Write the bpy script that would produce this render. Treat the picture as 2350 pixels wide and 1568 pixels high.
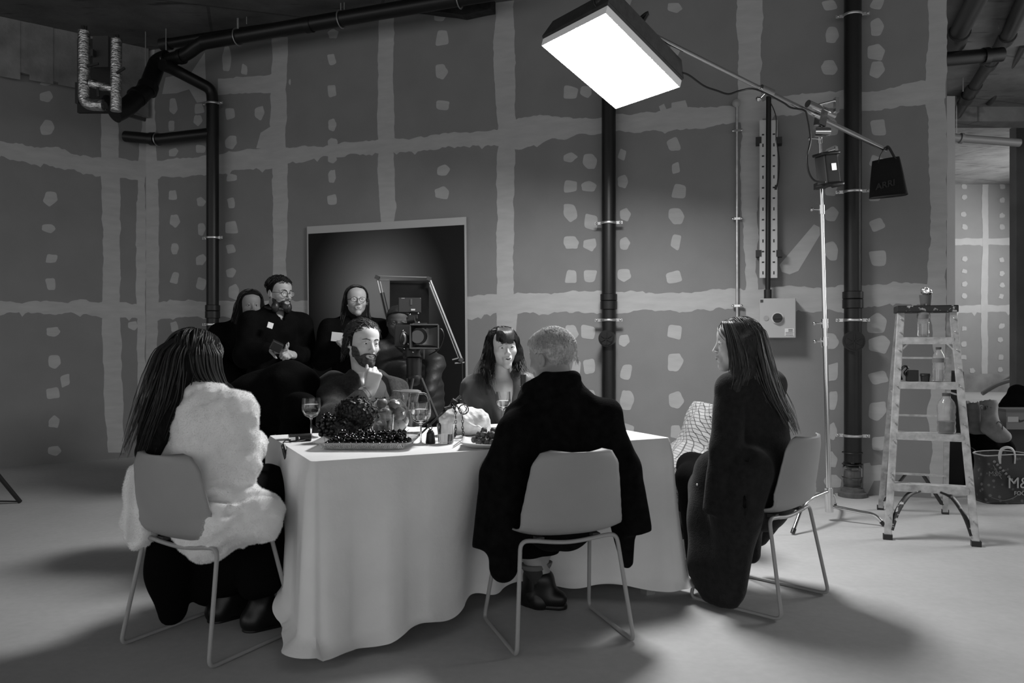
import bpy, math, random
import numpy as np
from mathutils import Vector, Matrix, Euler
for _o in list(bpy.data.objects): bpy.data.objects.remove(_o)
SC = bpy.context.scene
COL = SC.collection
# ---------------------------------------------------------------- camera, world, lights
FPX = 1827.8; CX, CY, H = 1175.0, 784.0, 1.2
cam_d = bpy.data.cameras.new('camera'); cam = bpy.data.objects.new('camera', cam_d); COL.objects.link(cam)
cam.location = (0, 0, H); cam.rotation_euler = (math.pi / 2, 0, 0)
cam_d.lens = 28; cam_d.sensor_width = 36; cam_d.clip_start = .05
cam_d.dof.use_dof = True; cam_d.dof.focus_distance = 4.9; cam_d.dof.aperture_fstop = 5.0
SC.camera = cam
w = bpy.data.worlds.new('world'); SC.world = w; w.use_nodes = True
w.node_tree.nodes['Background'].inputs[0].default_value = (.5, .5, .5, 1)
w.node_tree.nodes['Background'].inputs[1].default_value = 2.2
SC.view_settings.view_transform = 'Standard'; SC.view_settings.look = 'None'
SC.view_settings.gamma = 1; SC.view_settings.exposure = 0; SC.view_settings.use_curve_mapping = False
SC.cycles.use_denoising = True
SC.cycles.max_bounces = 10; SC.cycles.transmission_bounces = 10; SC.cycles.transparent_max_bounces = 12; SC.cycles.diffuse_bounces = 3; SC.cycles.glossy_bounces = 3
SC.cycles.sample_clamp_indirect = 4
LAMP_EMIT = 84.0
def area_light(name, loc, aim, sx, sy, power):
    d = bpy.data.lights.new(name, 'AREA'); d.shape = 'RECTANGLE'; d.size = sx; d.size_y = sy; d.energy = power
    o = bpy.data.objects.new(name, d); COL.objects.link(o); o.location = loc
    o.rotation_euler = (Vector(aim) - Vector(loc)).to_track_quat('-Z', 'Y').to_euler(); return o
area_light('fill_light_far', (11.5, 16.0, 3.4), (6.5, 18.0, 1.0), 3.5, 2.5, 120)       # unseen area light standing in for the far room's presumed window daylight
area_light('fill_light_right', (8.5, 6.5, 2.6), (3.5, 6.0, .2), 2.5, 2.0, 230)  # unseen area light added to brighten the floor and boots at the right
# ---------------------------------------------------------------- pixel -> world (the photograph's camera)
def P(x, y, Y): return Vector(((x - CX) / FPX * Y, Y, H + (CY - y) / FPX * Y))
def G(x, y, z=0.0):
    Y = (H - z) * FPX / (y - CY); return P(x, y, Y)
def plane_hit(x, y, a, n):
    d = Vector(((x - CX) / FPX, 1, (CY - y) / FPX)); o = Vector((0, 0, H))
    return o + d * ((a - o).dot(n) / d.dot(n))
BW0 = Vector((0, 7.122, 0)); BWD = Vector((1, -.3205, 0)).normalized(); BWN = Vector((-.3205, -1, 0)).normalized()
CORN = Vector((-3.838, 8.352, 0)); LW1 = Vector((-4.845, 7.538, 0)); LWD = (CORN - LW1).normalized(); LWN = Vector((LWD.y, -LWD.x, 0))
if LWN.dot(-CORN) < 0: LWN = -LWN
def WB(x, y, off=0.0): return plane_hit(x, y, BW0 + BWN * off, BWN)
def WL(x, y, off=0.0): return plane_hit(x, y, CORN + LWN * off, LWN)
# ---------------------------------------------------------------- materials
MATS = {}
def mat(name, g, rough=.6, metal=0.0, noise=0.0, nscale=8.0, bump=0.0, bscale=40.0, trans=0.0, ior=1.45, emit=0.0, spec=.5, stretch=None, sheen=0.0, detail=4.0, alpha=1.0):
    if name in MATS: return MATS[name]
    m = bpy.data.materials.new(name); m.use_nodes = True; nt = m.node_tree; b = nt.nodes['Principled BSDF']
    b.inputs['Base Color'].default_value = (g, g, g, 1); b.inputs['Roughness'].default_value = rough; b.inputs['Metallic'].default_value = metal
    b.inputs['Transmission Weight'].default_value = trans; b.inputs['IOR'].default_value = ior; b.inputs['Specular IOR Level'].default_value = spec
    b.inputs['Sheen Weight'].default_value = sheen; b.inputs['Alpha'].default_value = alpha
    if emit: b.inputs['Emission Color'].default_value = (1, 1, 1, 1); b.inputs['Emission Strength'].default_value = emit
    def co(sc):
        tc = nt.nodes.new('ShaderNodeTexCoord'); mp = nt.nodes.new('ShaderNodeMapping'); nt.links.new(tc.outputs['Object'], mp.inputs[0])
        mp.inputs['Scale'].default_value = stretch or (1, 1, 1)
        n = nt.nodes.new('ShaderNodeTexNoise'); n.inputs['Scale'].default_value = sc; n.inputs['Detail'].default_value = detail
        nt.links.new(mp.outputs[0], n.inputs['Vector']); return n
    if noise:
        n = co(nscale); r = nt.nodes.new('ShaderNodeMapRange'); r.inputs['From Min'].default_value = .25; r.inputs['From Max'].default_value = .75
        r.inputs['To Min'].default_value = g * (1 - noise); r.inputs['To Max'].default_value = g * (1 + noise)
        nt.links.new(n.outputs[0], r.inputs['Value']); c = nt.nodes.new('ShaderNodeCombineColor')
        for i in range(3): nt.links.new(r.outputs[0], c.inputs[i])
        nt.links.new(c.outputs[0], b.inputs['Base Color'])
    if bump:
        n = co(bscale); bp = nt.nodes.new('ShaderNodeBump'); bp.inputs['Strength'].default_value = bump; bp.inputs['Distance'].default_value = .01
        nt.links.new(n.outputs[0], bp.inputs['Height']); nt.links.new(bp.outputs[0], b.inputs['Normal'])
    MATS[name] = m; return m
# ---------------------------------------------------------------- objects
def root_matrix(o):
    return Matrix.Translation(o.location) @ o.rotation_euler.to_matrix().to_4x4()
def tag(o, label=None, cat=None, group=None, kind=None):
    if label: o['label'] = label
    if cat: o['category'] = cat
    if group: o['group'] = group
    if kind: o['kind'] = kind
    return o
def thing(name, label, cat, loc=(0, 0, 0), rz=0.0, group=None, kind=None):
    o = bpy.data.objects.new(name, None); COL.objects.link(o); o.location = loc; o.rotation_euler = (0, 0, rz); o.empty_display_size = .1
    return tag(o, label, cat, group, kind)
WORLD = {}
def wmat(o):
    m = root_matrix(o)
    while o.parent: o = o.parent; m = root_matrix(o) @ m
    return m
def finish(me, name, m, parent, world, smooth, bevel, angle=40, base=True):
    ms = m if isinstance(m, (list, tuple)) else [m]
    for x in ms: me.materials.append(x)
    ob = bpy.data.objects.new(name, me); COL.objects.link(ob)
    if parent is not None:
        ob.parent = parent
        if world: me.transform(wmat(parent).inverted())
    elif base and len(me.vertices):
        a = np.empty(len(me.vertices) * 3); me.vertices.foreach_get('co', a); a = a.reshape(-1, 3)
        lo, hi = a.min(0), a.max(0); c = Vector(((lo[0] + hi[0]) / 2, (lo[1] + hi[1]) / 2, lo[2]))
        me.transform(Matrix.Translation(-c)); ob.location = c
    if smooth:
        me.shade_smooth()
        if smooth == 'auto': me.set_sharp_from_angle(angle=math.radians(angle))
    if bevel:
        md = ob.modifiers.new('bevel', 'BEVEL'); md.width = bevel; md.segments = 2; md.limit_method = 'ANGLE'
    me.update(); return ob
class MB:
    def __init__(s): s.v = []; s.f = []; s.mi = []; s.cur = 0; s.M = None
    def pt(s, p):
        p = Vector(p)
        if s.M is not None: p = s.M @ p
        s.v.append(tuple(p)); return len(s.v) - 1
    def face(s, idx): s.f.append(tuple(idx)); s.mi.append(s.cur)
    def poly(s, pts): s.face([s.pt(p) for p in pts]); return s
    def box(s, c, h, R=None):
        c = Vector(c); R = R or Matrix.Identity(3)
        ix = [s.pt(c + R @ Vector((x * h[0], y * h[1], z * h[2]))) for x in (-1, 1) for y in (-1, 1) for z in (-1, 1)]
        for q in ((0, 1, 3, 2), (4, 6, 7, 5), (0, 4, 5, 1), (2, 3, 7, 6), (0, 2, 6, 4), (1, 5, 7, 3)): s.face([ix[i] for i in q])
        return s
    def bar(s, a, b, wx, wy, up=(0, 0, 1)):
        a, b = Vector(a), Vector(b); d = (b - a); L = d.length; d.normalize(); up = Vector(up)
        x = d.cross(up)
        if x.length < 1e-4: x = Vector((1, 0, 0))
        x.normalize(); y = x.cross(d); R = Matrix((x, y, d)).transposed()
        return s.box((a + b) / 2, (wx / 2, wy / 2, L / 2), R)
    def ring(s, c, x, y, r, n, ry=None):
        ry = ry or r; return [s.pt(c + x * (math.cos(2 * math.pi * i / n) * r) + y * (math.sin(2 * math.pi * i / n) * ry)) for i in range(n)]
    def tube(s, pts, r, n=12, closed=False, caps=True, flat=None):
        pts = [Vector(p) for p in pts]; N = len(pts); rs = r if isinstance(r, (list, tuple)) else [r] * N
        rings = []; px = None
        for i in range(N):
            if closed: d = pts[(i + 1) % N] - pts[i - 1]
            else: d = pts[min(i + 1, N - 1)] - pts[max(i - 1, 0)]
            if d.length < 1e-9: d = Vector((0, 0, 1))
            d.normalize()
            if px is None:
                px = Vector((0, 0, 1)).cross(d)
                if px.length < .05: px = Vector((1, 0, 0)) - d * d.x
            px = px - d * px.dot(d)
            if px.length < 1e-6: px = d.orthogonal()
            px.normalize(); py = d.cross(px)
            rings.append(s.ring(pts[i], px, py, rs[i], n, rs[i] * flat if flat else None))
        for i in range(N if closed else N - 1):
            a, b = rings[i], rings[(i + 1) % N]
            for j in range(n): s.face((a[j], a[(j + 1) % n], b[(j + 1) % n], b[j]))
        if not closed and caps: s.face(rings[0][::-1]); s.face(rings[-1])
        return s
    def cyl(s, a, b, r0, r1=None, n=20): return s.tube([a, b], [r0, r0 if r1 is None else r1], n)
    def lathe(s, prof, n=28, c=(0, 0, 0), M=None, close=False):
        c = Vector(c); rings = []
        for r, z in prof:
            p0 = Vector((0, 0, z))
            if r < 1e-6: rings.append([s.pt((M @ p0 if M else p0) + c)])
            else: rings.append([s.pt((M @ Vector((r * math.cos(2 * math.pi * i / n), r * math.sin(2 * math.pi * i / n), z)) if M else Vector((r * math.cos(2 * math.pi * i / n), r * math.sin(2 * math.pi * i / n), z))) + c) for i in range(n)])
        for a, b in zip(rings[:-1], rings[1:]):
            if len(a) == 1 and len(b) == 1: continue
            for j in range(n):
                k = (j + 1) % n
                if len(a) == 1: s.face((a[0], b[k], b[j])[::-1])
                elif len(b) == 1: s.face((a[j], a[k], b[0]))
                else: s.face((a[j], a[k], b[k], b[j]))
        return s
    def ball(s, c, r, n=14, m=8, R=None):
        c = Vector(c); r = r if isinstance(r, (list, tuple)) else (r, r, r); rings = []
        for i in range(m + 1):
            t = math.pi * i / m - math.pi / 2
            if i in (0, m): q = Vector((0, 0, math.sin(t) * r[2])); rings.append([s.pt(c + (R @ q if R else q))]); continue
            rg = []
            for j in range(n):
                q = Vector((math.cos(t) * math.cos(2 * math.pi * j / n) * r[0], math.cos(t) * math.sin(2 * math.pi * j / n) * r[1], math.sin(t) * r[2]))
                rg.append(s.pt(c + (R @ q if R else q)))
            rings.append(rg)
        for a, b in zip(rings[:-1], rings[1:]):
            for j in range(n):
                k = (j + 1) % n
                if len(a) == 1: s.face((a[0], b[k], b[j])[::-1])
                elif len(b) == 1: s.face((a[j], a[k], b[0]))
                else: s.face((a[j], a[k], b[k], b[j]))
        return s
    def prism(s, pts, ext):
        ext = Vector(ext); a = [s.pt(p) for p in pts]; b = [s.pt(Vector(p) + ext) for p in pts]; n = len(pts)
        s.face(a[::-1]); s.face(b)
        for i in range(n): s.face((a[i], a[(i + 1) % n], b[(i + 1) % n], b[i]))
        return s
    def grid(s, fn, nu, nv, closed_u=False):
        ix = [[s.pt(fn(i / (nu if closed_u else nu - 1), j / (nv - 1))) for j in range(nv)] for i in range(nu)]
        for i in range(nu if closed_u else nu - 1):
            for j in range(nv - 1):
                k = (i + 1) % nu; s.face((ix[i][j], ix[k][j], ix[k][j + 1], ix[i][j + 1]))
        return s
    def build(s, name, m, parent=None, world=True, smooth='auto', bevel=0, angle=40, base=True, solid=0, subsurf=0):
        me = bpy.data.meshes.new(name); me.from_pydata(s.v, [], s.f)
        if any(s.mi): me.polygons.foreach_set('material_index', s.mi)
        ob = finish(me, name, m, parent, world, smooth, bevel, angle, base)
        if solid: md = ob.modifiers.new('solid', 'SOLIDIFY'); md.thickness = solid; md.offset = 0
        if subsurf: md = ob.modifiers.new('sub', 'SUBSURF'); md.levels = subsurf; md.render_levels = subsurf
        return ob
def arc(c, u, v, r, a0, a1, n):
    c, u, v = Vector(c), Vector(u), Vector(v)
    return [c + u * (r * math.cos(a0 + (a1 - a0) * i / n)) + v * (r * math.sin(a0 + (a1 - a0) * i / n)) for i in range(n + 1)]
def rounded(pts, r, n=5):
    pts = [Vector(p) for p in pts]; out = [pts[0]]
    for i in range(1, len(pts) - 1):
        a, b, c = pts[i - 1], pts[i], pts[i + 1]
        q = min(r, (a - b).length * .49, (c - b).length * .49); p0 = b + (a - b).normalized() * q; p1 = b + (c - b).normalized() * q
        for k in range(n + 1):
            t = k / n; out.append(p0 * (1 - t) ** 2 + b * 2 * t * (1 - t) + p1 * t * t)
    out.append(pts[-1]); return out
def catmull(pts, n=6):
    pts = [Vector(p) for p in pts]; out = []
    for i in range(len(pts) - 1):
        p0, p1, p2, p3 = pts[max(i - 1, 0)], pts[i], pts[i + 1], pts[min(i + 2, len(pts) - 1)]
        for k in range(n):
            t = k / n
            out.append(.5 * ((2 * p1) + (p2 - p0) * t + (2 * p0 - 5 * p1 + 4 * p2 - p3) * t * t + (3 * p1 - p0 - 3 * p2 + p3) * t ** 3))
    out.append(pts[-1]); return out
def text_mesh(body, size, name, m, parent, M, extrude=.0008, align='CENTER', bold=False):
    c = bpy.data.curves.new(name, 'FONT'); c.body = body; c.size = size; c.extrude = extrude; c.align_x = align; c.align_y = 'CENTER'
    if bold: c.offset = size * .02
    t = bpy.data.objects.new(name, c); COL.objects.link(t); dg = bpy.context.evaluated_depsgraph_get()
    me = bpy.data.meshes.new_from_object(t.evaluated_get(dg)); bpy.data.objects.remove(t); bpy.data.curves.remove(c)
    me.transform(M); me.materials.clear()
    return finish(me, name, m, parent, False, False, 0)
def copy_tree(o, parent=None):
    c = o.copy(); COL.objects.link(c); c.parent = parent
    for ch in list(o.children): copy_tree(ch, c)
    return c
RND = random.Random(7)
# ---------------------------------------------------------------- material library
PLASTER = mat('plasterboard', .20, .85, noise=.07, nscale=3, bump=.05, bscale=120)
COMPOUND = mat('joint_compound', .39, .8, noise=.09, nscale=5, bump=.08, bscale=30, stretch=(1, 1, 4))
CONC = mat('ceiling_concrete', .21, .9, noise=.5, nscale=3.0, bump=.5, bscale=14, detail=8)
BLOCK = mat('blockwork', .2, .9, noise=.35, nscale=5, bump=.4, bscale=30, detail=8)
BLACKP = mat('black_pipe', .006, .42, noise=.3, nscale=6)
STEEL = mat('galvanised_steel', .55, .35, .9, noise=.2, nscale=20)
CHROME = mat('chrome', .7, .18, 1.0)
BLACKM = mat('black_metal', .015, .45)
BLACKPL = mat('black_plastic', .014, .4)
DGREY = mat('dark_grey_plastic', .05, .5)
FOIL = mat('foil', .5, .3, 1.0, noise=.75, nscale=26, bump=1.0, bscale=38, stretch=(1, 1, 1.8))
# ================================================================ the setting
def patch_jitter(rnd, x, y, w_, h_):
    k = rnd.choice((4, 4, 5, 5, 6)); a0 = rnd.uniform(-.3, .3) + (math.pi / 4 if k == 4 else 0)
    pts = []
    for i in range(k):
        a = a0 + 2 * math.pi * (i + rnd.uniform(-.16, .16)) / k; c, s_ = math.cos(a), math.sin(a)
        r = (1 / max(abs(c), abs(s_))) ** .75 * rnd.uniform(.9, 1.06); pts.append(Vector((x + c * r * w_ / 2, y + s_ * r * h_ / 2)))
    out = []
    for i in range(k):                                   # rounded corners, slightly wavering sides
        a, b, c = pts[i - 1], pts[i], pts[(i + 1) % k]; f = rnd.uniform(.12, .34)
        p0 = b.lerp(a, f); p1 = b.lerp(c, f)
        for t in (0, .33, .67, 1): q = p0 * (1 - t) ** 2 + b * 2 * t * (1 - t) + p1 * t * t; out.append(q)
        m = p1.lerp(c.lerp(b, .3), .5); out.append(m + Vector((rnd.uniform(-1, 1), rnd.uniform(-1, 1))) * .7)
    return out
def dabs(mb, proj, lst, off, seed):
    rnd = random.Random(seed)
    for d in lst:
        x, y, w_ = d[:3]; h_ = d[3] if len(d) > 3 else w_
        mb.poly([proj(p.x, p.y, off + rnd.uniform(0, .0004)) for p in patch_jitter(rnd, x, y, w_, h_)][::-1])
def hband(mb, proj, key, off, seed, rag=3.0, step=7):
    rnd = random.Random(seed); xs = [k[0] for k in key]; X = np.arange(xs[0], xs[-1] + .1, step)
    T = np.interp(X, xs, [k[1] for k in key]); B = np.interp(X, xs, [k[2] for k in key])
    dt = db = 0; top = []; bot = []
    for i in range(len(X)):
        dt = dt * .8 + rnd.gauss(0, rag * .5); db = db * .8 + rnd.gauss(0, rag * .6)
        ex = rnd.uniform(3, 9) if rnd.random() < .06 else 0
        top.append(T[i] + dt); bot.append(B[i] + db + ex)
    ti = [mb.pt(proj(X[i], top[i], off)) for i in range(len(X))]; bi = [mb.pt(proj(X[i], bot[i], off)) for i in range(len(X))]
    for i in range(len(X) - 1): mb.face((ti[i], bi[i], bi[i + 1], ti[i + 1]))
def vband(mb, proj, key, off, seed, rag=2.0, step=8):
    rnd = random.Random(seed); ys = [k[0] for k in key]; Y = np.arange(ys[0], ys[-1] + .1, step)
    A = np.interp(Y, ys, [k[1] for k in key]); B = np.interp(Y, ys, [k[2] for k in key]); da = db = 0; l = []; r = []
    for i in range(len(Y)):
        da = da * .85 + rnd.gauss(0, rag * .4); db = db * .85 + rnd.gauss(0, rag * .4)
        l.append(mb.pt(proj(A[i] + da, Y[i], off))); r.append(mb.pt(proj(B[i] + db, Y[i], off)))
    for i in range(len(Y) - 1): mb.face((l[i], l[i + 1], r[i + 1], r[i]))
CEIL = 4.25
# --- back wall
mb = MB(); BWE = WB(2173, 784); BWE.z = 0; th = -BWN * .16
mb.prism([CORN, BWE, BWE + Vector((0, 0, CEIL)), CORN + Vector((0, 0, CEIL))], th)
mb.cur = 1
hband(mb, WB, [(322, 370, 408), (358, 368, 406), (472, 358, 405), (503, 353, 401), (585, 344, 389), (623, 339, 386), (661, 341, 375), (799, 324, 355), (865, 318, 352), (905, 316, 346), (1050, 303, 336), (1140, 292, 336), (1200, 270, 339), (1375, 268, 306), (1412, 264, 304), (1600, 245, 300), (1690, 245, 283), (1770, 226, 268), (1935, 205, 249), (1980, 211, 253), (2100, 191, 245), (2172, 178, 232)], .0010, 1)
hband(mb, WB, [(320, 695, 730), (480, 690, 731), (600, 692, 731), (661, 686, 731), (712, 690, 732), (1078, 677, 732), (1130, 676, 720), (1240, 674, 720), (1375, 668, 718), (1420, 672, 713), (1600, 671, 711), (1690, 662, 712), (1745, 665, 712), (1940, 656, 716), (1980, 655, 706), (2080, 648, 698), (2172, 650, 704)], .0010, 2)
vband(mb, WB, [(85, 624, 659), (170, 624, 660), (300, 622, 659), (400, 624, 662), (480, 627, 660), (692, 629, 657), (730, 628, 657)], .0011, 3)
vband(mb, WB, [(20, 868, 904), (330, 866, 904), (400, 868, 905), (480, 870, 907), (520, 873, 900)], .0011, 4)
vband(mb, WB, [(0, 1138, 1181), (60, 1136, 1182), (110, 1130, 1181), (300, 1141, 1182), (420, 1140, 1181), (560, 1140, 1178), (675, 1143, 1178), (720, 1139, 1187), (900, 1143, 1186)], .0011, 5)
vband(mb, WB, [(0, 1691, 1752), (100, 1693, 1747), (230, 1692, 1748), (300, 1699, 1746), (560, 1706, 1738), (620, 1712, 1732), (690, 1706, 1748), (780, 1710, 1744), (1040, 1704, 1746), (1112, 1703, 1748)], .0011, 6, 3)
vband(mb, WB, [(-60, 2130, 2172.5), (90, 2133, 2172.5), (200, 2122, 2172.5), (300, 2131, 2172.5), (560, 2133, 2172.5), (655, 2126, 2172.5), (830, 2144, 2172.5), (960, 2130, 2172.5), (1030, 2142, 2172.5), (1144, 2136, 2172.5)], .0012, 7, 3)
vband(mb, WB, [(105, 322, 352), (240, 320, 352), (390, 320, 360), (420, 320, 362), (560, 320, 364), (700, 318, 364), (860, 320, 361), (1038, 320, 360)], .0012, 8)
hband(mb, WB, [(500, 182, 218), (560, 178, 216), (627, 170, 213)], .0012, 9)
for pl in ([(380, 178), (440, 165), (470, 120), (474, 232), (452, 236), (434, 205), (405, 214), (372, 216)], [(326, 190), (334, 150), (346, 120), (350, 300), (330, 305), (340, 275), (322, 280)],
           [(588, 340), (598, 305), (625, 288), (626, 345)], [(1868, 515), (1882, 522), (1885, 534), (1832, 622), (1812, 630), (1794, 624), (1789, 608)], [(1450, 0), (1440, 28), (1447, 45), (1407, 20), (1404, 0)],
           [(1541, 236), (1541, 262), (1582, 258), (1573, 230)], [(1512, 244), (1518, 262), (1534, 262), (1524, 238)]):
    mb.poly([WB(x, y, .0015) for x, y in pl])
BACK_DABS = [(398, 244, 20, 38), (394, 289, 22, 26), (399, 349, 24, 22), (398, 447, 24, 24), (401, 508, 26, 34), (402, 571, 20, 28), (401, 638, 24, 30), (400, 750, 22, 28), (400, 830, 22, 30),
 (458, 250, 24, 28), (454, 277, 22, 26), (461, 341, 24, 20), (462, 463, 24, 24), (463, 526, 20, 30), (462, 596, 26, 26), (462, 652, 28, 34), (520, 135, 22, 58), (560, 158, 16, 30), (528, 262, 26, 30), (596, 260, 24, 36),
 (530, 327, 28, 32), (531, 408, 26, 20), (531, 465, 22, 26), (533, 523, 34, 34), (530, 572, 26, 24), (530, 625, 26, 24), (537, 670, 26, 40), (665, 188, 5, 16), (340, 320, 30, 44), (316, 283, 30, 28), (330, 108, 30, 20),
 (764, 77, 26, 24), (761, 138, 24, 30), (762, 211, 22, 32), (763, 287, 22, 32), (763, 328, 24, 24), (763, 366, 22, 20), (762, 405, 20, 32), (763, 458, 26, 28),
 (1010, 40, 30, 20), (1014, 89, 34, 38), (1014, 165, 32, 36), (1016, 242, 32, 28), (1018, 390, 32, 28), (1015, 443, 36, 32),
 (1310, 45, 28, 20), (1310, 211, 36, 36), (1309, 362, 34, 26), (1307, 428, 36, 32), (1310, 489, 34, 44), (1310, 557, 38, 32), (1310, 635, 36, 32), (1312, 763, 36, 38), (1322, 845, 24, 38), (1310, 918, 34, 40),
 (1345, 211, 30, 30), (1354, 370, 34, 36), (1352, 427, 38, 28), (1355, 510, 34, 42), (1354, 563, 34, 34), (1355, 632, 34, 34), (1350, 762, 38, 38), (1352, 842, 32, 42), (1353, 915, 34, 40),
 (1428, 355, 22, 32), (1430, 417, 26, 34), (1436, 493, 28, 32), (1434, 558, 26, 34), (1432, 632, 34, 34), (1433, 783, 28, 30), (1438, 855, 34, 40), (1439, 918, 36, 46), (1440, 990, 34, 40),
 (1548, 18, 38, 24), (1548, 116, 34, 30), (1547, 330, 38, 36), (1551, 385, 22, 30), (1557, 438, 38, 38), (1552, 497, 36, 38), (1552, 556, 28, 44), (1548, 637, 42, 36), (1549, 763, 38, 38), (1551, 832, 40, 42), (1553, 918, 40, 44), (1551, 992, 26, 34), (1551, 1060, 36, 40),
 (1903, 12, 42, 30), (1910, 80, 32, 38), (1903, 155, 42, 36), (1905, 292, 38, 42), (1910, 352, 36, 40), (1908, 430, 30, 40), (1908, 490, 34, 40), (1907, 575, 32, 46), (1903, 783, 46, 40), (1910, 853, 32, 46), (1910, 920, 26, 46), (1910, 990, 26, 44), (1910, 1054, 26, 40), (1910, 1105, 44, 30),
 (2013, 8, 40, 30), (2013, 60, 34, 44), (2012, 120, 42, 40), (2013, 160, 36, 42), (2017, 292, 44, 42), (2012, 372, 40, 34), (2010, 445, 40, 36), (2014, 516, 44, 38), (2015, 592, 44, 40), (2013, 740, 48, 50), (2018, 790, 52, 48), (2016, 867, 50, 38), (2014, 943, 42, 48), (2020, 1018, 40, 36), (2010, 1085, 50, 42)]
dabs(mb, WB, BACK_DABS, .0013, 11)
mb.poly([WB(x, y, .0013) for x, y in ((1982, 1064), (1996, 1062), (2010, 1095), (1990, 1136), (1980, 1134))])
o = mb.build('wall_back', [PLASTER, COMPOUND], smooth=False); tag(o, 'long grey plasterboard wall with pale jointing bands and filler dabs', 'wall', kind='structure')
# --- left wall
mb = MB(); LE = CORN + LWD * -9.0
mb.prism([LE, CORN, CORN + Vector((0, 0, CEIL)), LE + Vector((0, 0, CEIL))], -LWN * .16)
mb.cur = 1
hband(mb, WL, [(-40, 322, 358), (0, 324, 360), (52, 325, 368), (69, 336, 379), (130, 340, 384), (207, 358, 396), (238, 358, 403), (275, 363, 408), (333, 370, 410)], .001, 21)
hband(mb, WL, [(-40, 690, 725), (0, 690, 725), (120, 695, 722), (230, 693, 728), (280, 695, 730), (333, 695, 730)], .001, 22)
vband(mb, WL, [(255, 230, 270), (300, 232, 272), (400, 233, 276), (550, 237, 278), (690, 236, 277), (760, 235, 276), (1000, 244, 282), (1046, 246, 283)], .0011, 23)
vband(mb, WL, [(258, 326, 336), (400, 316, 335), (700, 312, 334), (1040, 316, 334)], .0012, 24)
dabs(mb, WL, [(108, 190, 34, 14), (106, 222, 34, 28), (109, 293, 36, 36), (115, 457, 34, 40), (113, 525, 34, 22), (118, 593, 34, 22), (117, 652, 30, 28), (123, 762, 34, 26), (125, 830, 30, 34), (149, 874, 26, 36), (122, 902, 34, 32), (124, 968, 28, 30), (126, 1035, 34, 24), (306, 748, 24, 24)], .0013, 25)
o = mb.build('wall_left', [PLASTER, COMPOUND], smooth=False); tag(o, 'grey plasterboard wall at the left, below the concrete beam', 'wall', kind='structure')
# --- concrete beam above the left wall
mb = MB(); a = WL(-60, 140, .03); b = WL(190, 208, .03); c = WL(338, 272, .03); up = lambda p: Vector((p.x, p.y, CEIL))
mb.prism([a, b, c, up(c), up(b), up(a)], LWN * .05)
for i, (px, wd) in enumerate(((18, 60), (95, 50), (160, 24))):
    q = WL(px, 110 + i * 12, .082); mb.box((q.x, q.y, q.z), (.1, .004, .28), Matrix.Rotation(math.atan2(LWD.y, LWD.x), 3, 'Z'))
tag(mb.build('beam_left', BLOCK, smooth=False), 'rough concrete beam along the top of the left wall', 'beam', kind='structure')
# --- floor
FLOOR = bpy.data.materials.new('screed_floor'); FLOOR.use_nodes = True; nt = FLOOR.node_tree; bs = nt.nodes['Principled BSDF']
tc = nt.nodes.new('ShaderNodeTexCoord'); n1 = nt.nodes.new('ShaderNodeTexNoise'); n1.inputs['Scale'].default_value = .9; n1.inputs['Detail'].default_value = 9; n1.inputs['Roughness'].default_value = .62
n2 = nt.nodes.new('ShaderNodeTexNoise'); n2.inputs['Scale'].default_value = 26; n2.inputs['Detail'].default_value = 6
for n in (n1, n2): nt.links.new(tc.outputs['Object'], n.inputs['Vector'])
mx = nt.nodes.new('ShaderNodeMath'); mx.operation = 'MULTIPLY_ADD'; mx.inputs[1].default_value = .35; nt.links.new(n2.outputs[0], mx.inputs[0]); nt.links.new(n1.outputs[0], mx.inputs[2])
cr = nt.nodes.new('ShaderNodeValToRGB'); cr.color_ramp.elements[0].position = .42; cr.color_ramp.elements[0].color = (.36, .36, .36, 1); cr.color_ramp.elements[1].position = .95; cr.color_ramp.elements[1].color = (.48, .48, .48, 1)
nt.links.new(mx.outputs[0], cr.inputs[0]); nt.links.new(cr.outputs[0], bs.inputs['Base Color']); bs.inputs['Roughness'].default_value = .72
bp = nt.nodes.new('ShaderNodeBump'); bp.inputs['Strength'].default_value = .12; bp.inputs['Distance'].default_value = .01; nt.links.new(n2.outputs[0], bp.inputs['Height']); nt.links.new(bp.outputs[0], bs.inputs['Normal'])
mb = MB(); mb.box((3, 7.5, -.1), (13, 13.5, .1)); tag(mb.build('floor', FLOOR, smooth=False, base=False), 'pale bare screed floor', 'floor', kind='structure')
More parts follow.
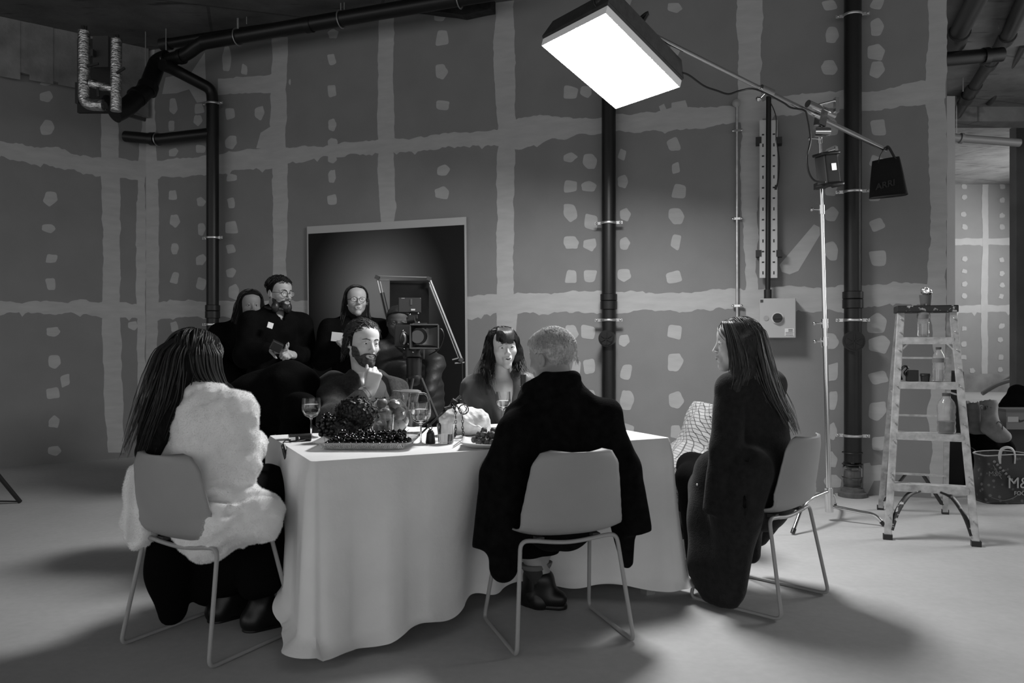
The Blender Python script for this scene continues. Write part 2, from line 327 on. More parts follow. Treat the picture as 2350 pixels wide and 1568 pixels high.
# --- ceilings
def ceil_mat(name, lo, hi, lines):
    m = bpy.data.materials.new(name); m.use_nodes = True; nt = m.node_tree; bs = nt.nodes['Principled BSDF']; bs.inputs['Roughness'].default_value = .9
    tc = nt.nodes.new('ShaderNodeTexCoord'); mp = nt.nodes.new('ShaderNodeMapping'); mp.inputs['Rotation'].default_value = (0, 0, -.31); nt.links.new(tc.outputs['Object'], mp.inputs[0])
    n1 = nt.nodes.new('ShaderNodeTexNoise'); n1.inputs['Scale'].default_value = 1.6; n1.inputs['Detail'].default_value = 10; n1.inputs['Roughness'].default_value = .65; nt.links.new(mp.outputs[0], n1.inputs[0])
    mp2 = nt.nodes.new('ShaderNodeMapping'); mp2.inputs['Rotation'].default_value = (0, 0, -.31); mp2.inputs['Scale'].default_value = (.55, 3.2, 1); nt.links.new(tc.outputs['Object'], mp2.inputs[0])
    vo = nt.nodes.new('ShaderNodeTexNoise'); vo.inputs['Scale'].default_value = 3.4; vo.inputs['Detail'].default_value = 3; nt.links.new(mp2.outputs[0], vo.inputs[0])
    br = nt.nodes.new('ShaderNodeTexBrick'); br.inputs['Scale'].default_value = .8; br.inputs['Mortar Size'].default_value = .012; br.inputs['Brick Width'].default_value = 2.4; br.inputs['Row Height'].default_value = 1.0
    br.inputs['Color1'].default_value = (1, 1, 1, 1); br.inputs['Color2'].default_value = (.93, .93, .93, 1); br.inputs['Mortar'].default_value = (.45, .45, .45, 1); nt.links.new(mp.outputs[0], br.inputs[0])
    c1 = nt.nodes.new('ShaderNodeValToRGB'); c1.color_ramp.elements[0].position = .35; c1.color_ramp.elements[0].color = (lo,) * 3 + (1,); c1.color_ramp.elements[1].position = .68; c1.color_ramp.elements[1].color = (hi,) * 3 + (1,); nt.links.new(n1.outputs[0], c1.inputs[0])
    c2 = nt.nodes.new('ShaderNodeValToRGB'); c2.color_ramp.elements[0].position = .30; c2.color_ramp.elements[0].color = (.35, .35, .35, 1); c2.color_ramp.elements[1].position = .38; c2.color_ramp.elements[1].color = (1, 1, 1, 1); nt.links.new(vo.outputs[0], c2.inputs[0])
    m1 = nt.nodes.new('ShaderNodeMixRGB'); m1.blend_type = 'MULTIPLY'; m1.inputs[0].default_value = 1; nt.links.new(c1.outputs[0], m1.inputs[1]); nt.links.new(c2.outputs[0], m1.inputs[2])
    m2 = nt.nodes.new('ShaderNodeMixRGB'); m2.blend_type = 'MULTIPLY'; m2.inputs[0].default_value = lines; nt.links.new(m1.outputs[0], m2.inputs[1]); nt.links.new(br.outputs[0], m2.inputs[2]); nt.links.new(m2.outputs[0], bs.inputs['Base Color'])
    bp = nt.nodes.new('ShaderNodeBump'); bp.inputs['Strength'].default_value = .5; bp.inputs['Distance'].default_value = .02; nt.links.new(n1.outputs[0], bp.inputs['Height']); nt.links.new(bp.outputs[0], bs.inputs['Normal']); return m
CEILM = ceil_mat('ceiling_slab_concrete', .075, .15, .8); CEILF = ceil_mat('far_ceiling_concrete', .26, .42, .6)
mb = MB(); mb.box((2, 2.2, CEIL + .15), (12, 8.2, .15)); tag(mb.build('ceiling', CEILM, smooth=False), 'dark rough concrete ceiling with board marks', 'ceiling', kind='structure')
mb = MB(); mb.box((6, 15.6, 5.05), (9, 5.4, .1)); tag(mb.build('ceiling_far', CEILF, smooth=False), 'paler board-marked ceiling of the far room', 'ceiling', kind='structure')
mb = MB(); mb.box((6, 10.5, 4.5), (9, .16, .44)); tag(mb.build('beam_far', CEILM, smooth=False), 'downstand concrete beam between the two ceilings', 'beam', kind='structure')
# --- far room wall
FW = 19.0
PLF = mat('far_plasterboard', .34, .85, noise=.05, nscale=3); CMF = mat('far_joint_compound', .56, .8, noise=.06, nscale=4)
def WF(x, y, off=0.0): return P(x, y, FW - off)
mb = MB(); mb.box((9, FW + .1, 2.4), (9, .1, 2.6)); mb.cur = 1
hband(mb, WF, [(2080, 548, 564), (2186, 547, 563), (2330, 546, 563), (2420, 546, 562)], .003, 31, 1, 6); hband(mb, WF, [(2080, 703, 720), (2186, 702, 720), (2330, 699, 716), (2420, 698, 714)], .003, 32, 1, 6)
vband(mb, WF, [(420, 2255, 2269), (560, 2254, 2268), (700, 2252, 2267), (858, 2252, 2267)], .005, 33, 1, 6)
dabs(mb, WF, [(x, y, 14, 13) for x, y in ((2213, 428), (2213, 453), (2212, 492), (2214, 521), (2214, 595), (2213, 623), (2214, 652), (2213, 679), (2212, 754), (2212, 790), (2212, 821), (2232, 851), (2300, 428), (2300, 459), (2300, 494), (2300, 521), (2299, 596), (2300, 628), (2300, 655), (2298, 681), (2299, 749), (2296, 780), (2297, 820), (2296, 849))], .007, 34)
tag(mb.build('wall_far', [PLF, CMF], smooth=False), 'pale plasterboard wall of the far room seen past the long wall', 'wall', kind='structure')
mb = MB(); mb.box((9, FW - .05, .2), (9, .05, .23)); tag(mb.build('baseboard_far', mat('kerb', .3, .9, noise=.3, nscale=3, bump=.3), smooth=False), 'low concrete kerb at the foot of the far wall', 'kerb', kind='structure')
# --- dark stud end beside the long wall and the partition at the right edge
mb = MB(); p = P(2179, 784, 9.5); mb.box((p.x - .6, 9.5, 2.05), (.634, .06, 1.54 + .52)); tag(mb.build('wall_passage', PLASTER, smooth=False), 'narrow dark wall end in the passage behind the long wall', 'wall', kind='structure')
mb = MB(); p = P(2324, 784, 13.0); mb.box((p.x + 1.6, 13.0, 2.35), (1.6, .09, 2.35)); tag(mb.build('wall_right', mat('grey_partition', .13, .85, noise=.25, nscale=2), smooth=False, bevel=.01), 'dark grey partition cut by the right edge of view', 'wall', kind='structure')
mb = MB(); mb.box((15.6, 6.5, 2.5), (.1, 12.5, 2.5)); tag(mb.build('wall_side', PLASTER, smooth=False), 'plasterboard wall closing the right side of the open floor', 'wall', kind='structure')
# ================================================================ softbox lamp, boom stand
LK = 4.78
LA, LB, LC, LD = P(1243, 105, LK), P(1390, 30, LK * .8903), P(1560, 200, LK * 1.0172), P(1413, 250, LK * 1.1269)
LN = (LB - LA).cross(LD - LA).normalized(); LN = LN if LN.z > 0 else -LN
LCTR = (LA + LB + LC + LD) / 4
SKIRT = mat('softbox_skirt', .5, .8, emit=.12); BOXF = mat('softbox_fabric', .03, .8, noise=.3, nscale=20, bump=.2)
DIFF = mat('lit_diffuser', .8, .8, emit=LAMP_EMIT)
soft = thing('softbox_lamp', 'large lit rectangular softbox lamp hanging on a boom above the table', 'lamp', LCTR)
def q4(k, up): return [LCTR + (p - LCTR) * k + LN * up for p in (LA, LB, LC, LD)]
def frustum(k0, u0, k1, u1, mb=None):
    mb = mb or MB(); a = q4(k0, u0); b = q4(k1, u1); ia = [mb.pt(p) for p in a]; ib = [mb.pt(p) for p in b]
    for i in range(4): mb.face((ia[i], ia[(i + 1) % 4], ib[(i + 1) % 4], ib[i]))
    return mb
d = MB(); pts = []
for i in range(21):
    row = []
    for j in range(21):
        u, v = i / 20, j / 20; p = LA * (1 - u) * (1 - v) + LB * (1 - u) * v + LC * u * v + LD * u * (1 - v)
        s_ = math.sin(math.pi * u) * math.sin(math.pi * v); row.append(d.pt(LCTR + (p - LCTR) * .985 + LN * (.012 - .02 * s_)))
    pts.append(row)
for i in range(20):
    for j in range(20): d.face((pts[i][j], pts[i + 1][j], pts[i + 1][j + 1], pts[i][j + 1]))
o = d.build('diffuser', DIFF, soft, smooth=True); o['label'] = 'glowing white diffuser cloth'
frustum(1, 0, 1.0, .045).build('skirt', SKIRT, soft, smooth=False, solid=.004)
m = frustum(1.0, .045, 1.02, .06); frustum(1.02, .06, .93, .17, m); m.poly(q4(.93, .17)); m.build('housing', BOXF, soft, smooth=False, solid=.006)
m = MB(); e = (LB - LA).normalized(); e2 = (LD - LA).normalized(); c0 = LCTR + LN * .17
m.box(c0 + LN * .05, (.16, .24, .05), Matrix((e, e2, LN)).transposed()); m.build('lamp_head', BLACKM, soft, smooth=False, bevel=.008)
BE = P(1463, 62, 4.66)                                            # far end of the boom
m = MB(); yk = [c0 + e * .2 + LN * .04, c0 + e * .24 + LN * .1, BE + LN * .03 - e * .03, BE + Vector((.02, 0, 0))]; m.tube(catmull(yk, 5), .012, 10); m.build('yoke', BLACKM, soft)
m = MB(); q = P(1385, 0, 4.35); m.tube(arc(q, (1, 0, 0), (0, 0, 1), .055, math.pi * .9, math.pi * 2.4, 20), .004, 8); m.ball(q + Vector((0, .03, .01)), (.05, .03, .05)); m.build('cable_coil', BLACKPL, soft)
m = MB(); q = P(1441, 41, 4.5); m.cyl(q, q + Vector((0, -.03, 0)), .014); m.bar(q + Vector((-.03, -.03, .012)), q + Vector((.012, -.03, .02)), .01, .01); m.build('tilt_knob', BLACKM, soft)
# the stand
SB = P(1904, 1150, 5.33); SB.z = 0; ST = P(1880, 272, SB.y - .02)
stand = thing('boom_stand', 'chrome boom stand with long diagonal arm in front of the wall', 'stand', SB)
def sp(z): return SB.lerp(ST, z / ST.z)
m = MB(); m.tube([sp(.10), sp(1.32)], .0175); m.build('lower_column', CHROME, stand)
m = MB(); m.tube([sp(1.30), sp(2.1)], .0145); m.build('middle_column', CHROME, stand)
m = MB(); m.tube([sp(2.08), ST], .0115); m.build('upper_column', CHROME, stand)
for z, r in ((1.32, .024), (1.2, .022), (2.08, .02), (2.55, .017)):
    m = MB(); m.cyl(sp(z - .03), sp(z + .03), r); m.cyl(sp(z) + Vector((0, 0, 0)), sp(z) + Vector((-.06, -.01, 0)), .006); m.ball(sp(z) + Vector((-.07, -.01, 0)), .013, 8, 6); m.build('collar', CHROME, stand)
m = MB(); m.cyl(sp(.06), sp(.22), .028); m.build('leg_hub', CHROME, stand)
FR_, FL_ = G(2030, 1210), G(1819, 1228)
for pts_ in ([sp(.10), sp(.10).lerp(FR_, .62) + Vector((0, 0, .04)), sp(.0).lerp(FR_, .82) + Vector((0, 0, .075)), FR_ + Vector((0, 0, .012))], [sp(.2), sp(.2).lerp(FL_, .55) + Vector((0, 0, .1)), sp(0).lerp(FL_, .75) + Vector((0, 0, .16)), FL_ + Vector((0, 0, .012))], [sp(.15), sp(.15) + Vector((.1, .2, 0)), sp(0) + Vector((.17, .34, .1)), sp(0) + Vector((.22, .46, .012))]):
    lg = MB().tube(rounded(pts_, .12), .0125).build('leg', CHROME, stand); e_ = pts_[-1]
    MB().cyl(pts_[-1] + (pts_[-2] - pts_[-1]).normalized() * .0, pts_[-1] + (pts_[-2] - pts_[-1]).normalized() * .03, .0145).build('foot_cap', BLACKPL, lg)
BP = ST + Vector((0, -.03, .05)); BR = P(2033, 344, 5.59)
m = MB(); bd = (BP - BE).normalized(); m.tube([BE, P(1750, 205, 5.12)], .0125); m.tube([P(1740, 201, 5.105), BR], .0165); m.build('boom_arm', CHROME, stand)
m = MB(); m.cyl(BE - bd * .03, BE + bd * .05, .022); m.build('boom_head', CHROME, stand)
m = MB(); q = P(1760, 208, 5.13); m.cyl(q - bd * .05, q + bd * .05, .023); m.cyl(q, q + Vector((-.05, -.02, -.05)), .008); m.ball(q + Vector((-.06, -.02, -.06)), .018, 8, 6); m.build('boom_collar', CHROME, stand)
m = MB(); m.cyl(BP - bd * .12, BP + bd * .12, .026); m.box(BP + Vector((0, 0, -.05)), (.03, .025, .06), bd.to_track_quat('X', 'Z').to_matrix()); m.cyl(ST + Vector((-.05, -.04, -.1)), ST + Vector((.05, -.04, -.1)), .035); m.cyl(BP + Vector((-.02, 0, .03)), BP + Vector((.08, -.03, .05)), .009); m.box(BP + Vector((.09, -.03, .02)), (.012, .02, .05))
m.build('boom_clamp', CHROME, stand); m = MB(); m.cyl(ST + Vector((.0, -.01, -.24)), ST + Vector((.1, -.03, -.21)), .007); m.box(ST + Vector((.1, -.03, -.22)), (.008, .01, .025)); m.build('clamp_handle', CHROME, stand)
# cable
m = MB(); cb = [P(1557, 165, 4.86), P(1580, 172, 4.88), P(1615, 197, 4.92), P(1645, 208, 4.95), P(1672, 216, 4.98), P(1700, 208, 5.01), P(1735, 205, 5.06), P(1795, 234, 5.1), P(1815, 247, 5.13), P(1845, 253, 5.16), P(1853, 270, 5.17), P(1860, 320, 5.18), P(1852, 360, 5.18), P(1856, 395, 5.18), P(1870, 415, 5.17), P(1895, 418, 5.13)]
m.tube(catmull(cb, 5), .006, 8); tag(m.build('power_cable', BLACKPL), 'thin black cable sagging from the softbox lamp to the driver box', 'cable')
# driver box
DB = P(1898, 390, SB.y - .1); drv = thing('lamp_driver', 'black lamp driver box with lit white screen on the chrome stand', 'power supply', DB)
Rd = Euler((.0, math.radians(-9), math.radians(24))).to_matrix(); R4 = Matrix.Translation(DB) @ Rd.to_4x4()
m = MB(); m.M = R4; m.box((0, 0, 0), (.056, .045, .095)); m.build('case', DGREY, drv, smooth=False, bevel=.01)
m = MB(); m.M = R4; m.box((0, -.048, 0), (.05, .006, .09)); m.build('front_panel', BLACKPL, drv, smooth=False, bevel=.004)
for z in (-.104, .1):
    m = MB(); m.M = R4; m.tube(rounded([(-.068, .036, z), (-.068, -.064, z), (.068, -.064, z), (.068, .036, z)], .03), .0145 if z < 0 else .01, 10); m.build('bumper', BLACKPL, drv)
m = MB(); m.M = R4; m.box((.006, -.0555, .01), (.019, .0015, .022)); o = m.build('screen', mat('lit_screen', .8, .4, emit=1.0), drv, smooth=False); o['label'] = 'small lit white screen'
m = MB(); m.box(sp(2.24), (.03, .05, .02)); m.build('mount', BLACKM, drv, smooth=False)
# counterweight bag
BG = P(2036, 412, 5.57); bag = thing('counterweight_bag', 'black sandbag tote hanging from the low end of the boom', 'bag', BG)
Rb = Matrix.Rotation(math.radians(-14), 3, 'Z') @ Matrix.Rotation(math.radians(-4), 3, 'Y')
BAGM = mat('bag_canvas', .004, .95, bump=.25, bscale=90)
def bagp(u, v):
    a = 2 * math.pi * u; wx = .125 - .036 * v; wy = .05 * (1 - v) ** .6 + .008; c, s_ = math.cos(a), math.sin(a)
    x = math.copysign(abs(c) ** .45, c) * wx; y = math.copysign(abs(s_) ** .6, s_) * wy
    return BG + Rb @ Vector((x, y + .006 * math.sin(9 * x + 5 * v), -.12 + .25 * v + .02 * math.sin(7 * x + 1) * v))
m = MB().grid(bagp, 40, 14, True); n = len(m.v); m.face([i * 14 for i in range(40)]); m.build('bag_body', BAGM, bag, smooth=True)
m = MB()
for s_ in (-1, 1):
    pass
tip = BR + Vector((0, 0, .012)); m.tube(catmull([BG + Rb @ Vector((-.055, -.012, .11)), BG + Rb @ Vector((-.035, -.012, .17)), tip + Vector((-.012, -.02, 0)), tip + Vector((.01, -.02, 0)), BG + Rb @ Vector((.045, -.012, .17)), BG + Rb @ Vector((.06, -.012, .13))], 6), .013, 8, flat=.3); m.build('handle', mat('webbing', .03, .8), bag)
Mt = Matrix.Translation(BG + Rb @ Vector((-.025, -.052, -.045))) @ (Rb.to_4x4()) @ Matrix.Rotation(math.radians(9), 4, 'Y').inverted() @ Matrix.Rotation(math.radians(90 - 6), 4, 'X')
sh = Matrix.Identity(4); sh[0][1] = .25
text_mesh('ARRI', .06, 'printed_lettering', mat('faded_print', .028, .9), bag, wmat(bag).inverted() @ Mt @ sh, bold=True)
# ================================================================ chairs
SHELL = mat('grey_chair_plastic', .27, .55, noise=.04, nscale=10, bump=.05, bscale=200); TUBE = mat('grey_painted_tube', .30, .4)
def chair_shell_point(u, v):
    # profile (y, z) along v: front lip -> seat -> back top
    K = [(.225, .425), (.20, .448), (.10, .445), (-.02, .430), (-.12, .432), (-.185, .462), (-.215, .53), (-.238, .64), (-.262, .775)]
    W = [.19, .205, .215, .218, .217, .215, .212, .195, .170]
    t = v * (len(K) - 1); i = min(int(t), len(K) - 2); f = t - i
    pp = catmull([(0, a, b) for a, b in K], 10); q = pp[min(int(round(t * 10)), len(pp) - 1)]
    w_ = W[i] * (1 - f) + W[i + 1] * f
    L = 1.0; dtop = (1 - v) * L; dfr = v * L
    for dd, r in ((dtop, .075), (dfr, .06)):
        if dd < r: w_ = w_ - r * .85 + .85 * math.sqrt(max(r * r - (r - dd) ** 2, 0))
    s_ = u * 2 - 1; back = min(max((v - .55) / .2, 0), 1)
    x = s_ * w_; y = q.y + back * .045 * s_ * s_; z = q.z + (1 - back) * (.018 * s_ ** 4 + .012 * s_ * s_) + back * .004 * s_ * s_
    return Vector((x, y, z))
def make_chair(label, loc, rz, group='grey sled chairs around the table'):
    t = thing('sled_chair', label, 'chair', loc, rz, group)
    m = MB().grid(chair_shell_point, 25, 61); m.build('seat_shell', SHELL, t, world=False, smooth=True, solid=.007)
    z0 = .009
    for s_ in (-1, 1):
        x0, x1 = s_ * .245, s_ * .205
        pts_ = [(x1 * .6, .12, .418), (x1, .125, .418), (x0, .225, z0), (x0, -.222, z0), (x1, -.145, .424), (x1 * .6, -.15, .418)]
        m = MB().tube(rounded(pts_, .035), .0085, 12); m.build('sled_leg', TUBE, t, world=False)
    m = MB().tube(catmull([(-.13, -.15, .418), (-.06, -.145, .408), (0, -.143, .404), (.06, -.145, .408), (.13, -.15, .418)], 5), .0085, 12); m.build('rear_cross_bar', TUBE, t, world=False)
    m = MB().tube([(-.13, .12, .418), (.13, .12, .418)], .0085, 12); m.build('front_cross_bar', TUBE, t, world=False)
    for sx in (-1, 1):
        for sy in (-.12, .1): m = MB(); m.box((sx * .12, sy, .421), (.016, .02, .008)); m.build('mounting_pad', DGREY, t, world=False, smooth=False)
    return t
CH1 = make_chair('grey plastic sled chair under the woman in the white fur jacket', (-1.218, 3.212, 0), math.radians(-27.9))
CH2 = make_chair('grey plastic sled chair with the black-coated grey-haired man on it', (.183, 3.30, 0), math.radians(18))
CH3 = make_chair('grey plastic sled chair under the woman in the long grey coat', (1.164, 3.734, 0), math.radians(46))
CH4 = make_chair('grey chair behind the table under the bearded man, nearly hidden', (-.82, 4.46, 0), math.radians(206))
CH5 = make_chair('grey chair behind the table under the woman with the fringe', (-.04, 4.84, 0), math.radians(192))
CH6 = make_chair('grey chair under the checked shawl at the right table end', (.90, 4.64, 0), math.radians(100))
# ================================================================ table and cloth
TN, TL, TR = Vector((-.758, 3.01, 0)), Vector((-1.154, 3.857, 0)), Vector((.745, 3.754, 0)); TF = TR + TL - TN; TC = (TN + TF) / 2
TX = (TR - TN).normalized(); TY = Vector((-TX.y, TX.x, 0)); TW = (TR - TN).length; TD = (TL - TN).dot(TY); TZ = .74
def T(x, y, z=0): return TN + TX * x + TY * y + Vector((0, 0, TZ + z))
tb = thing('table', 'long dining table wholly under the white cloth', 'table', (TC.x, TC.y, 0), math.atan2(TX.y, TX.x))
WOOD = mat('table_wood', .25, .6)
m = MB(); m.box((0, 0, TZ - .018), (TW / 2 - .012, TD / 2 - .012, .015)); m.build('tabletop', WOOD, tb, world=False, smooth=False)
for sx in (-1, 1):
    for sy in (-1, 1):
        m = MB(); m.box((sx * (TW / 2 - .08), sy * (TD / 2 - .08), (TZ - .03) / 2), (.025, .025, (TZ - .03) / 2)); m.build('leg', WOOD, tb, world=False, smooth=False)
CLOTH = mat('white_cotton', .72, .9, noise=.05, nscale=6, bump=.35, bscale=18, sheen=.1)
rnd = random.Random(5)
per = []                                                          # perimeter samples: (point, outward, arc length, side)
cr_ = .02; NS = (150, 90, 110, 90)
crn = [(0, 0), (TW, 0), (TW, TD), (0, TD)]; dirs = [(1, 0), (0, 1), (-1, 0), (0, -1)]; s_acc = 0
for k in range(4):
    (x, y), (dx, dy) = crn[k], dirs[k]; L = (TW, TD, TW, TD)[k]; n = NS[k]
    for i in range(n):
        t = cr_ + (L - 2 * cr_) * i / (n - 1); per.append((x + dx * t, y + dy * t, dy, -dx, s_acc + t, k))
    s_acc += L
    nx, ny = dirs[(k + 1) % 4]; ccx, ccy = x + dx * L - dx * cr_ + nx * cr_, y + dy * L - dy * cr_ + ny * cr_
    for i in range(1, 8):
        a = i / 8 * math.pi / 2; ox, oy = dy * math.cos(a) + dx * math.sin(a), -dx * math.cos(a) + dy * math.sin(a) 
        per.append((ccx + ox * cr_, ccy + oy * cr_, ox, oy, s_acc, k + .5))
NP = len(per); fs = [(rnd.uniform(9, 34), rnd.uniform(0, 6.3), rnd.uniform(.25, 1)) for _ in range(9)]
def fold(s_):
    q = sum(a * math.sin(f * s_ + p) for f, p, a in fs) / 3.2
    return math.copysign(abs(q) ** .8, q)
NV = 46; m = MB(); rows = []
for j in range(NV):
    v = j / (NV - 1); row = []
    for (x, y, ox, oy, s_, k) in per:
        side = k
        drop = TZ - .004
        if side in (3, 3.5) and x < .05: drop = TZ - .004 - .13 * min(max((y - .15) / .3, 0), 1)     # left end hangs a little short
        wav = fold(s_) * (.004 + .026 * v ** 1.3) * (1.0 if side in (0, 3) else .9)
        dNL = math.hypot(x, y); dR = math.hypot(x - TW, y)
        flare = .012 + .018 * v + .0 * v + .05 * v ** 2 * math.exp(-(dR / .2) ** 2)
        wav += .022 * v * math.exp(-(dNL / .16) ** 2) * math.sin(26 * (s_ if k < 2 else s_ - 2 * (TW + TD)) + 1)
        push = .36 * math.exp(-((s_ - 1.0) / .40) ** 2) * v ** .8 if k < .5 else 0
        pud = max(0, v - .93) / .07
        drop -= .045 * min(1, dNL / .5) if k < 1 else .04
        off = (flare + wav) * min(1, v * 9) + pud * (.025 + .03 * math.exp(-(dNL / .3) ** 2)) + .006 * min(1, v * 40) - push
        z = TZ + .006 - .006 * min(1, v * 30) ** 2 - drop * v + pud * pud * (.012 + .014 * math.sin(19 * s_)) * (1 if side < 3 or dNL < .2 else 0)
        row.append(m.pt(Vector((0, 0, max(z, .004))) + TN + TX * (x + ox * off) + TY * (y + oy * off)))
    rows.append(row)
for j in range(NV - 1):
    for i in range(NP): k = (i + 1) % NP; m.face((rows[j][i], rows[j + 1][i], rows[j + 1][k], rows[j][k]))
m.face(rows[0])
CLO = m.build('tablecloth', CLOTH, smooth='auto', angle=60); tag(CLO, 'white cloth draped over the long table down to the floor', 'tablecloth')
# ================================================================ sculpting kit: smooth unions of rounded limbs, meshed as one continuous surface
def axis(lo, hi, h, fine=()):
    c = [lo]
    while c[-1] < hi:
        st = h
        for a, b, f in fine:
            if a - h < c[-1] < b: st = min(st, f)
        c.append(c[-1] + st)
    return np.array(c)
def V(*p): return np.array(p if len(p) > 1 else p[0], float)
def sines(seed, n=6, f0=.6, f1=1.6):
    r = np.random.RandomState(seed); D = r.normal(size=(n, 3)); D /= np.linalg.norm(D, axis=1)[:, None]; D *= r.uniform(f0, f1, n)[:, None]; ph = r.uniform(0, 6.28, n)
    def fn(X, Y, Z, f=1.0, st=(1, 1, 1)):
        a = 0
        for d, p in zip(D, ph): a = a + np.sin(f * (d[0] * X * st[0] + d[1] * Y * st[1] + d[2] * Z * st[2]) + p)
        return a / math.sqrt(n)
    return fn
class SDF:
    def __init__(s, lo, hi, h, fine=()):
        s.ax = [axis(lo[i], hi[i], h, [(f[0][i], f[1][i], f[2]) for f in fine]) for i in range(3)]
        s.d = np.full([len(a) for a in s.ax], 1.0, np.float32); s.pad = 3 * h + .03
    def sub(s, lo, hi, m):
        sl = tuple(slice(max(np.searchsorted(a, lo[i] - m) - 1, 0), min(np.searchsorted(a, hi[i] + m) + 1, len(a))) for i, a in enumerate(s.ax))
        X, Y, Z = (a[q] for a, q in zip(s.ax, sl)); return sl, X[:, None, None], Y[None, :, None], Z[None, None, :]
    def u(s, prim, k=.02):
        fn, lo, hi = prim; sl, X, Y, Z = s.sub(lo, hi, s.pad + k); b = fn(X, Y, Z); a = s.d[sl]
        hh = np.maximum(k - np.abs(a - b), 0) / k; s.d[sl] = np.minimum(a, b) - hh * hh * k * .25; return s
    def cut(s, prim, k=.01):
        fn, lo, hi = prim; sl, X, Y, Z = s.sub(lo, hi, s.pad + k); b = -fn(X, Y, Z); a = s.d[sl]
        hh = np.maximum(k - np.abs(a - b), 0) / k; s.d[sl] = np.maximum(a, b) + hh * hh * k * .25; return s
    def disp(s, fn):
        s.d += fn(s.ax[0][:, None, None], s.ax[1][None, :, None], s.ax[2][None, None, :]).astype(np.float32); return s
    def add(s, o, k=.01):
        hh = np.maximum(k - np.abs(s.d - o.d), 0) / k; s.d = np.minimum(s.d, o.d) - hh * hh * k * .25; return s
    def like(s): o = SDF.__new__(SDF); o.ax = s.ax; o.d = np.full_like(s.d, 1.0); o.pad = s.pad; return o
    def clip(s, fn):
        s.d = np.maximum(s.d, fn(s.ax[0][:, None, None], s.ax[1][None, :, None], s.ax[2][None, None, :]).astype(np.float32)); return s
    def nets(s, relax=0):
        d = s.d.copy(); d[0], d[-1], d[:, 0], d[:, -1], d[:, :, 0], d[:, :, -1] = (np.maximum(q, .01) for q in (d[0], d[-1], d[:, 0], d[:, -1], d[:, :, 0], d[:, :, -1]))
        I = d < 0; n = np.array(d.shape) - 1; cnt = np.zeros(n, np.int8)
        for a in (0, 1):
            for b in (0, 1):
                for c in (0, 1): cnt += I[a:a + n[0], b:b + n[1], c:c + n[2]]
        act = (cnt > 0) & (cnt < 8); cells = np.argwhere(act); idx = np.full(n, -1, np.int64); idx[act] = np.arange(len(cells))
        pos = np.zeros((len(cells), 3)); num = np.zeros(len(cells)); A = s.ax
        for ax_ in range(3):
            o = [q for q in range(3) if q != ax_]
            for e in (0, 1):
                for g in (0, 1):
                    p0 = cells.copy(); p0[:, o[0]] += e; p0[:, o[1]] += g; p1 = p0.copy(); p1[:, ax_] += 1
                    d0 = d[tuple(p0.T)]; d1 = d[tuple(p1.T)]; m = (d0 < 0) != (d1 < 0)
                    if not m.any(): continue
                    t = d0[m] / (d0[m] - d1[m]); q = np.stack([A[i][p0[m, i]] for i in range(3)], 1); q[:, ax_] += t * (A[ax_][p1[m, ax_]] - A[ax_][p0[m, ax_]])
                    pos[m] += q; num[m] += 1
        pos /= num[:, None]; F = []
        for ax_ in range(3):
            a0 = [slice(None)] * 3; a1 = [slice(None)] * 3; a0[ax_] = slice(0, -1); a1[ax_] = slice(1, None)
            ch = I[tuple(a0)] != I[tuple(a1)]; e = np.argwhere(ch); o = [(ax_ + 1) % 3, (ax_ + 2) % 3]
            ok = (e[:, o[0]] > 0) & (e[:, o[1]] > 0) & (e[:, o[0]] < n[o[0]]) & (e[:, o[1]] < n[o[1]]); e = e[ok]
            def cell(da, db):
                q = e.copy(); q[:, o[0]] += da; q[:, o[1]] += db; return idx[tuple(q.T)]
            quad = np.stack([cell(-1, -1), cell(0, -1), cell(0, 0), cell(-1, 0)], 1); ins = I[tuple(e.T)]
            quad[~ins] = quad[~ins][:, ::-1]; F.append(quad)
        F = np.concatenate(F); F = F[(F >= 0).all(1)]
        for _ in range(relax):
            acc = np.zeros_like(pos); c = np.zeros(len(pos))
            for i in range(4):
                for j in (1, 3): np.add.at(acc, F[:, i], pos[F[:, (i + j) % 4]]); np.add.at(c, F[:, i], 1)
            pos = pos * .45 + .55 * acc / np.maximum(c, 1)[:, None]
        return pos, F
    def mesh(s, name, m, parent, relax=1, extra=None, fur=None):
        pos, F = s.nets(relax)
        if fur:                                           # short pile: thin blades standing on the surface
            n_, ln, seed = fur; rs = np.random.RandomState(seed); a, b, c_, d_ = (pos[F[:, i]] for i in range(4)); nn = np.cross(c_ - a, d_ - b); ar = np.linalg.norm(nn, axis=1); nn /= np.maximum(ar, 1e-12)[:, None]
            f = rs.choice(len(F), n_, p=ar / ar.sum()); u, v_ = rs.rand(n_, 1), rs.rand(n_, 1); p = (a[f] * (1 - u) + b[f] * u) * (1 - v_) + (d_[f] * (1 - u) + c_[f] * u) * v_
            dr = nn[f] + rs.normal(0, .45, (n_, 3)) + np.array([0, 0, -.55]); dr /= np.linalg.norm(dr, axis=1)[:, None]; sd = np.cross(dr, rs.normal(size=(n_, 3))); sd /= np.linalg.norm(sd, axis=1)[:, None]
            L_ = ln * rs.uniform(.5, 1.2, (n_, 1)); w_ = ln * .085; p = p - nn[f] * .001; extra = MB(); tri = np.stack([p - sd * w_, p + sd * w_, p + dr * L_], 1).reshape(-1, 3); extra.v = [tuple(q) for q in tri]; extra.f = [(3 * i, 3 * i + 1, 3 * i + 2) for i in range(n_)]
        v = [tuple(p) for p in pos]; f = [tuple(int(i) for i in q) for q in F]
        if extra is not None: o = len(v); v += extra.v; f += [tuple(i + o for i in q) for q in extra.f]
        me = bpy.data.meshes.new(name); me.from_pydata(v, [], f)
        if extra is not None and isinstance(m, list): me.polygons.foreach_set('material_index', [0] * len(F) + [1] * len(extra.f))
        return finish(me, name, m, parent, False, True, 0)
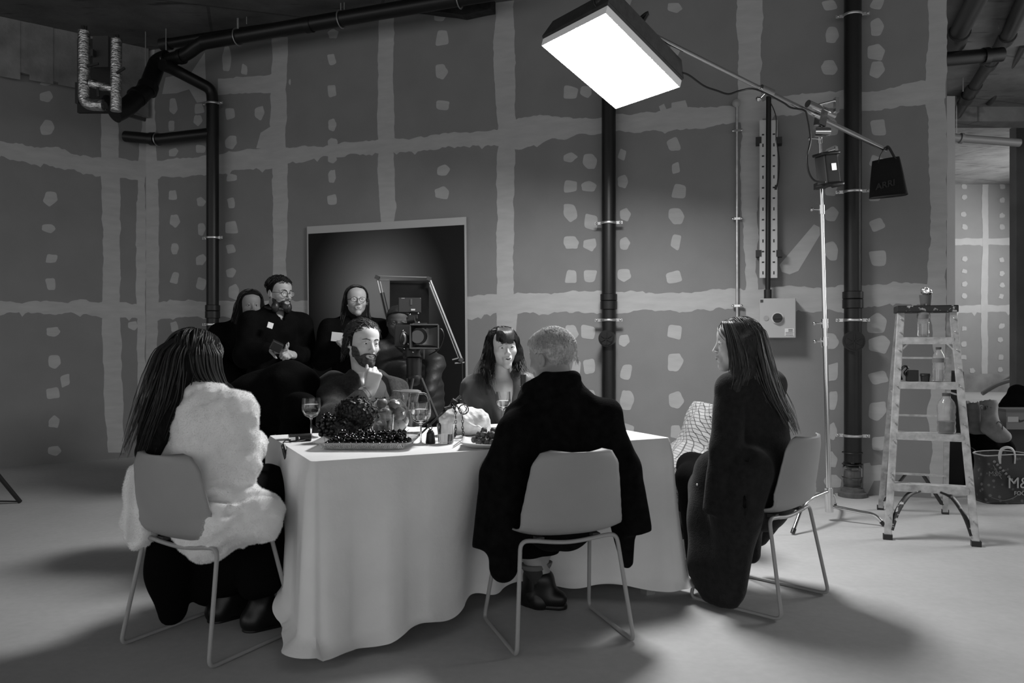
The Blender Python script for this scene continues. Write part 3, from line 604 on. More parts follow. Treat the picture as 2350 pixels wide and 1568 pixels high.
def rc(a, b, ra, rb=None, flat=None):
    a, b = V(a), V(b); rb = ra if rb is None else rb; r = max(ra, rb)
    lo, hi = np.minimum(a, b) - r, np.maximum(a, b) + r; n = None
    if flat is not None: n = V(flat[0]); n = n / np.linalg.norm(n); q = 1 / flat[1] - 1; bb = b + n * ((b - a) @ n) * q
    else: bb = b
    ab = bb - a; L = max(ab @ ab, 1e-9)
    def fn(X, Y, Z):
        x, y, z = X - a[0], Y - a[1], Z - a[2]
        if n is not None: w_ = (x * n[0] + y * n[1] + z * n[2]) * q; x, y, z = x + n[0] * w_, y + n[1] * w_, z + n[2] * w_
        t = np.clip((x * ab[0] + y * ab[1] + z * ab[2]) / L, 0, 1)
        return (np.sqrt((x - ab[0] * t) ** 2 + (y - ab[1] * t) ** 2 + (z - ab[2] * t) ** 2) - (ra + (rb - ra) * t)) * (flat[1] ** .5 if flat is not None else 1)
    return fn, lo, hi
def ell(c, r, R=None):
    c, r = V(c), V(r); R = np.eye(3) if R is None else np.array(R); m = r.max()
    def fn(X, Y, Z):
        x, y, z = X - c[0], Y - c[1], Z - c[2]; q = [R[0, i] * x + R[1, i] * y + R[2, i] * z for i in range(3)]
        k0 = np.sqrt(sum((q[i] / r[i]) ** 2 for i in range(3))); k1 = np.sqrt(sum((q[i] / r[i] ** 2) ** 2 for i in range(3))) + 1e-9
        return k0 * (k0 - 1) / k1
    return fn, c - m, c + m
def rbox(c, h, R=None, r=.01):
    c, h = V(c), V(h) - r; R = np.eye(3) if R is None else np.array(R); m = np.linalg.norm(h) + r
    def fn(X, Y, Z):
        x, y, z = X - c[0], Y - c[1], Z - c[2]; q = [np.abs(R[0, i] * x + R[1, i] * y + R[2, i] * z) - h[i] for i in range(3)]
        return np.sqrt(sum(np.maximum(t, 0) ** 2 for t in q)) + np.minimum(np.maximum(np.maximum(q[0], q[1]), q[2]), 0) - r
    return fn, c - m, c + m
def chain(F, pts, k=.03, flat=None):
    for (p, r), (p2, r2) in zip(pts[:-1], pts[1:]): F.u(rc(p, p2, r, r2, flat), k)
def rot(yaw=0, pitch=0, roll=0):          # yaw left +, pitch down +, roll to own right +
    return np.array(Matrix.Rotation(math.radians(yaw), 3, 'Z') @ Matrix.Rotation(math.radians(-pitch), 3, 'X') @ Matrix.Rotation(math.radians(roll), 3, 'Y'))
# ---------------------------------------------------------------- head, hand, body
class Head:
    def __init__(s, c, R, sc=1.0, fem=False): s.c, s.R, s.s, s.fem = V(c), R, sc, fem
    def p(s, x, y=None, z=None):
        q = V(x, y, z) if y is not None else V(x); return s.c + s.R @ (q * s.s)
    def loc(s, X, Y, Z):
        x, y, z = X - s.c[0], Y - s.c[1], Z - s.c[2]; return [(s.R[0, i] * x + s.R[1, i] * y + s.R[2, i] * z) / s.s for i in range(3)]
    def sculpt(s, F, o=0.0, detail=True):
        S = s.s; fem = s.fem; E = lambda c, r: ell(s.p(c), (V(r) + o) * S, s.R); C = lambda a, b, r, r2=None: rc(s.p(a), s.p(b), (r + o) * S, ((r if r2 is None else r2) + o) * S)
        F.u(E((0, -.012, .035), (.075, .095, .083)), .02); F.u(E((0, .028, -.02), (.062, .064, .08)), .04); F.u(E((0, .03, .058), (.064, .06, .048)), .03)
        for q in (-1, 1):
            F.u(C((q * (.043 if fem else .048), .0, -.052), (0, .068 if fem else .070, -.099), .018 if fem else .022, .017 if fem else .02), .03)
            F.u(E((q * .041, .052, -.022), (.025, .027, .023)), .02)
        F.u(E((0, .075, -.101), (.018 if fem else .023, .019, .015)), .02)
        if not detail: return
        for q in (-1, 1):
            if not fem: F.u(C((q * .008, .087, .027), (q * .048, .068, .026), .009, .008), .012)
            F.cut(E((q * .031, .101, .007), (.019, .017, .012)), .012)
            F.u(E((q * .011, .101, -.031), (.008, .010, .007)), .008)
            F.u(C((q * .016, .0835, .0115), (q * .033, .0885, .0152), .0046), .004); F.u(C((q * .033, .0885, .0152), (q * .047, .077, .0095), .0046), .004)
            F.u(C((q * .018, .084, .003), (q * .033, .0865, -.001), .0032), .004); F.u(C((q * .033, .0865, -.001), (q * .046, .078, .0045), .0032), .004)
            F.u(E((q * .080, -.012, -.004), (.010, .019, .030)), .006); F.u(C((q * .076, .002, -.02), (q * .072, .004, -.036), .006), .006); F.cut(E((q * .0875, -.009, .0), (.006, .011, .019)), .004)
        F.u(C((0, .088, .018), (0, .113 if fem else .117, -.025), .0065, .0088 if fem else .0105), .012)
        F.u(E((0, .086, -.061), (.028, .014, .021)), .015)
        F.u(C((-.020, .093, -.059), (0, .1015, -.055), .0045, .0055), .006); F.u(C((.020, .093, -.059), (0, .1015, -.055), .0045, .0055), .006); F.u(C((-.014, .095, -.0675), (.014, .095, -.0675), .0065), .007)
        F.cut(C((-.023, .1, -.0615), (.023, .1, -.0615), .0022), .003)
    def eyes(s, parent, look=(0, 0)):
        for q in (-1, 1):
            m = MB(); c = s.p(q * .031, .0755, .0075); R = Matrix(s.R @ rot(look[0], look[1])).to_3x3() @ Matrix.Rotation(math.radians(-90), 3, 'X')
            m.ball(c, .0125 * s.s, 16, 12, R)
            for i, f in enumerate(m.f):
                z = sum((R.inverted() @ (Vector(m.v[j]) - Vector(c))).z for j in f) / len(f) / (.0125 * s.s)
                m.mi[i] = 1 if z > .80 else 0
            m.build('eye', [EYEW, EYED], parent, world=False, smooth=True)
    def brows(s, parent, m_, th=.004):
        for q in (-1, 1):
            MB().tube([s.p(q * .013, .0955 - .008 * s.fem, .027), s.p(q * .03, .0945 - .008 * s.fem, .0335), s.p(q * .051, .076 - .006 * s.fem, .028)], [th * s.s, th * s.s, th * .5 * s.s], 8, flat=.7).build('eyebrow', m_, parent, world=False, smooth=True)
    def lips(s, parent, m_):
        mb = MB()
        for z, w_, r in ((-.0585, .019, .0030), (-.0650, .015, .0040)): mb.tube([s.p(-w_ - .003, .094, -.0615), s.p(-w_ * .5, .0998, z), s.p(0, .1022, z - .0004), s.p(w_ * .5, .0998, z), s.p(w_ + .003, .094, -.0615)], [.0015 * s.s, r * s.s, r * s.s, r * s.s, .0015 * s.s], 8)
        mb.build('lips', m_, parent, world=False, smooth=True)
    def cap(s, F, zl, off, amp=.006, freq=60, seed=1, st=(1, 1, 1), region_k=.8):
        """hair lying on the skull, above the hairline zl = [(y, z), ...] in head space"""
        s.sculpt(F, off, False); N = sines(seed); ys = [q[0] for q in zl]; zs = [q[1] for q in zl]
        F.disp(lambda X, Y, Z: amp * N(X, Y, Z, freq, st))
        def reg(X, Y, Z):
            x, y, z = s.loc(X, Y, Z); return (np.interp(np.broadcast_to(y, F.d.shape), ys, zs) - z) * s.s * region_k
        F.clip(reg)
    def glasses(s, parent, m_, round_=True):
        g = MB(); fr = []
        for q in (-1, 1):
            c = V(q * .033, .106, .004); pts = [s.p(c + V(.0265 * math.cos(a) * (1 if round_ else .6 + .4 * abs(math.cos(a)) ** .3), -.012 * abs(math.cos(a)) * (1 if math.cos(a) * q > 0 else .2), (.022 if round_ else .019) * math.sin(a))) for a in np.linspace(0, 2 * math.pi, 25)[:-1]]
            g.tube(pts, .0019 * s.s, 6, closed=True); g.tube([s.p(q * .058, .096, .008), s.p(q * .08, .03, .01), s.p(q * .08, -.03, .0)], .0018, 6)
        g.tube([s.p(-.008, .112, .008), s.p(0, .116, .011), s.p(.008, .112, .008)], .0017, 6)
        o = g.build('glasses', m_, parent, world=False, smooth=True)
        for q in (-1, 1):
            l = MB(); c = V(q * .033, .105, .004); ix = [l.pt(s.p(c + V(.025 * math.cos(a), -.006 * abs(math.cos(a)), .0205 * math.sin(a)))) for a in np.linspace(0, 2 * math.pi, 21)[:-1]]; l.face(ix); l.build('lens', GLASSTHIN, o, world=False, smooth=False)
        return o
def hand(F, wrist, R, side=1, curl=(35, 35, 35, 35), thumb=(40, 20), sc=1.0, spread=0):
    """R columns: x toward the thumb side (right hand), y along the fingers, z out of the back of the hand; side=-1 mirrors"""
    W = V(wrist); Pp = lambda x, y, z: W + R @ (V(-x * side, y, z) * sc); tips = []
    F.u(rc(Pp(.0, -.02, 0), Pp(.0, .03, 0), .027 * sc, .029 * sc, (R[:, 2], .75)), .015)
    for x in (-.026, -.009, .009, .026): F.u(rc(Pp(x * .7, .02, 0), Pp(x * 1.05, .083, .002), .0155 * sc, .0125 * sc), .012)
    for i, (x, L) in enumerate(((.029, (.040, .025, .020)), (.010, (.044, .028, .021)), (-.009, (.041, .026, .021)), (-.027, (.032, .020, .018)))):
        a = math.radians(curl[i] * .8); p = V(x, .086 - abs(x - .01) * .25, .002); sp = math.radians(spread * (x / .03)); seg = [p]
        for j, l in enumerate(L):
            p = p + V(math.sin(sp) * math.cos(a), math.cos(a) * math.cos(sp), -math.sin(a)) * l; seg.append(p); a += math.radians(curl[i] * (1.0 if j == 0 else .7))
        rr = (.0105, .0095, .0085, .0072) if i < 3 else (.009, .008, .0072, .0062)
        for j in range(3): F.u(rc(Pp(*seg[j]), Pp(*seg[j + 1]), rr[j] * sc, rr[j + 1] * sc), .004)
        tips.append(Pp(*seg[-1]))
    a, b = math.radians(thumb[0]), math.radians(thumb[1]); p = V(.022, .015, -.008); d = V(math.sin(a), math.cos(a) * math.cos(b), -math.cos(a) * math.sin(b)); q = p + d * .045
    F.u(rc(Pp(*p), Pp(*q), .016 * sc, .012 * sc), .012); d2 = V(math.sin(a * .6), math.cos(a * .6) * math.cos(b * 1.3), -math.sin(b * 1.3)); q2 = q + d2 * .034; q3 = q2 + V(math.sin(a * .45), math.cos(a * .45) * math.cos(b * 1.5), -math.sin(b * 1.5)) * .024
    F.u(rc(Pp(*q), Pp(*q2), .0118 * sc, .0100 * sc), .004); F.u(rc(Pp(*q2), Pp(*q3), .0100 * sc, .0078 * sc), .004); return tips
def torso(F, J, o=0.0, k=.05, fl=.62, w=(.150, .165)):
    F.u(rc(J['pel'], J['chest'], w[0] + o, w[1] + o, (J.get('fwd', (0, 1, 0)), fl)), k); F.u(rc(J['sh'][0], J['sh'][1], .052 + o, .052 + o), k); F.u(rc(J['chest'], J['neck'], .088 + o, .046 + o), k)
def arm(F, J, i, o=0.0, k=.03, end=1.0):
    F.u(rc(J['sh'][i], J['el'][i], .05 + o, .041 + o), k); F.u(rc(J['el'][i], V(J['el'][i]) + (V(J['wr'][i]) - V(J['el'][i])) * end, .041 + o, .027 + o), k)
def leg(F, J, i, o=0.0, k=.04, end=1.0):
    F.u(rc(J['hip'][i], J['kn'][i], .083 + o, .057 + o), k); F.u(rc(J['kn'][i], V(J['kn'][i]) + (V(J['an'][i]) - V(J['kn'][i])) * end, .056 + o, .036 + o), k)
def foot(F, J, i, o=0.0):
    a, t = V(J['an'][i]), V(J['toe'][i]); d = t - a; d[2] = 0; h = a - d / max(np.linalg.norm(d), 1e-6) * .035; h[2] = t[2] + .005
    F.u(rc(a, h, .036 + o, .034 + o), .02); F.u(rc(h, t, .033 + o, .028 + o), .03); F.u(rc(a, h + (t - h) * .6, .034 + o, .032 + o), .03)
def shoe(name, J, i, m_, parent, o=.009, shaft=0.0, extra=None):
    a, t = V(J['an'][i]), V(J['toe'][i]); lo = np.minimum(a, t) - .1; hi = np.maximum(a, t) + .1; hi[2] += shaft
    F = SDF(lo, hi, .006); foot(F, J, i, o)
    if shaft: k_ = V(J['kn'][i]); F.u(rc(a, a + (k_ - a) * shaft / np.linalg.norm(k_ - a), .043, .05), .02)
    else: F.clip(lambda X, Y, Z: Z + 0 * X + 0 * Y - (a[2] + .035))
    zb = t[2] - .034; F.clip(lambda X, Y, Z: zb - Z + 0 * X + 0 * Y); ob = F.mesh(name, m_, parent)
    d = t - a; d[2] = 0; d = d / np.linalg.norm(d); R = np.stack([np.array([d[1], -d[0], 0]), d, [0, 0, 1.]], 1)
    G_ = SDF(lo, hi, .006); h = a - d * .035; h[2] = zb; t2 = t.copy(); t2[2] = zb; G_.u(rc(h + V(0, 0, .0), t2, .040 + o * .4, .036 + o * .4), .01); z_ = zb
    G_.clip(lambda X, Y, Z: np.abs(Z - z_ - .004) + 0 * X + 0 * Y - .012); G_.mesh('sole', m_, ob); return ob
def body(root, J, hd, skin, arms=(0, 1), hands=None, legs=True, fine=()):
    pts = [J['pel'], J['chest'], J['neck'], *J['sh'], *[J['el'][i] for i in arms], *[J['wr'][i] for i in arms]] + ([*J['hip'], *J['kn'], *J['an'], *J['toe']] if legs else [])
    pts = np.array([V(p) for p in pts] + [hd.c]); lo, hi = pts.min(0) - .17, pts.max(0) + .17
    fn = [(hd.c - .135, hd.c + .135, .0034)] + list(fine)
    F = SDF(lo, hi, .016, fn); torso(F, J, -.015, .05)
    nb = V(J['neck']); F.u(rc(hd.p(0, -.022, -.055), nb, .046 if hd.fem else .056, .050 if hd.fem else .062), .03)
    for i in arms: arm(F, J, i)
    if legs:
        for i in (0, 1): leg(F, J, i); foot(F, J, i)
    hd.sculpt(F)
    for h in (hands or []): hand(F, **h)
    return F.mesh('body', skin, root, relax=1)
def strands(mb, guides, seed, r=.004, seg=5, wave=.004, wf=9):
    """guides: [(n, [(point, spread), ...])]; locks of hair as thin tapering tubes around each guide"""
    rn = random.Random(seed)
    for n, g in guides:
        P_ = catmull([p for p, s_ in g], seg); S_ = np.interp(np.linspace(0, len(g) - 1, len(P_)), range(len(g)), [s_ for p, s_ in g])
        for _ in range(n):
            a = rn.uniform(0, 6.283); rho = rn.uniform(.8, 1.12); ph = rn.uniform(0, 6.28); cut = rn.uniform(.72, 1.0); K = max(4, int(len(P_) * cut)); tw = rn.uniform(-.5, .5); ws = rn.uniform(.5, 1.4) * wave
            q = []
            for i in range(K):
                t = i / (len(P_) - 1); aa = a + tw * t
                q.append(P_[i] + Vector((math.cos(aa), math.sin(aa), 0)) * (S_[i] * rho) + Vector((math.sin(wf * t + ph), math.cos(wf * t * 1.1 + ph), 0)) * ws * t)
            rr = r * rn.uniform(.6, 1.25); mb.tube(q, [rr * (1 - .75 * (i / (K - 1)) ** 2) for i in range(K)], 5, flat=.6)
    return mb
def scalp(hd, mb, zl, n, length, r, seed, comb, lift=.006, off=.012, noise=.35, part=0.0):
    rn = random.Random(seed); c0 = V(0, -.012, .035); off += .007; R0 = V(.075 + off, .095 + off, .083 + off); ys = [q[0] for q in zl]; zs = [q[1] for q in zl]; k = 0; tries = 0
    while k < n and tries < n * 30:
        tries += 1; d = V(rn.gauss(0, 1), rn.gauss(0, 1), rn.gauss(0, 1)); d /= np.linalg.norm(d); p = c0 + d * R0
        if p[2] < np.interp(p[1], ys, zs): continue
        k += 1; cm = V(comb(p - V(part, 0, 0))) + V(rn.uniform(-1, 1), rn.uniform(-1, 1), rn.uniform(-1, 1)) * noise; L_ = length * rn.uniform(.6, 1.2); N = 7; q = []; x = p.copy()
        for i in range(N):
            t = i / (N - 1); e = (x - c0) / R0; e /= max(np.linalg.norm(e), 1e-6)
            if x[2] < .02: e = V(e[0], e[1], 0) / max(np.linalg.norm(e[:2]), 1e-6); y = V(c0[0] + e[0] * R0[0], c0[1] + e[1] * R0[1], x[2])
            else: y = c0 + e * R0
            nn = e / R0; nn /= np.linalg.norm(nn); q.append(hd.p(y + nn * (lift * t + .001 * math.sin(9 * t + k)))); dd = cm - nn * (cm @ nn); dd /= max(np.linalg.norm(dd), 1e-6); x = y + dd * L_ / (N - 1)
        rr = r * rn.uniform(.7, 1.3); mb.tube(q, [rr * .8] + [rr * (1 - .8 * (i / (N - 1)) ** 2) for i in range(1, N)], 5, flat=.6)
    return mb
def half(p, n):                            # half-space that keeps the side against n
    p, n = V(p), V(n) / np.linalg.norm(V(n)); return lambda X, Y, Z: (X - p[0]) * n[0] + (Y - p[1]) * n[1] + (Z - p[2]) * n[2]
def down(p): return (math.copysign(max(.7, min(abs(p[0]) * 18, 1.0)), p[0]) * .9, -.55, -1.0)
def Rcols(y, z):                          # hand frame from finger direction and back-of-hand normal
    y = V(y) / np.linalg.norm(V(y)); z = V(z); z = z - y * (z @ y); z /= np.linalg.norm(z); return np.stack([np.cross(y, z), y, z], 1)
SKIN = mat('skin_light', .50, .55, noise=.06, nscale=30, bump=.05, bscale=250); SKIND = mat('skin_mid', .30, .55, noise=.06, nscale=30)
EYEW = mat('eye_white', .6, .25); EYED = mat('eye_dark', .012, .15); HAIRD = mat('dark_hair', .022, .42, noise=.5, nscale=30, stretch=(6, 6, .6), spec=.35); HAIRB = mat('brown_hair', .06, .45, noise=.5, nscale=30, stretch=(6, 6, .6), spec=.4)
HAIRG = mat('grey_hair', .42, .6, noise=.45, nscale=70, stretch=(2, 2, 1), bump=.5, bscale=220); LIPD = mat('dark_lipstick', .06, .4); LIPN = mat('lip', .22, .5)
matte = lambda n, g: mat(n, g, .95, noise=.5, nscale=30, stretch=(6, 6, .6), spec=.06)
HD2 = [matte('dark_hair_under', .010), HAIRD]; HB2 = [matte('brown_hair_under', .035), HAIRB]
GLASSTHIN = mat('thin_lens', .9, .05, alpha=.12, spec=.8); BLACKC = mat('black_cloth', .0035, .98, noise=.4, nscale=12, bump=.2, bscale=90, spec=.06); BLACKT = mat('black_trousers', .0035, .95, bump=.15, bscale=120, spec=.06); LEATHER = mat('black_leather', .005, .4, noise=.3, nscale=20)
def person(label, loc, yaw): return thing('person', label, 'person', loc, math.radians(yaw))
def to_local(loc, yaw):
    a = math.radians(yaw); L = V(loc)
    def fn(p): q = V(p) - L; return V(q[0] * math.cos(a) + q[1] * math.sin(a), -q[0] * math.sin(a) + q[1] * math.cos(a), q[2])
    return fn
def bounds(pts, m): a = np.array([V(p) for p in pts]); return a.min(0) - m, a.max(0) + m
# ================================================================ people round the table
N1, N2, N3 = sines(3), sines(11), sines(23)
def folds(a, f, st=(1, 1, 1), n=N2): return lambda X, Y, Z: -a * np.abs(n(X, Y, Z, f, st)) + a * .6
# ---------------------------------------------------------------- woman in white fur, from behind
FUR = mat('white_fur', .78, 1.0, noise=.07, nscale=14, sheen=.3)
def woman_in_fur():
    loc, yaw = (-1.218, 3.212, 0), -27.9; r = person('seated woman with very long dark hair and a white fur jacket, back turned', loc, yaw)
    J = dict(pel=(0, -.06, .55), chest=(0, -.04, .87), neck=(-.045, -.035, .99), sh=((-.20, -.05, .92), (.165, -.03, .92)), el=((-.27, -.01, .69), (.155, -.01, .69)), wr=((-.12, .24, .62), (.03, .2, .76)),
             hip=((-.09, -.02, .54), (.09, -.02, .54)), kn=((-.18, .33, .53), (.02, .33, .55)), an=((-.13, .20, .09), (.09, .19, .09)), toe=((-.09, .33, .035), (.158, .335, .035)))
    hd = Head((-.065, -.015, 1.118), rot(-8, 4, 3), .97, True)
    body(r, J, hd, SKIN, hands=[dict(wrist=J['wr'][1], R=Rcols((-.3, .9, .2), (.6, .2, .7)), side=1, curl=(45, 50, 50, 50)), dict(wrist=J['wr'][0], R=Rcols((.5, .8, 0), (0, .2, 1)), side=-1)])
    hd.eyes(r)
    F = SDF((-.42, -.3, .3), (.4, .4, 1.1), .012); torso(F, J, -.03); arm(F, J, 0, .018); F.disp(folds(.006, 22)); F.clip(lambda X, Y, Z: .44 - Z + 0 * X + 0 * Y); F.mesh('top', BLACKC, r)['label'] = 'black top bared at the left shoulder'
    F = SDF((-.42, -.4, .3), (.45, .5, 1.1), .0085)
    F.u(rc((.03, -.055, .50), (.02, -.055, .86), .165, .172, ((0, 1, 0), .66)), .05); F.u(rc((-.02, -.05, .93), J['sh'][1], .075, .084), .05); F.u(rc((.0, -.05, .97), (.07, -.04, .96), .07, .07), .04)
    F.u(rc(J['sh'][1], J['el'][1], .084, .082), .03); F.u(rc(J['el'][1], J['wr'][1], .08, .065), .02)
    F.u(rc((.04, -.03, .72), (.12, -.0, .68), .10, .085), .04); F.u(ell((.165, -.02, .52), (.17, .165, .125)), .05); F.u(ell((.06, .0, .51), (.17, .15, .10)), .04)
    F.cut(ell((-.24, .0, .96), (.15, .24, .22)), .03); chain(F, [((-.13, -.12, .76), .06), ((-.225, -.17, .64), .045), ((-.245, -.175, .50), .048), ((-.25, -.165, .41), .042)], .03, ((0, 1, 0), .7)); F.u(ell((-.235, -.15, .42), (.05, .06, .05)), .02)
    F.disp(lambda X, Y, Z: .016 * N1(X, Y, Z, 26, (1, 1, 1.5)) * np.clip((.8 - Z) * 3 + .4, .35, 1) + .0035 * N2(X, Y, Z, 95) + .002 * N3(X, Y, Z, 260))
    for (a, b, w_) in (((.235, -.07, .595), (.13, -.16, .60), .010), ((.3, .05, .6), (.17, -.17, .62), .007), ((.28, -.13, .49), (.21, -.19, .43), .008), ((.26, .0, .77), (.21, -.09, .76), .007), ((.16, -.15, .86), (.12, -.16, .72), .006)): F.cut(rc(a, b, w_, w_), .04)
    F.cut(rbox((0, -.305, .6), (.222, .12, .20)), .02)
    fur = F.mesh('fur_jacket', FUR, r, 1, None, (110000, .0075, 5))
    # skirt and boots
    F = SDF((-.45, -.3, -.02), (.3, .62, .75), .011)
    for i in (0, 1): F.u(rc(J['hip'][i], J['kn'][i], .12, .095), .06); F.u(rc(J['kn'][i], (J['an'][i][0], J['an'][i][1], .2), .095, .085), .06)
    chain(F, [((-.20, -.02, .46), .10), ((-.235, .0, .25), .095), ((-.235, .01, .07), .065)], .05, ((1, 0, 0), .6)); chain(F, [((-.19, .2, .44), .12), ((-.2, .19, .14), .09)], .05, ((1, 0, 0), .7)); F.u(rc((-.06, .26, .42), (-.10, .23, .22), .14, .12), .06)
    F.disp(lambda X, Y, Z: .008 * N1(X, Y, Z, 34, (1, 1, .3))); F.clip(lambda X, Y, Z: .012 - Z + 0 * X + 0 * Y); F.mesh('skirt', BLACKT, r)
    for i in (0, 1): shoe('boot', J, i, LEATHER, r, .014, .22)
    # hair
    F = SDF((-.35, -.32, .66), (.25, .2, 1.3), .008)
    hd.cap(F, [(-.12, -.3), (.0, -.2), (.05, .0), (.075, .075), (.1, .09)], .009, .003, 50)
    G = [(-.065, -.03, 1.18), (-.07, -.085, 1.09), (-.09, -.125, .98), (-.13, -.15, .87), (-.17, -.165, .76)]
    G2 = [(-.03, -.01, 1.17), (.0, -.02, 1.09), (.04, .02, .99), (.075, .065, .92), (.085, .08, .87)]
    chain(F, list(zip(G, (.07, .084, .088, .08, .062))), .05, ((.3, 1, 0), .62)); chain(F, list(zip(G2, (.055, .052, .04, .024, .01))), .04)
    F.disp(lambda X, Y, Z: .0035 * N1(X, Y, Z, 120, (1, 1, .10)) + .003 * N2(X, Y, Z, 60, (1, 1, .2)))
    mb = strands(MB(), [(170, [((-.065, -.015, 1.238), .03), ((-.075, -.09, 1.17), .078), ((-.08, -.115, 1.07), .098), ((-.09, -.135, .98), .104), ((-.13, -.155, .87), .094), ((-.18, -.17, .735), .085)]), (170, [((-.04, -.01, 1.236), .02), ((-.01, -.04, 1.15), .075), ((.005, -.03, 1.06), .07), ((.04, .02, .98), .055), ((.078, .068, .91), .03), ((.09, .085, .85), .015)]), (18, [((-.09, .0, 1.22), .03), ((-.15, -.05, 1.1), .03), ((-.19, -.12, .95), .03), ((-.225, -.17, .80), .035), ((-.245, -.19, .72), .04)])], 4, .0030)
    scalp(hd, mb, [(-.12, -.05), (.0, .0), (.05, .03), (.08, .08), (.12, .09)], 420, .16, .0032, 31, down, .012, .016, .2)
    F.mesh('hair', HD2, r, 1, mb)
    c = MB(); L = to_local(loc, yaw); p0 = Vector(L(P(566, 1003, 3.36))); R_ = Euler((.5, .3, .4)).to_matrix()
    return r, L
WF_, LWF = woman_in_fur()
ph = MB(); q = P(560, 992, 3.38); ph.box(q, (.012, .012, .06), Euler((.25, -.35, .3)).to_matrix()); tag(ph.build('phone', mat('pale_card', .55, .35), smooth=False, bevel=.003), 'pale slim phone held up in front of the white fur sleeve', 'phone')
# ---------------------------------------------------------------- grey-haired man, from behind
COATB = mat('black_wool', .005, 1.0, noise=.5, nscale=30, bump=.25, bscale=150, spec=.05, sheen=.01)
def grey_man():
    loc, yaw = (.183, 3.30, 0), 18; L = to_local(loc, yaw); r = person('grey-haired man in a black coat seated with his back to the camera', loc, yaw)
    J = dict(pel=(0, -.03, .56), chest=(.01, .02, .90), neck=(.01, .055, 1.03), sh=(L(P(1192, 958, 3.34)), L(P(1394, 954, 3.34))), el=((-.25, .12, .66), (.26, .12, .66)), wr=((-.1, .36, .56), (.1, .36, .56)),
             hip=((-.09, .0, .54), (.09, .0, .54)), kn=((-.15, .34, .5), (.17, .34, .5)), an=(L(P(1246, 1330, 3.60)), L(P(1226, 1322, 3.62))), toe=(L(P(1282, 1375, 3.58)), L(P(1205, 1372, 3.66))))
    hd = Head(L(P(1266, 822, 3.42)), rot(28, 6, -4), 1.0)
    body(r, J, hd, SKIND, hands=[dict(wrist=J['wr'][0], R=Rcols((.6, .7, -.2), (0, .3, 1)), side=-1), dict(wrist=J['wr'][1], R=Rcols((-.6, .7, -.2), (0, .3, 1)), side=1)], fine=())
    hd.eyes(r); hd.brows(r, HAIRG)
    F = SDF(hd.c - .15, hd.c + .16, .0042); hd.cap(F, [(-.12, -.055), (-.05, -.045), (-.035, .02), (.012, .03), (.02, .02), (.05, .05), (.08, .078), (.11, .1)], .008, .0016, 190, 5); top = SDF(hd.c - .15, hd.c + .16, .0042)
    hd.cap(top, [(-.12, .035), (-.09, .03), (.0, .045), (.03, .05), (.08, .074), (.11, .1)], .010, .001, 90, 9, (1, .5, 1)); k = .012; hh = np.maximum(k - np.abs(F.d - top.d), 0) / k; F.d = np.minimum(F.d, top.d) - hh * hh * k * .25
    mb = scalp(hd, MB(), [(-.12, .05), (-.09, .04), (.0, .045), (.03, .05), (.08, .076), (.12, .1)], 1100, .030, .0013, 5, lambda p: (.4, .9, .1), .006, .007, .32); scalp(hd, mb, [(-.12, -.04), (-.06, -.03), (-.04, .02), (.02, .04), (.05, .06)], 600, .014, .0011, 6, lambda p: (0, -.2, -1), .002, .008, .3)
    F.mesh('hair', HAIRG, r, 1, mb)
    F = SDF((-.52, -.42, .15), (.52, .3, 1.14), .0105)
    F.u(rc((0, -.03, .50), (.01, .02, .88), .17, .17, ((0, 1, 0), .62)), .06); F.u(rc(J['sh'][0], J['sh'][1], .058), .04); F.u(rc((0, .03, .93), (.01, .045, 1.0), .09, .065), .06); [F.u(rc((q * .05, .04, .975), V(J['sh'][i]) + (0, 0, .01), .06, .05), .04) for i, q in ((0, -1), (1, 1))]
    cl, cr_ = L(P(1116, 1262, 3.24)), L(P(1466, 1222, 3.30))
    for i, md, cf in ((0, L(P(1143, 1090, 3.27)), cl), (1, L(P(1432, 1075, 3.33)), cr_)):
        S = F.like(); S.u(rc(J['sh'][i], md, .066, .066), .03); S.u(rc(md, cf + (cf - md) * .3, .066, .060), .03); S.clip(half(cf + (0, 0, .0), (cf - md) / np.linalg.norm(cf - md) + (0, .0, -.2))); F.add(S, .02)
    
    chain(F, [((-.17, .0, .82), .09), (L(P(1172, 1150, 3.24)), .085), (L(P(1155, 1302, 3.22)), .062)], .05); chain(F, [((.17, .0, .82), .09), (L(P(1420, 1130, 3.36)), .075), (L(P(1440, 1290, 3.37)), .032)], .05)
    for a, b in (((-.085, .10, 1.0), (-.05, -.02, 1.045)), ((-.05, -.02, 1.045), (.06, -.025, 1.045)), ((.06, -.025, 1.045), (.11, .07, 1.0))): F.u(rc(a, b, .034), .02)
    F.cut(rc(L(P(1395, 905, 3.18)), L(P(1430, 1010, 3.18)), .02), .05); F.cut(rc(L(P(1330, 890, 3.2)), L(P(1398, 908, 3.2)), .012), .03)
    F.disp(lambda X, Y, Z: .004 * N1(X, Y, Z, 16, (1, 1, .5)) - .007 * np.abs(N2(X, Y, Z, 26, (1, 1, .22))) + .004)
    F.cut(rbox((0, -.305, .6), (.222, .12, .20)), .02); F.mesh('coat', COATB, r)
    F = SDF((-.35, -.2, .15), (.35, .62, .72), .011)
    for i in (0, 1): F.u(rc(J['hip'][i], J['kn'][i], .105, .08), .05); a = V(J['kn'][i]); b = V(J['an'][i]); F.u(rc(a, a + (b - a) * .66, .078, .07), .03)
    F.clip(lambda X, Y, Z: .232 - Z + 0 * X + 0 * Y); F.mesh('trousers', BLACKT, r)
    SOCK = mat('charcoal_sock', .03, .9, bump=.2, bscale=300)
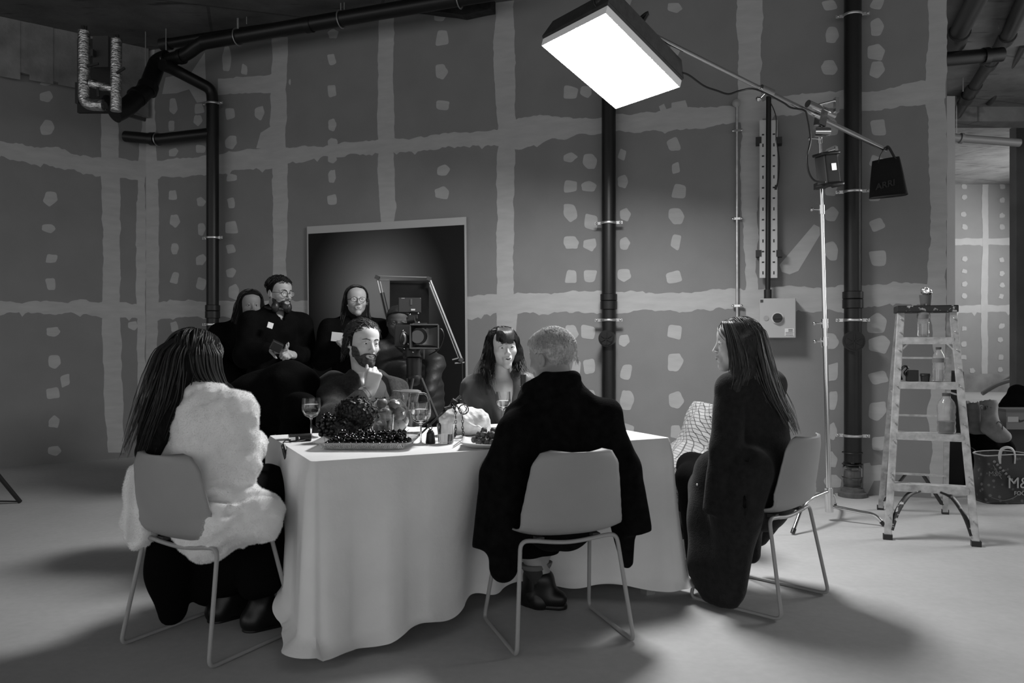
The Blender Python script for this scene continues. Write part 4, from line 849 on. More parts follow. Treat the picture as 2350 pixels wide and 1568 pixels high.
    for i in (0, 1):
        a, b = V(J['kn'][i]), V(J['an'][i]); F = SDF(np.minimum(a, b) - .12, np.maximum(a, b) + .12, .006); F.u(rc(a, b + (0, 0, -.03), .062, .043)); F.clip(lambda X, Y, Z: Z - .19 + 0 * X + 0 * Y); F.mesh('sock', SOCK, r)
        F = SDF(np.minimum(a, b) - .12, np.maximum(a, b) + .12, .005); F.u(rc(a, b + (0, 0, -.03), .064, .045)); F.clip(lambda X, Y, Z: np.abs(Z - .185) - .012 + 0 * X + 0 * Y); F.mesh('sock_band', mat('grey_sock_band', .12, .9), r)
        shoe('shoe', J, i, LEATHER, r, .010)
    return r
grey_man()
# ---------------------------------------------------------------- woman in the long grey coat, profile
COATG = mat('grey_wool', .017, 1.0, noise=.3, nscale=40, bump=.3, bscale=160, sheen=.08, spec=.1)
def coat_woman():
    loc, yaw = (1.164, 3.734, 0), 46; L = to_local(loc, yaw); r = person('woman with long brown hair in a long grey coat, seated in profile facing left', loc, yaw)
    J = dict(pel=(0, -.02, .56), chest=(-.01, .03, .94), neck=(-.03, .05, 1.07), sh=((-.185, .05, .985), (.18, .03, .985)), el=((-.25, .07, .72), (.24, .1, .72)), wr=((-.21, .12, .55), (.06, .17, .60)),
             hip=((-.09, .02, .54), (.09, .02, .54)), kn=(L((.90, 4.02, .51)), L((.93, 4.13, .55))), an=(L((.93, 4.00, .09)), L((.93, 4.2, .30))), toe=(L((.845, 4.02, .035)), L((.835, 4.17, .21))))
    hd = Head(L(P(1693, 792, 3.76)), rot(33, 3, 0), .98, True)
    body(r, J, hd, SKIN, hands=[dict(wrist=J['wr'][0], R=Rcols((.8, .1, -.5), (-.3, .2, .9)), side=-1, curl=(70, 70, 70, 70)), dict(wrist=J['wr'][1], R=Rcols((-.9, .1, -.2), (0, .3, .9)), side=1, curl=(70, 70, 70, 70))])
    hd.eyes(r, (0, 8)); hd.brows(r, HAIRB); hd.lips(r, LIPN)
    F = SDF((-.5, -.36, -.02), (.48, .5, 1.16), .0105)
    F.u(rc((0, -.03, .50), (-.01, .02, .92), .18, .18, ((0, 1, 0), .66)), .06); F.u(rc(J['sh'][0], J['sh'][1], .07), .05); F.u(rc((-.02, .03, 1.0), (-.03, .045, 1.06), .11, .065), .05)
    cuff = L(P(1655, 1165, 3.56)); mid = L(P(1668, 1030, 3.58)); S = F.like(); S.u(rc(J['sh'][0], mid, .070, .073), .03); S.u(rc(mid, cuff + (cuff - mid) * .5, .073, .084, ((1, .3, 0), .75)), .03); S.clip(half(cuff + (0, 0, -.03), (.0, .1, -1)))
    F.u(rc(J['sh'][1], J['el'][1], .075, .07), .04); F.u(rc(J['el'][1], J['wr'][1], .07, .055), .03)
    chain(F, [(L(P(1640, 1090, 3.74)), .12), (L(P(1640, 1200, 3.70)), .13), (L(P(1638, 1300, 3.64)), .115), (L(P(1650, 1372, 3.60)), .085)], .06, (tuple(L((loc[0] + .8, loc[1] + .6, 0))), .55))
    chain(F, [((-.2, -.05, .62), .11), (L(P(1690, 1190, 3.56)), .10), (L(P(1680, 1350, 3.55)), .055)], .05); chain(F, [(L(P(1625, 1120, 3.86)), .10), (L(P(1618, 1330, 3.78)), .06)], .05)
    chain(F, [((.02, .12, .5), .13), (L(P(1722, 1270, 3.80)), .05)], .05); chain(F, [((.15, .0, .52), .13), ((.29, .04, .42), .075), ((.31, .16, .2), .04)], .05)
    chain(F, [((-.09, .06, .56), .12), ((-.12, .16, .54), .08)], .05)
    F.cut(rc(L(P(1722, 950, 3.5)), L(P(1708, 1185, 3.47)), .014), .03); F.cut(rbox((0, -.305, .6), (.222, .12, .20)), .02)
    F.cut(rc(L(P(1620, 1195, 3.44)), L(P(1690, 1203, 3.44)), .014), .025)
    F.disp(lambda X, Y, Z: .003 * N1(X, Y, Z, 14, (1, 1, .5)) - .010 * np.abs(N3(X, Y, Z, 20, (1, 1, .18))) + .006); S.disp(lambda X, Y, Z: .003 * N1(X, Y, Z, 30, (1, 1, .6))); F.add(S, .008); F.clip(lambda X, Y, Z: .012 - Z + 0 * X + 0 * Y)
    ct = F.mesh('coat', COATG, r); b = MB(); b.ball(L(P(1600, 1113, 3.61)), .006, 8, 6); b.build('button', CHROME, ct, world=False)
    F = SDF((-.3, -.2, -.02), (.4, .68, .75), .011)
    for i in (0, 1): F.u(rc(J['hip'][i], J['kn'][i], .095, .072), .05); F.u(rc(J['kn'][i], J['an'][i], .07, .052), .03)
    F.mesh('trousers', BLACKT, r)
    for i in (0, 1): shoe('shoe', J, i, LEATHER, r, .010)
    F = SDF(hd.c - (.3, .42, .62), hd.c + (.25, .22, .17), .0085)
    hd.cap(F, [(-.12, -.3), (-.02, -.25), (.0, -.1), (.02, .01), (.04, .06), (.06, .09), (.1, .13)], .007, .002, 50)
    G = [L(P(1703, 775, 3.74)), L(P(1725, 840, 3.72)), L(P(1748, 900, 3.70)), L(P(1775, 950, 3.72)), L(P(1800, 985, 3.74))]; chain(F, list(zip(G, (.08, .078, .072, .052, .025))), .06, (tuple(hd.R[:, 0] * .5 + V(.3, .8, 0)), .75))
    G2 = [L(P(1705, 790, 3.68)), L(P(1705, 850, 3.64)), L(P(1690, 890, 3.58))]; chain(F, list(zip(G2, (.06, .05, .022))), .04)
    F.disp(lambda X, Y, Z: .0035 * N1(X, Y, Z, 110, (1, 1, .15)) + .003 * N2(X, Y, Z, 55, (1, 1, .25)))
    mb = strands(MB(), [(330, [(L(P(1690, 732, 3.76)), .03), (L(P(1715, 760, 3.74)), .075), (L(P(1730, 830, 3.71)), .085), (L(P(1752, 900, 3.69)), .082), (L(P(1785, 960, 3.70)), .07), (L(P(1805, 1000, 3.72)), .06)]), (60, [(L(P(1672, 738, 3.72)), .025), (L(P(1690, 790, 3.66)), .04), (L(P(1700, 850, 3.62)), .045), (L(P(1692, 900, 3.56)), .035)]), (14, [(L(P(1690, 735, 3.76)), .02), (L(P(1745, 800, 3.76)), .03), (L(P(1775, 870, 3.74)), .03), (L(P(1805, 930, 3.74)), .03), (L(P(1815, 975, 3.74)), .03)])], 14, .0026)
    scalp(hd, mb, [(-.12, -.06), (.0, .0), (.02, .01), (.045, .045), (.068, .072), (.1, .105)], 480, .15, .0027, 33, down, .012, .013, .2)
    F.mesh('hair', HB2, r, 1, mb)
coat_woman()
# ---------------------------------------------------------------- bearded man, facing us
TWEED = mat('dark_tweed', .030, .95, noise=.45, nscale=90, bump=.3, bscale=200, sheen=.05, spec=.2); SHIRT = mat('white_shirt', .72, .8, bump=.2, bscale=60)
def bearded_man():
    loc, yaw = (-.82, 4.46, 0), 206; L = to_local(loc, yaw); r = person('bearded man in a dark jacket with one fist raised to his mouth', loc, yaw)
    wr, el = L(P(851, 893, 4.17)), L((-.905, 4.04, .80)); kn = L(P(864, 845, 4.17))
    J = dict(pel=(0, -.04, .56), chest=(0, .02, .87), neck=L(P(836, 868, 4.42)), sh=(L((-.655, 4.40, .925)), L((-1.02, 4.47, .945))), el=(L((-.62, 4.20, .78)), el), wr=(L((-.72, 4.02, .80)), wr),
             hip=((-.09, .0, .54), (.09, .0, .54)), kn=((-.14, .36, .48), (.14, .36, .48)), an=((-.14, .30, .09), (.14, .30, .09)), toe=((-.14, .43, .035), (.14, .43, .035)))
    hd = Head(L(P(833, 789, 4.37)), rot(14, 5, -3), 1.0)
    fd = V(L(P(866, 838, 4.15))) - V(wr); body(r, J, hd, SKIN, hands=[dict(wrist=wr, R=Rcols(fd, L(P(1175, 845, 1.0)) - V(wr)), side=1, curl=(92, 98, 98, 96), thumb=(20, 20)), dict(wrist=J['wr'][0], R=Rcols((.7, .6, 0), (0, 0, 1)), side=-1)],
         fine=[(V(wr) - .06, V(wr) + .14, .004)])
    hd.eyes(r, (8, 3)); BRW = mat('brown_short_hair', .04, .5, noise=.6, nscale=60, bump=.4, bscale=160); hd.brows(r, BRW, .0048); hd.lips(r, LIPN)
    F = SDF(hd.c - .16, hd.c + .18, .0048); hd.cap(F, [(-.13, -.11), (-.05, -.09), (-.012, -.05), (.008, -.02), (.02, .04), (.035, .08), (.06, .105), (.11, .14)], .007, .003, 75, 8, (1, .6, 1)); F.u(rc(hd.p(-.07, -.02, .02), hd.p(-.08, -.035, -.05), .02, .022), .03); F.u(rc(hd.p(.07, -.03, .02), hd.p(.08, -.045, -.05), .02, .022), .03)
    mb = scalp(hd, MB(), [(-.13, -.09), (-.05, -.07), (-.012, -.04), (.012, -.01), (.03, .05), (.05, .066), (.08, .084), (.11, .12)], 1300, .075, .0026, 3, lambda p: (p[0] * 7 + .25, -.9, .25 - p[2] * 3), .010, .007, .38, .02)
    scalp(hd, mb, [(-.13, -.10), (-.05, -.08), (-.02, -.03), (.0, .02), (.03, .08), (.06, .14)], 420, .062, .0024, 17, lambda p: (p[0] * 9, -.5, -.5 - p[2] * 2), .017, .006, .6)
    F.mesh('hair', [matte('brown_short_under', .016), BRW], r, 1, mb)
    F = SDF(hd.c - .16, hd.c + .15, .0042); hd.sculpt(F, .0065, True); F.disp(lambda X, Y, Z: .0022 * N1(X, Y, Z, 210) + .0016 * N2(X, Y, Z, 90))
    def reg(X, Y, Z):
        x, y, z = hd.loc(X, Y, Z); ax_ = np.abs(x); top_ = np.interp(np.broadcast_to(ax_, F.d.shape), [0, .012, .03, .046, .062, .075], [-.046, -.044, -.047, -.062, -.035, -.01])
        m1 = z - top_; m2 = (.045 + .018 * (z < -.075)) - y - 0 * x; mouth = .0125 - np.sqrt((x * .55) ** 2 + (z + .062) ** 2); under = -.118 - z + (.05 - y) * .3
        return np.maximum(np.maximum(np.maximum(m1, m2 - .03), mouth), under)
    F.clip(reg); F.mesh('beard', BRW, r)
    F = SDF((-.35, -.25, .42), (.4, .3, 1.12), .009); torso(F, J, .0, .05); nb = V(J['neck']); F.u(rc(nb - (0, 0, .03), nb + (0, 0, .05), .070, .068), .02); F.clip(lambda X, Y, Z: Z - (nb[2] + .05) - .35 * (Y - nb[1]) + 0 * X); a = V(wr); b = V(el); F.u(rc(a + (b - a) * .16, a + (b - a) * .5, .041, .047), .01); [F.u(rc(nb + (q * .066, -.01, .035), nb + (q * .03, .085, -.03), .012, .014), .012) for q in (-1, 1)]; F.disp(folds(.004, 40)); F.mesh('shirt', SHIRT, r)['label'] = 'white shirt collar and cuff'
    F = SDF((-.5, -.3, .42), (.5, .55, 1.12), .0085); torso(F, J, .022, .05, .64)
    for i in (0, 1): F.u(rc(J['sh'][i], J['el'][i], .076, .064), .04)
    F.u(rc(el, V(el) + (V(wr) - V(el)) * .70, .064, .047), .03); F.u(rc(J['el'][0], J['wr'][0], .062, .045), .03)
    F.cut(ell(V(J['chest']) + (0, .15, .07), (.085, .13, .22)), .012); F.cut(rc(nb - (0, 0, .05), nb + (0, .02, .12), .07, .075), .012)
    for s_ in (-1, 1):
        for p0, p1, w_ in (((s_ * .078, .03, .135), (s_ * .105, .095, .06), .022), ((s_ * .105, .095, .06), (s_ * .03, .142, -.14), .021)): F.u(rc(V(J['chest']) + p0, V(J['chest']) + p1, w_, w_, ((.0, 1, .0), .6)), .01)
        F.u(rc(nb + (s_ * .07, .0, .0), nb + (s_ * .045, -.06, .03), .02), .015)
    F.cut(rc(V(J['sh'][1]) + (-.06, .09, .05), V(J['sh'][1]) + (-.03, .12, -.12), .008), .03)
    F.disp(lambda X, Y, Z: .008 * N1(X, Y, Z, 24, (1, 1, .8)) + .004 * N2(X, Y, Z, 55)); F.mesh('jacket', TWEED, r)
    F = SDF((-.35, -.2, .0), (.35, .5, .7), .013)
    for i in (0, 1): F.u(rc(J['hip'][i], J['kn'][i], .1, .075), .05); F.u(rc(J['kn'][i], J['an'][i], .07, .055), .03)
    F.mesh('trousers', BLACKT, r); [shoe('shoe', J, i, LEATHER, r) for i in (0, 1)]
    m = MB(); a = V(wr); d = (V(el) - a) / np.linalg.norm(V(el) - a); c = a + d * .03; u_ = np.cross(d, (0, 0, 1)); u_ /= np.linalg.norm(u_); m.tube(arc(c, u_, np.cross(d, u_), .0335, 0, 2 * math.pi, 24)[:-1], .0016, 6, closed=True); m.build('bracelet', mat('cord', .2, .6), r, world=False)
bearded_man()
# ---------------------------------------------------------------- woman with the fringe, facing us
TOPG = mat('pale_grey_satin', .085, .5, noise=.1, nscale=6, bump=.1, bscale=50, sheen=.2)
def fringe_woman():
    loc, yaw = (-.04, 4.84, 0), 192; L = to_local(loc, yaw); r = person('woman with a dark fringe and wavy hair in a pale V-neck top', loc, yaw)
    J = dict(pel=(0, -.03, .55), chest=L(P(1150, 925, 4.80)), neck=L(P(1150, 867, 4.82)), sh=(L(P(1212, 885, 4.82)), L(P(1087, 890, 4.80))), el=(L(P(1228, 985, 4.72)), L(P(1070, 985, 4.70))), wr=(L((.02, 4.58, .70)), L((-.22, 4.55, .70))),
             hip=((-.09, .0, .54), (.09, .0, .54)), kn=((-.12, .36, .5), (.12, .36, .5)), an=((-.12, .30, .09), (.12, .30, .09)), toe=((-.12, .43, .03), (.12, .43, .03)))
    hd = Head(L(P(1155, 799, 4.76)), rot(4, 2, 4), .97, True)
    body(r, J, hd, SKIN, hands=[dict(wrist=J['wr'][0], R=Rcols((.5, .8, 0), (0, 0, 1)), side=-1), dict(wrist=J['wr'][1], R=Rcols((-.5, .8, 0), (0, 0, 1)), side=1)])
    hd.eyes(r, (0, 0)); hd.brows(r, HAIRD, .003); hd.lips(r, LIPD)
    F = SDF((-.36, -.25, .42), (.36, .42, 1.1), .0085); torso(F, J, .006, .05, .62)
    for i in (0, 1): F.u(rc(J['sh'][i], J['el'][i], .068, .062), .05); F.u(rc(J['el'][i], J['wr'][i], .062, .04), .03)
    c = V(J['chest']); F.cut(rc(c + (0, .12, -.10), c + (0, .06, .14), .012, .085), .012); F.cut(rc(V(J['neck']) + (0, .02, -.01), V(J['neck']) + (0, 0, .1), .072, .09), .012)
    for s_ in (-1, 1): F.u(rc(c + (s_ * .02, .115, -.12), c + (s_ * .088, .066, .075), .017, .019), .008); F.u(rc(c + (s_ * .088, .066, .075), c + (s_ * .085, -.02, .10), .019, .016), .008)
    F.disp(lambda X, Y, Z: -.013 * np.abs(N1(X, Y, Z, 24, (1, 1, .3))) + .006 + .002 * N2(X, Y, Z, 60)); F.mesh('top', TOPG, r)
    F = SDF((-.3, -.2, .0), (.3, .5, .72), .013)
    for i in (0, 1): F.u(rc(J['hip'][i], J['kn'][i], .1, .075), .05); F.u(rc(J['kn'][i], J['an'][i], .065, .05), .03)
    F.mesh('trousers', BLACKT, r); [shoe('shoe', J, i, LEATHER, r) for i in (0, 1)]
    F = SDF(hd.c - (.2, .2, .36), hd.c + (.2, .2, .18), .006)
    hd.cap(F, [(-.12, -.2), (-.02, -.16), (.0, -.12), (.03, -.02), (.055, .03), (.075, .045), (.12, .05)], .006, .002, 50)
    chain(F, [(hd.p(.07, -.01, .05), .035), (hd.p(.088, -.005, -.05), .034), (L(P(1116, 850, 4.70)), .03), (L(P(1118, 880, 4.68)), .012)], .03)
    chain(F, [(hd.p(-.07, -.01, .05), .035), (hd.p(-.085, -.005, -.05), .034), (L(P(1186, 832, 4.76)), .027), (L(P(1188, 850, 4.76)), .012)], .03)
    F.u(rc(hd.p(0, -.075, -.02), hd.p(0, -.095, -.16), .06, .06), .03); F.cut(ell(hd.p(0, .10, -.06), V(.055, .09, .10), hd.R), .01); F.cut(rc(hd.p(0, .03, -.12), hd.p(0, .06, -.22), .05, .06), .01)
    F.disp(lambda X, Y, Z: .005 * N1(X, Y, Z, 70, (1, 1, .45)) + .003 * N2(X, Y, Z, 120, (1, 1, .3)))
    mb = strands(MB(), [(110, [(hd.p(.04, .0, .12), .02), (hd.p(.085, .0, .03), .025), (hd.p(.095, .0, -.06), .032), (L(P(1114, 860, 4.69)), .05), (L(P(1118, 915, 4.65)), .035)]), (14, [(hd.p(.06, .0, .12), .02), (hd.p(.11, .0, .0), .02), (L(P(1100, 860, 4.72)), .03), (L(P(1083, 895, 4.68)), .03)]), (100, [(hd.p(-.04, .0, .12), .02), (hd.p(-.082, .0, .03), .022), (hd.p(-.09, .0, -.06), .03), (L(P(1192, 850, 4.75)), .045), (L(P(1196, 872, 4.74)), .04)])], 6, .0027, 5, .014, 15)
    scalp(hd, mb, [(-.12, -.06), (-.02, -.03), (.0, -.0), (.02, .03), (.035, .1), (.09, .14)], 260, .12, .0026, 35, down, .008, .012, .2)
    rn = random.Random(8)
    for i in range(64):                                              # the fringe
        x = -.06 + .12 * i / 63 + rn.uniform(-.002, .002); ln = rn.uniform(.02, .034) - (.016 if abs(x) > .04 else 0); y1 = math.sqrt(max(.0, 1 - (x / .075) ** 2)) * .098
        mb.tube([hd.p(x * .7, .055, .128), hd.p(x * .92, y1 * .9 + .014, .09), hd.p(x, y1 + .013, .055), hd.p(x * 1.02, y1 + .010, .058 - ln)], [.004, .0042, .0036, .001], 5, flat=.6)
    F.mesh('hair', HD2, r, 1, mb)
    m = MB(); ch = catmull([V(J['neck']) + (-.06, .04, -.01), c + (-.03, .095, .05), c + (0, .115, .005), c + (.03, .095, .05), V(J['neck']) + (.06, .04, -.01)], 5); m.tube(ch, .0012, 5); nk = m.build('necklace', mat('silver_chain', .8, .25, 1.0), r, world=False); m = MB(); m.ball(c + (0, .122, -.006), .008, 8, 6); m.build('pendant', mat('silver_chain', .8, .25, 1.0), nk, world=False)
fringe_woman()
# ================================================================ the crew standing behind
def standing(L, Hh, head_px, yaw_h, el, wr, fem=False, pitch=0, lean=(0, 0), roll=0, hw=.19, hy=None):
    z = Hh; x, y = lean
    J = dict(pel=(0, 0, z * .53), chest=(x * .7, y * .7, z * .755), neck=(x, y, z * .835), sh=((x - hw, y, z * .785), (x + hw, y, z * .785)), el=el, wr=wr, hip=((-.09, 0, z * .5), (.09, 0, z * .5)), kn=((-.10, .02, z * .27), (.10, .02, z * .27)), an=((-.10, -.02, .09), (.10, -.02, .09)), toe=((-.12, .12, .035), (.12, .12, .035)))
    hd = Head(L(P(*head_px)), rot(yaw_h, pitch, roll), .95 if fem else 1.0, fem); return J, hd
def coat(r, J, o, hem, name, m_, lo=(-.5, -.4, 0), hi=(.5, .5, 1.6), h=.0115, coll=True, wide=0.0):
    F = SDF(lo, hi, h); torso(F, J, o, .05, .66)
    for i in (0, 1): F.u(rc(J['sh'][i], J['el'][i], .052 + o, .05 + o), .04); e_ = V(J['el'][i]); w_ = V(J['wr'][i]); F.u(rc(e_, e_ + (w_ - e_) * .82, .054 + o, .038 + o), .03)
    p = V(J['pel']); F.u(rc(p, (p[0], p[1], hem + .1), .15 + o, .165 + o + wide, ((0, 1, 0), .7)), .05); n = V(J['neck'])
    if coll:
        for a, b in (((-.065, .06, -.02), (-.07, -.02, .025)), ((-.07, -.02, .025), (.07, -.02, .025)), ((.07, -.02, .025), (.065, .06, -.02))): F.u(rc(n + a, n + b, .026), .02)
    F.cut(rc(n + (0, .12, -.16), n + (0, .05, .06), .01, .06), .012)
    F.disp(lambda X, Y, Z: .006 * N1(X, Y, Z, 18, (1, 1, .6)) + .003 * N2(X, Y, Z, 45)); F.clip(lambda X, Y, Z: hem - Z + 0 * X + 0 * Y); return F.mesh(name, m_, r)
def trousers(r, J, h=.014):
    lo, hi = bounds([*J['hip'], *J['kn'], *J['an']], .14); F = SDF(lo, hi, h)
    for i in (0, 1): F.u(rc(J['hip'][i], J['kn'][i], .1, .078), .05); F.u(rc(J['kn'][i], J['an'][i], .076, .062), .03)
    F.mesh('trousers', BLACKT, r); [shoe('shoe', J, i, LEATHER, r) for i in (0, 1)]
def crew_man():
    loc, yaw = (-1.80, 6.02, 0), 222; L = to_local(loc, yaw); r = person('standing bearded man in glasses and black jacket, headphones round his neck', loc, yaw)
    wrR = L(P(622, 806, 5.72)); J, hd = standing(L, 1.70, (641, 674, 5.98), 14, ((-.27, .02, 1.08), (.25, .06, 1.09)), (L(P(672, 815, 5.78)), wrR), pitch=6, lean=(0, .03), hw=.2)
    body(r, J, hd, SKIND, hands=[dict(wrist=wrR, R=Rcols(V(L(P(650, 806, 5.70))) - V(wrR), (0, -.3, -.9)), side=1, curl=(28, 30, 32, 34), thumb=(50, -25)), dict(wrist=J['wr'][0], R=Rcols((.6, .6, .1), (-.5, .4, .6)), side=-1, curl=(60, 60, 60, 60))], fine=[(V(wrR) - .04, V(wrR) + .13, .006)])
    hd.eyes(r, (0, 10)); m_ = mat('dark_short_hair', .012, .5, noise=.5, nscale=60, bump=.4, bscale=160); hd.brows(r, m_, .004); hd.glasses(r, mat('thin_frame', .05, .3, .6))
    F = SDF(hd.c - .15, hd.c + .17, .005); hd.cap(F, [(-.12, -.06), (-.03, -.05), (-.012, -.01), (.01, .01), (.025, .06), (.05, .09), (.11, .14)], .006, .001, 80, 8); t = SDF(hd.c - .15, hd.c + .17, .005); hd.cap(t, [(-.12, .05), (.02, .07), (.05, .1), (.11, .14)], .008, .003, 85, 12); F.d = np.minimum(F.d, t.d); F.mesh('hair', [matte('dark_short_under', .008), m_], r, 1, scalp(hd, MB(), [(-.12, .03), (.03, .055), (.075, .08), (.11, .1)], 340, .045, .0036, 7, lambda p: (.15, .8, .9), .014, .006, .6))
    F = SDF(hd.c - .16, hd.c + .15, .005); hd.sculpt(F, .005, True); F.disp(lambda X, Y, Z: .0016 * N1(X, Y, Z, 210))
    def reg(X, Y, Z):
        x, y, z = hd.loc(X, Y, Z); ax_ = np.abs(x); top_ = np.interp(np.broadcast_to(ax_, F.d.shape), [0, .012, .03, .046, .062, .075], [-.046, -.044, -.047, -.062, -.052, -.03])
        return np.maximum(np.maximum(np.maximum(z - top_, .012 - y - 0 * x), .011 - np.sqrt((x * .55) ** 2 + (z + .062) ** 2)), -.118 - z + (.05 - y) * .3)
    F.clip(reg); F.mesh('beard', m_, r)
    ct = coat(r, J, .03, .82, 'jacket', BLACKC, wide=.02); trousers(r, J)
    b = MB(); q = L(P(620, 747, 5.78)); b.box(q, (.021, .004, .021), Matrix.Rotation(-.3, 3, 'Y')); b.build('badge', mat('white_badge', .6, .5), ct, world=False, smooth=False)['label'] = 'small white square badge'
    h = MB(); n = V(J['neck']); h.tube([n + V(.085 * math.cos(a), .02 + .085 * math.sin(a), .03 - .01 * math.sin(a)) for a in np.linspace(.9, math.pi * 2 + math.pi - .9, 22)], .012, 8); h.build('headphone_band', BLACKPL, r, world=False)
    for q in (-1, 1): c = MB(); c.ball(n + (q * .05, .10, .035), (.03, .028, .042), 14, 8); c.build('headphone_cup', BLACKPL, r, world=False)
    m = MB(); q = P(634, 795, 5.62); m.box(q, (.042, .028, .034), Euler((.2, .45, .4)).to_matrix()); tag(m.build('light_meter', BLACKPL, smooth=False, bevel=.008), 'black handheld meter in the open hand of the standing man', 'meter')
crew_man()
def crew_woman_left():
    loc, yaw = (-2.16, 6.42, 0), 215; L = to_local(loc, yaw); r = person('woman in black half hidden behind the shoulder of the standing man', loc, yaw)
    J, hd = standing(L, 1.60, (575, 702, 6.35), -6, ((-.24, .02, 1.02), (.24, .04, 1.02)), ((-.12, .2, .92), (.12, .22, .92)), True, 4)
    body(r, J, hd, mat('skin_dim', .20, .6), legs=True); hd.eyes(r, (0, 8)); hd.brows(r, HAIRD, .003); hd.lips(r, mat('lip_dim', .1, .5)); coat(r, J, .03, .6, 'coat', BLACKC); trousers(r, J)
    F = SDF(hd.c - (.3, .3, .5), hd.c + (.3, .2, .17), .009); hd.cap(F, [(-.12, -.3), (-.02, -.25), (.0, -.1), (.03, .04), (.05, .085), (.1, .12)], .012, .003, 50)
    for s_ in (-1, 1): chain(F, [(hd.p(s_ * .06, -.045, .03), .036), (hd.p(s_ * .085, -.055, -.1), .045), (hd.p(s_ * .11, -.05, -.25), .045), (hd.p(s_ * .12, -.03, -.36), .03)], .03)
    F.u(rc(hd.p(0, -.06, 0), hd.p(0, -.09, -.3), .09, .09), .05); F.disp(lambda X, Y, Z: .005 * N1(X, Y, Z, 80, (1, 1, .4))); mb = strands(MB(), [(60, [(hd.p(s_ * .05, -.02, .11), .025), (hd.p(s_ * .08, -.03, .03), .03), (hd.p(s_ * .09, -.045, -.1), .045), (hd.p(s_ * .115, -.04, -.25), .05), (hd.p(s_ * .125, -.02, -.38), .05)]) for s_ in (-1, 1)], 22, .003, 5, .012, 14)
    F.mesh('hair', HD2, r, 1, scalp(hd, mb, [(-.12, -.06), (.0, .02), (.03, .06), (.05, .12), (.1, .14)], 260, .16, .003, 37, down, .012, .016, .3))
crew_woman_left()
def crew_woman_glasses():
    loc, yaw = (-1.21, 6.15, 0), 196; L = to_local(loc, yaw); r = person('standing woman in glasses with long dark hair in front of the dark backdrop', loc, yaw)
    wrR = L(P(792, 782, 5.9)); J, hd = standing(L, 1.64, (818, 692, 6.08), 4, ((-.24, -.0, 1.06), (.25, .04, 1.06)), (L(P(815, 786, 5.86)), wrR), True, -4, lean=(0, .02))
    body(r, J, hd, SKIND, hands=[dict(wrist=wrR, R=Rcols(V(L(P(815, 777, 5.86))) - V(wrR), (0, .9, .3)), side=1, curl=(50, 50, 50, 50)), dict(wrist=J['wr'][0], R=Rcols((.7, .3, 0), (0, .9, .2)), side=-1, curl=(50, 50, 50, 50))])
    hd.eyes(r, (0, 0)); hd.brows(r, HAIRD, .003); hd.lips(r, LIPN); hd.glasses(r, BLACKPL, False); coat(r, J, .028, .62, 'coat', BLACKC); trousers(r, J)
    F = SDF(hd.c - (.22, .22, .48), hd.c + (.22, .2, .17), .0075); hd.cap(F, [(-.12, -.3), (-.02, -.25), (-.005, -.1), (.02, .03), (.035, .075), (.06, .105), (.1, .13)], .006, .002, 50)
    for s_ in (-1, 1): chain(F, [(hd.p(s_ * .062, -.045, .03), .024), (hd.p(s_ * .076, -.055, -.07), .026), (hd.p(s_ * .096, -.02, -.19), .03), (hd.p(s_ * .10, .03, -.30), .018)], .02)
    F.u(rc(hd.p(0, -.06, 0), hd.p(0, -.08, -.22), .08, .085), .04); F.disp(lambda X, Y, Z: .004 * N1(X, Y, Z, 90, (1, 1, .3))); mb = strands(MB(), [(60, [(hd.p(s_ * .05, -.02, .11), .02), (hd.p(s_ * .078, -.03, .03), .022), (hd.p(s_ * .082, -.045, -.08), .03), (hd.p(s_ * .10, -.01, -.2), .036), (hd.p(s_ * .105, .035, -.33), .03)]) for s_ in (-1, 1)], 21, .0028, 5, .008, 12)
    F.mesh('hair', HD2, r, 1, scalp(hd, mb, [(-.12, -.06), (.0, .0), (.02, .08), (.035, .12), (.1, .14)], 240, .13, .0028, 36, down, .008, .011, .2))
    m = MB(); m.box(P(778, 774, 5.84), (.055, .003, .034), Euler((.3, .1, .3)).to_matrix()); tag(m.build('folded_paper', mat('paper', .55, .8), smooth=False), 'folded white paper in the hands of the standing woman in glasses', 'paper')
crew_woman_glasses()
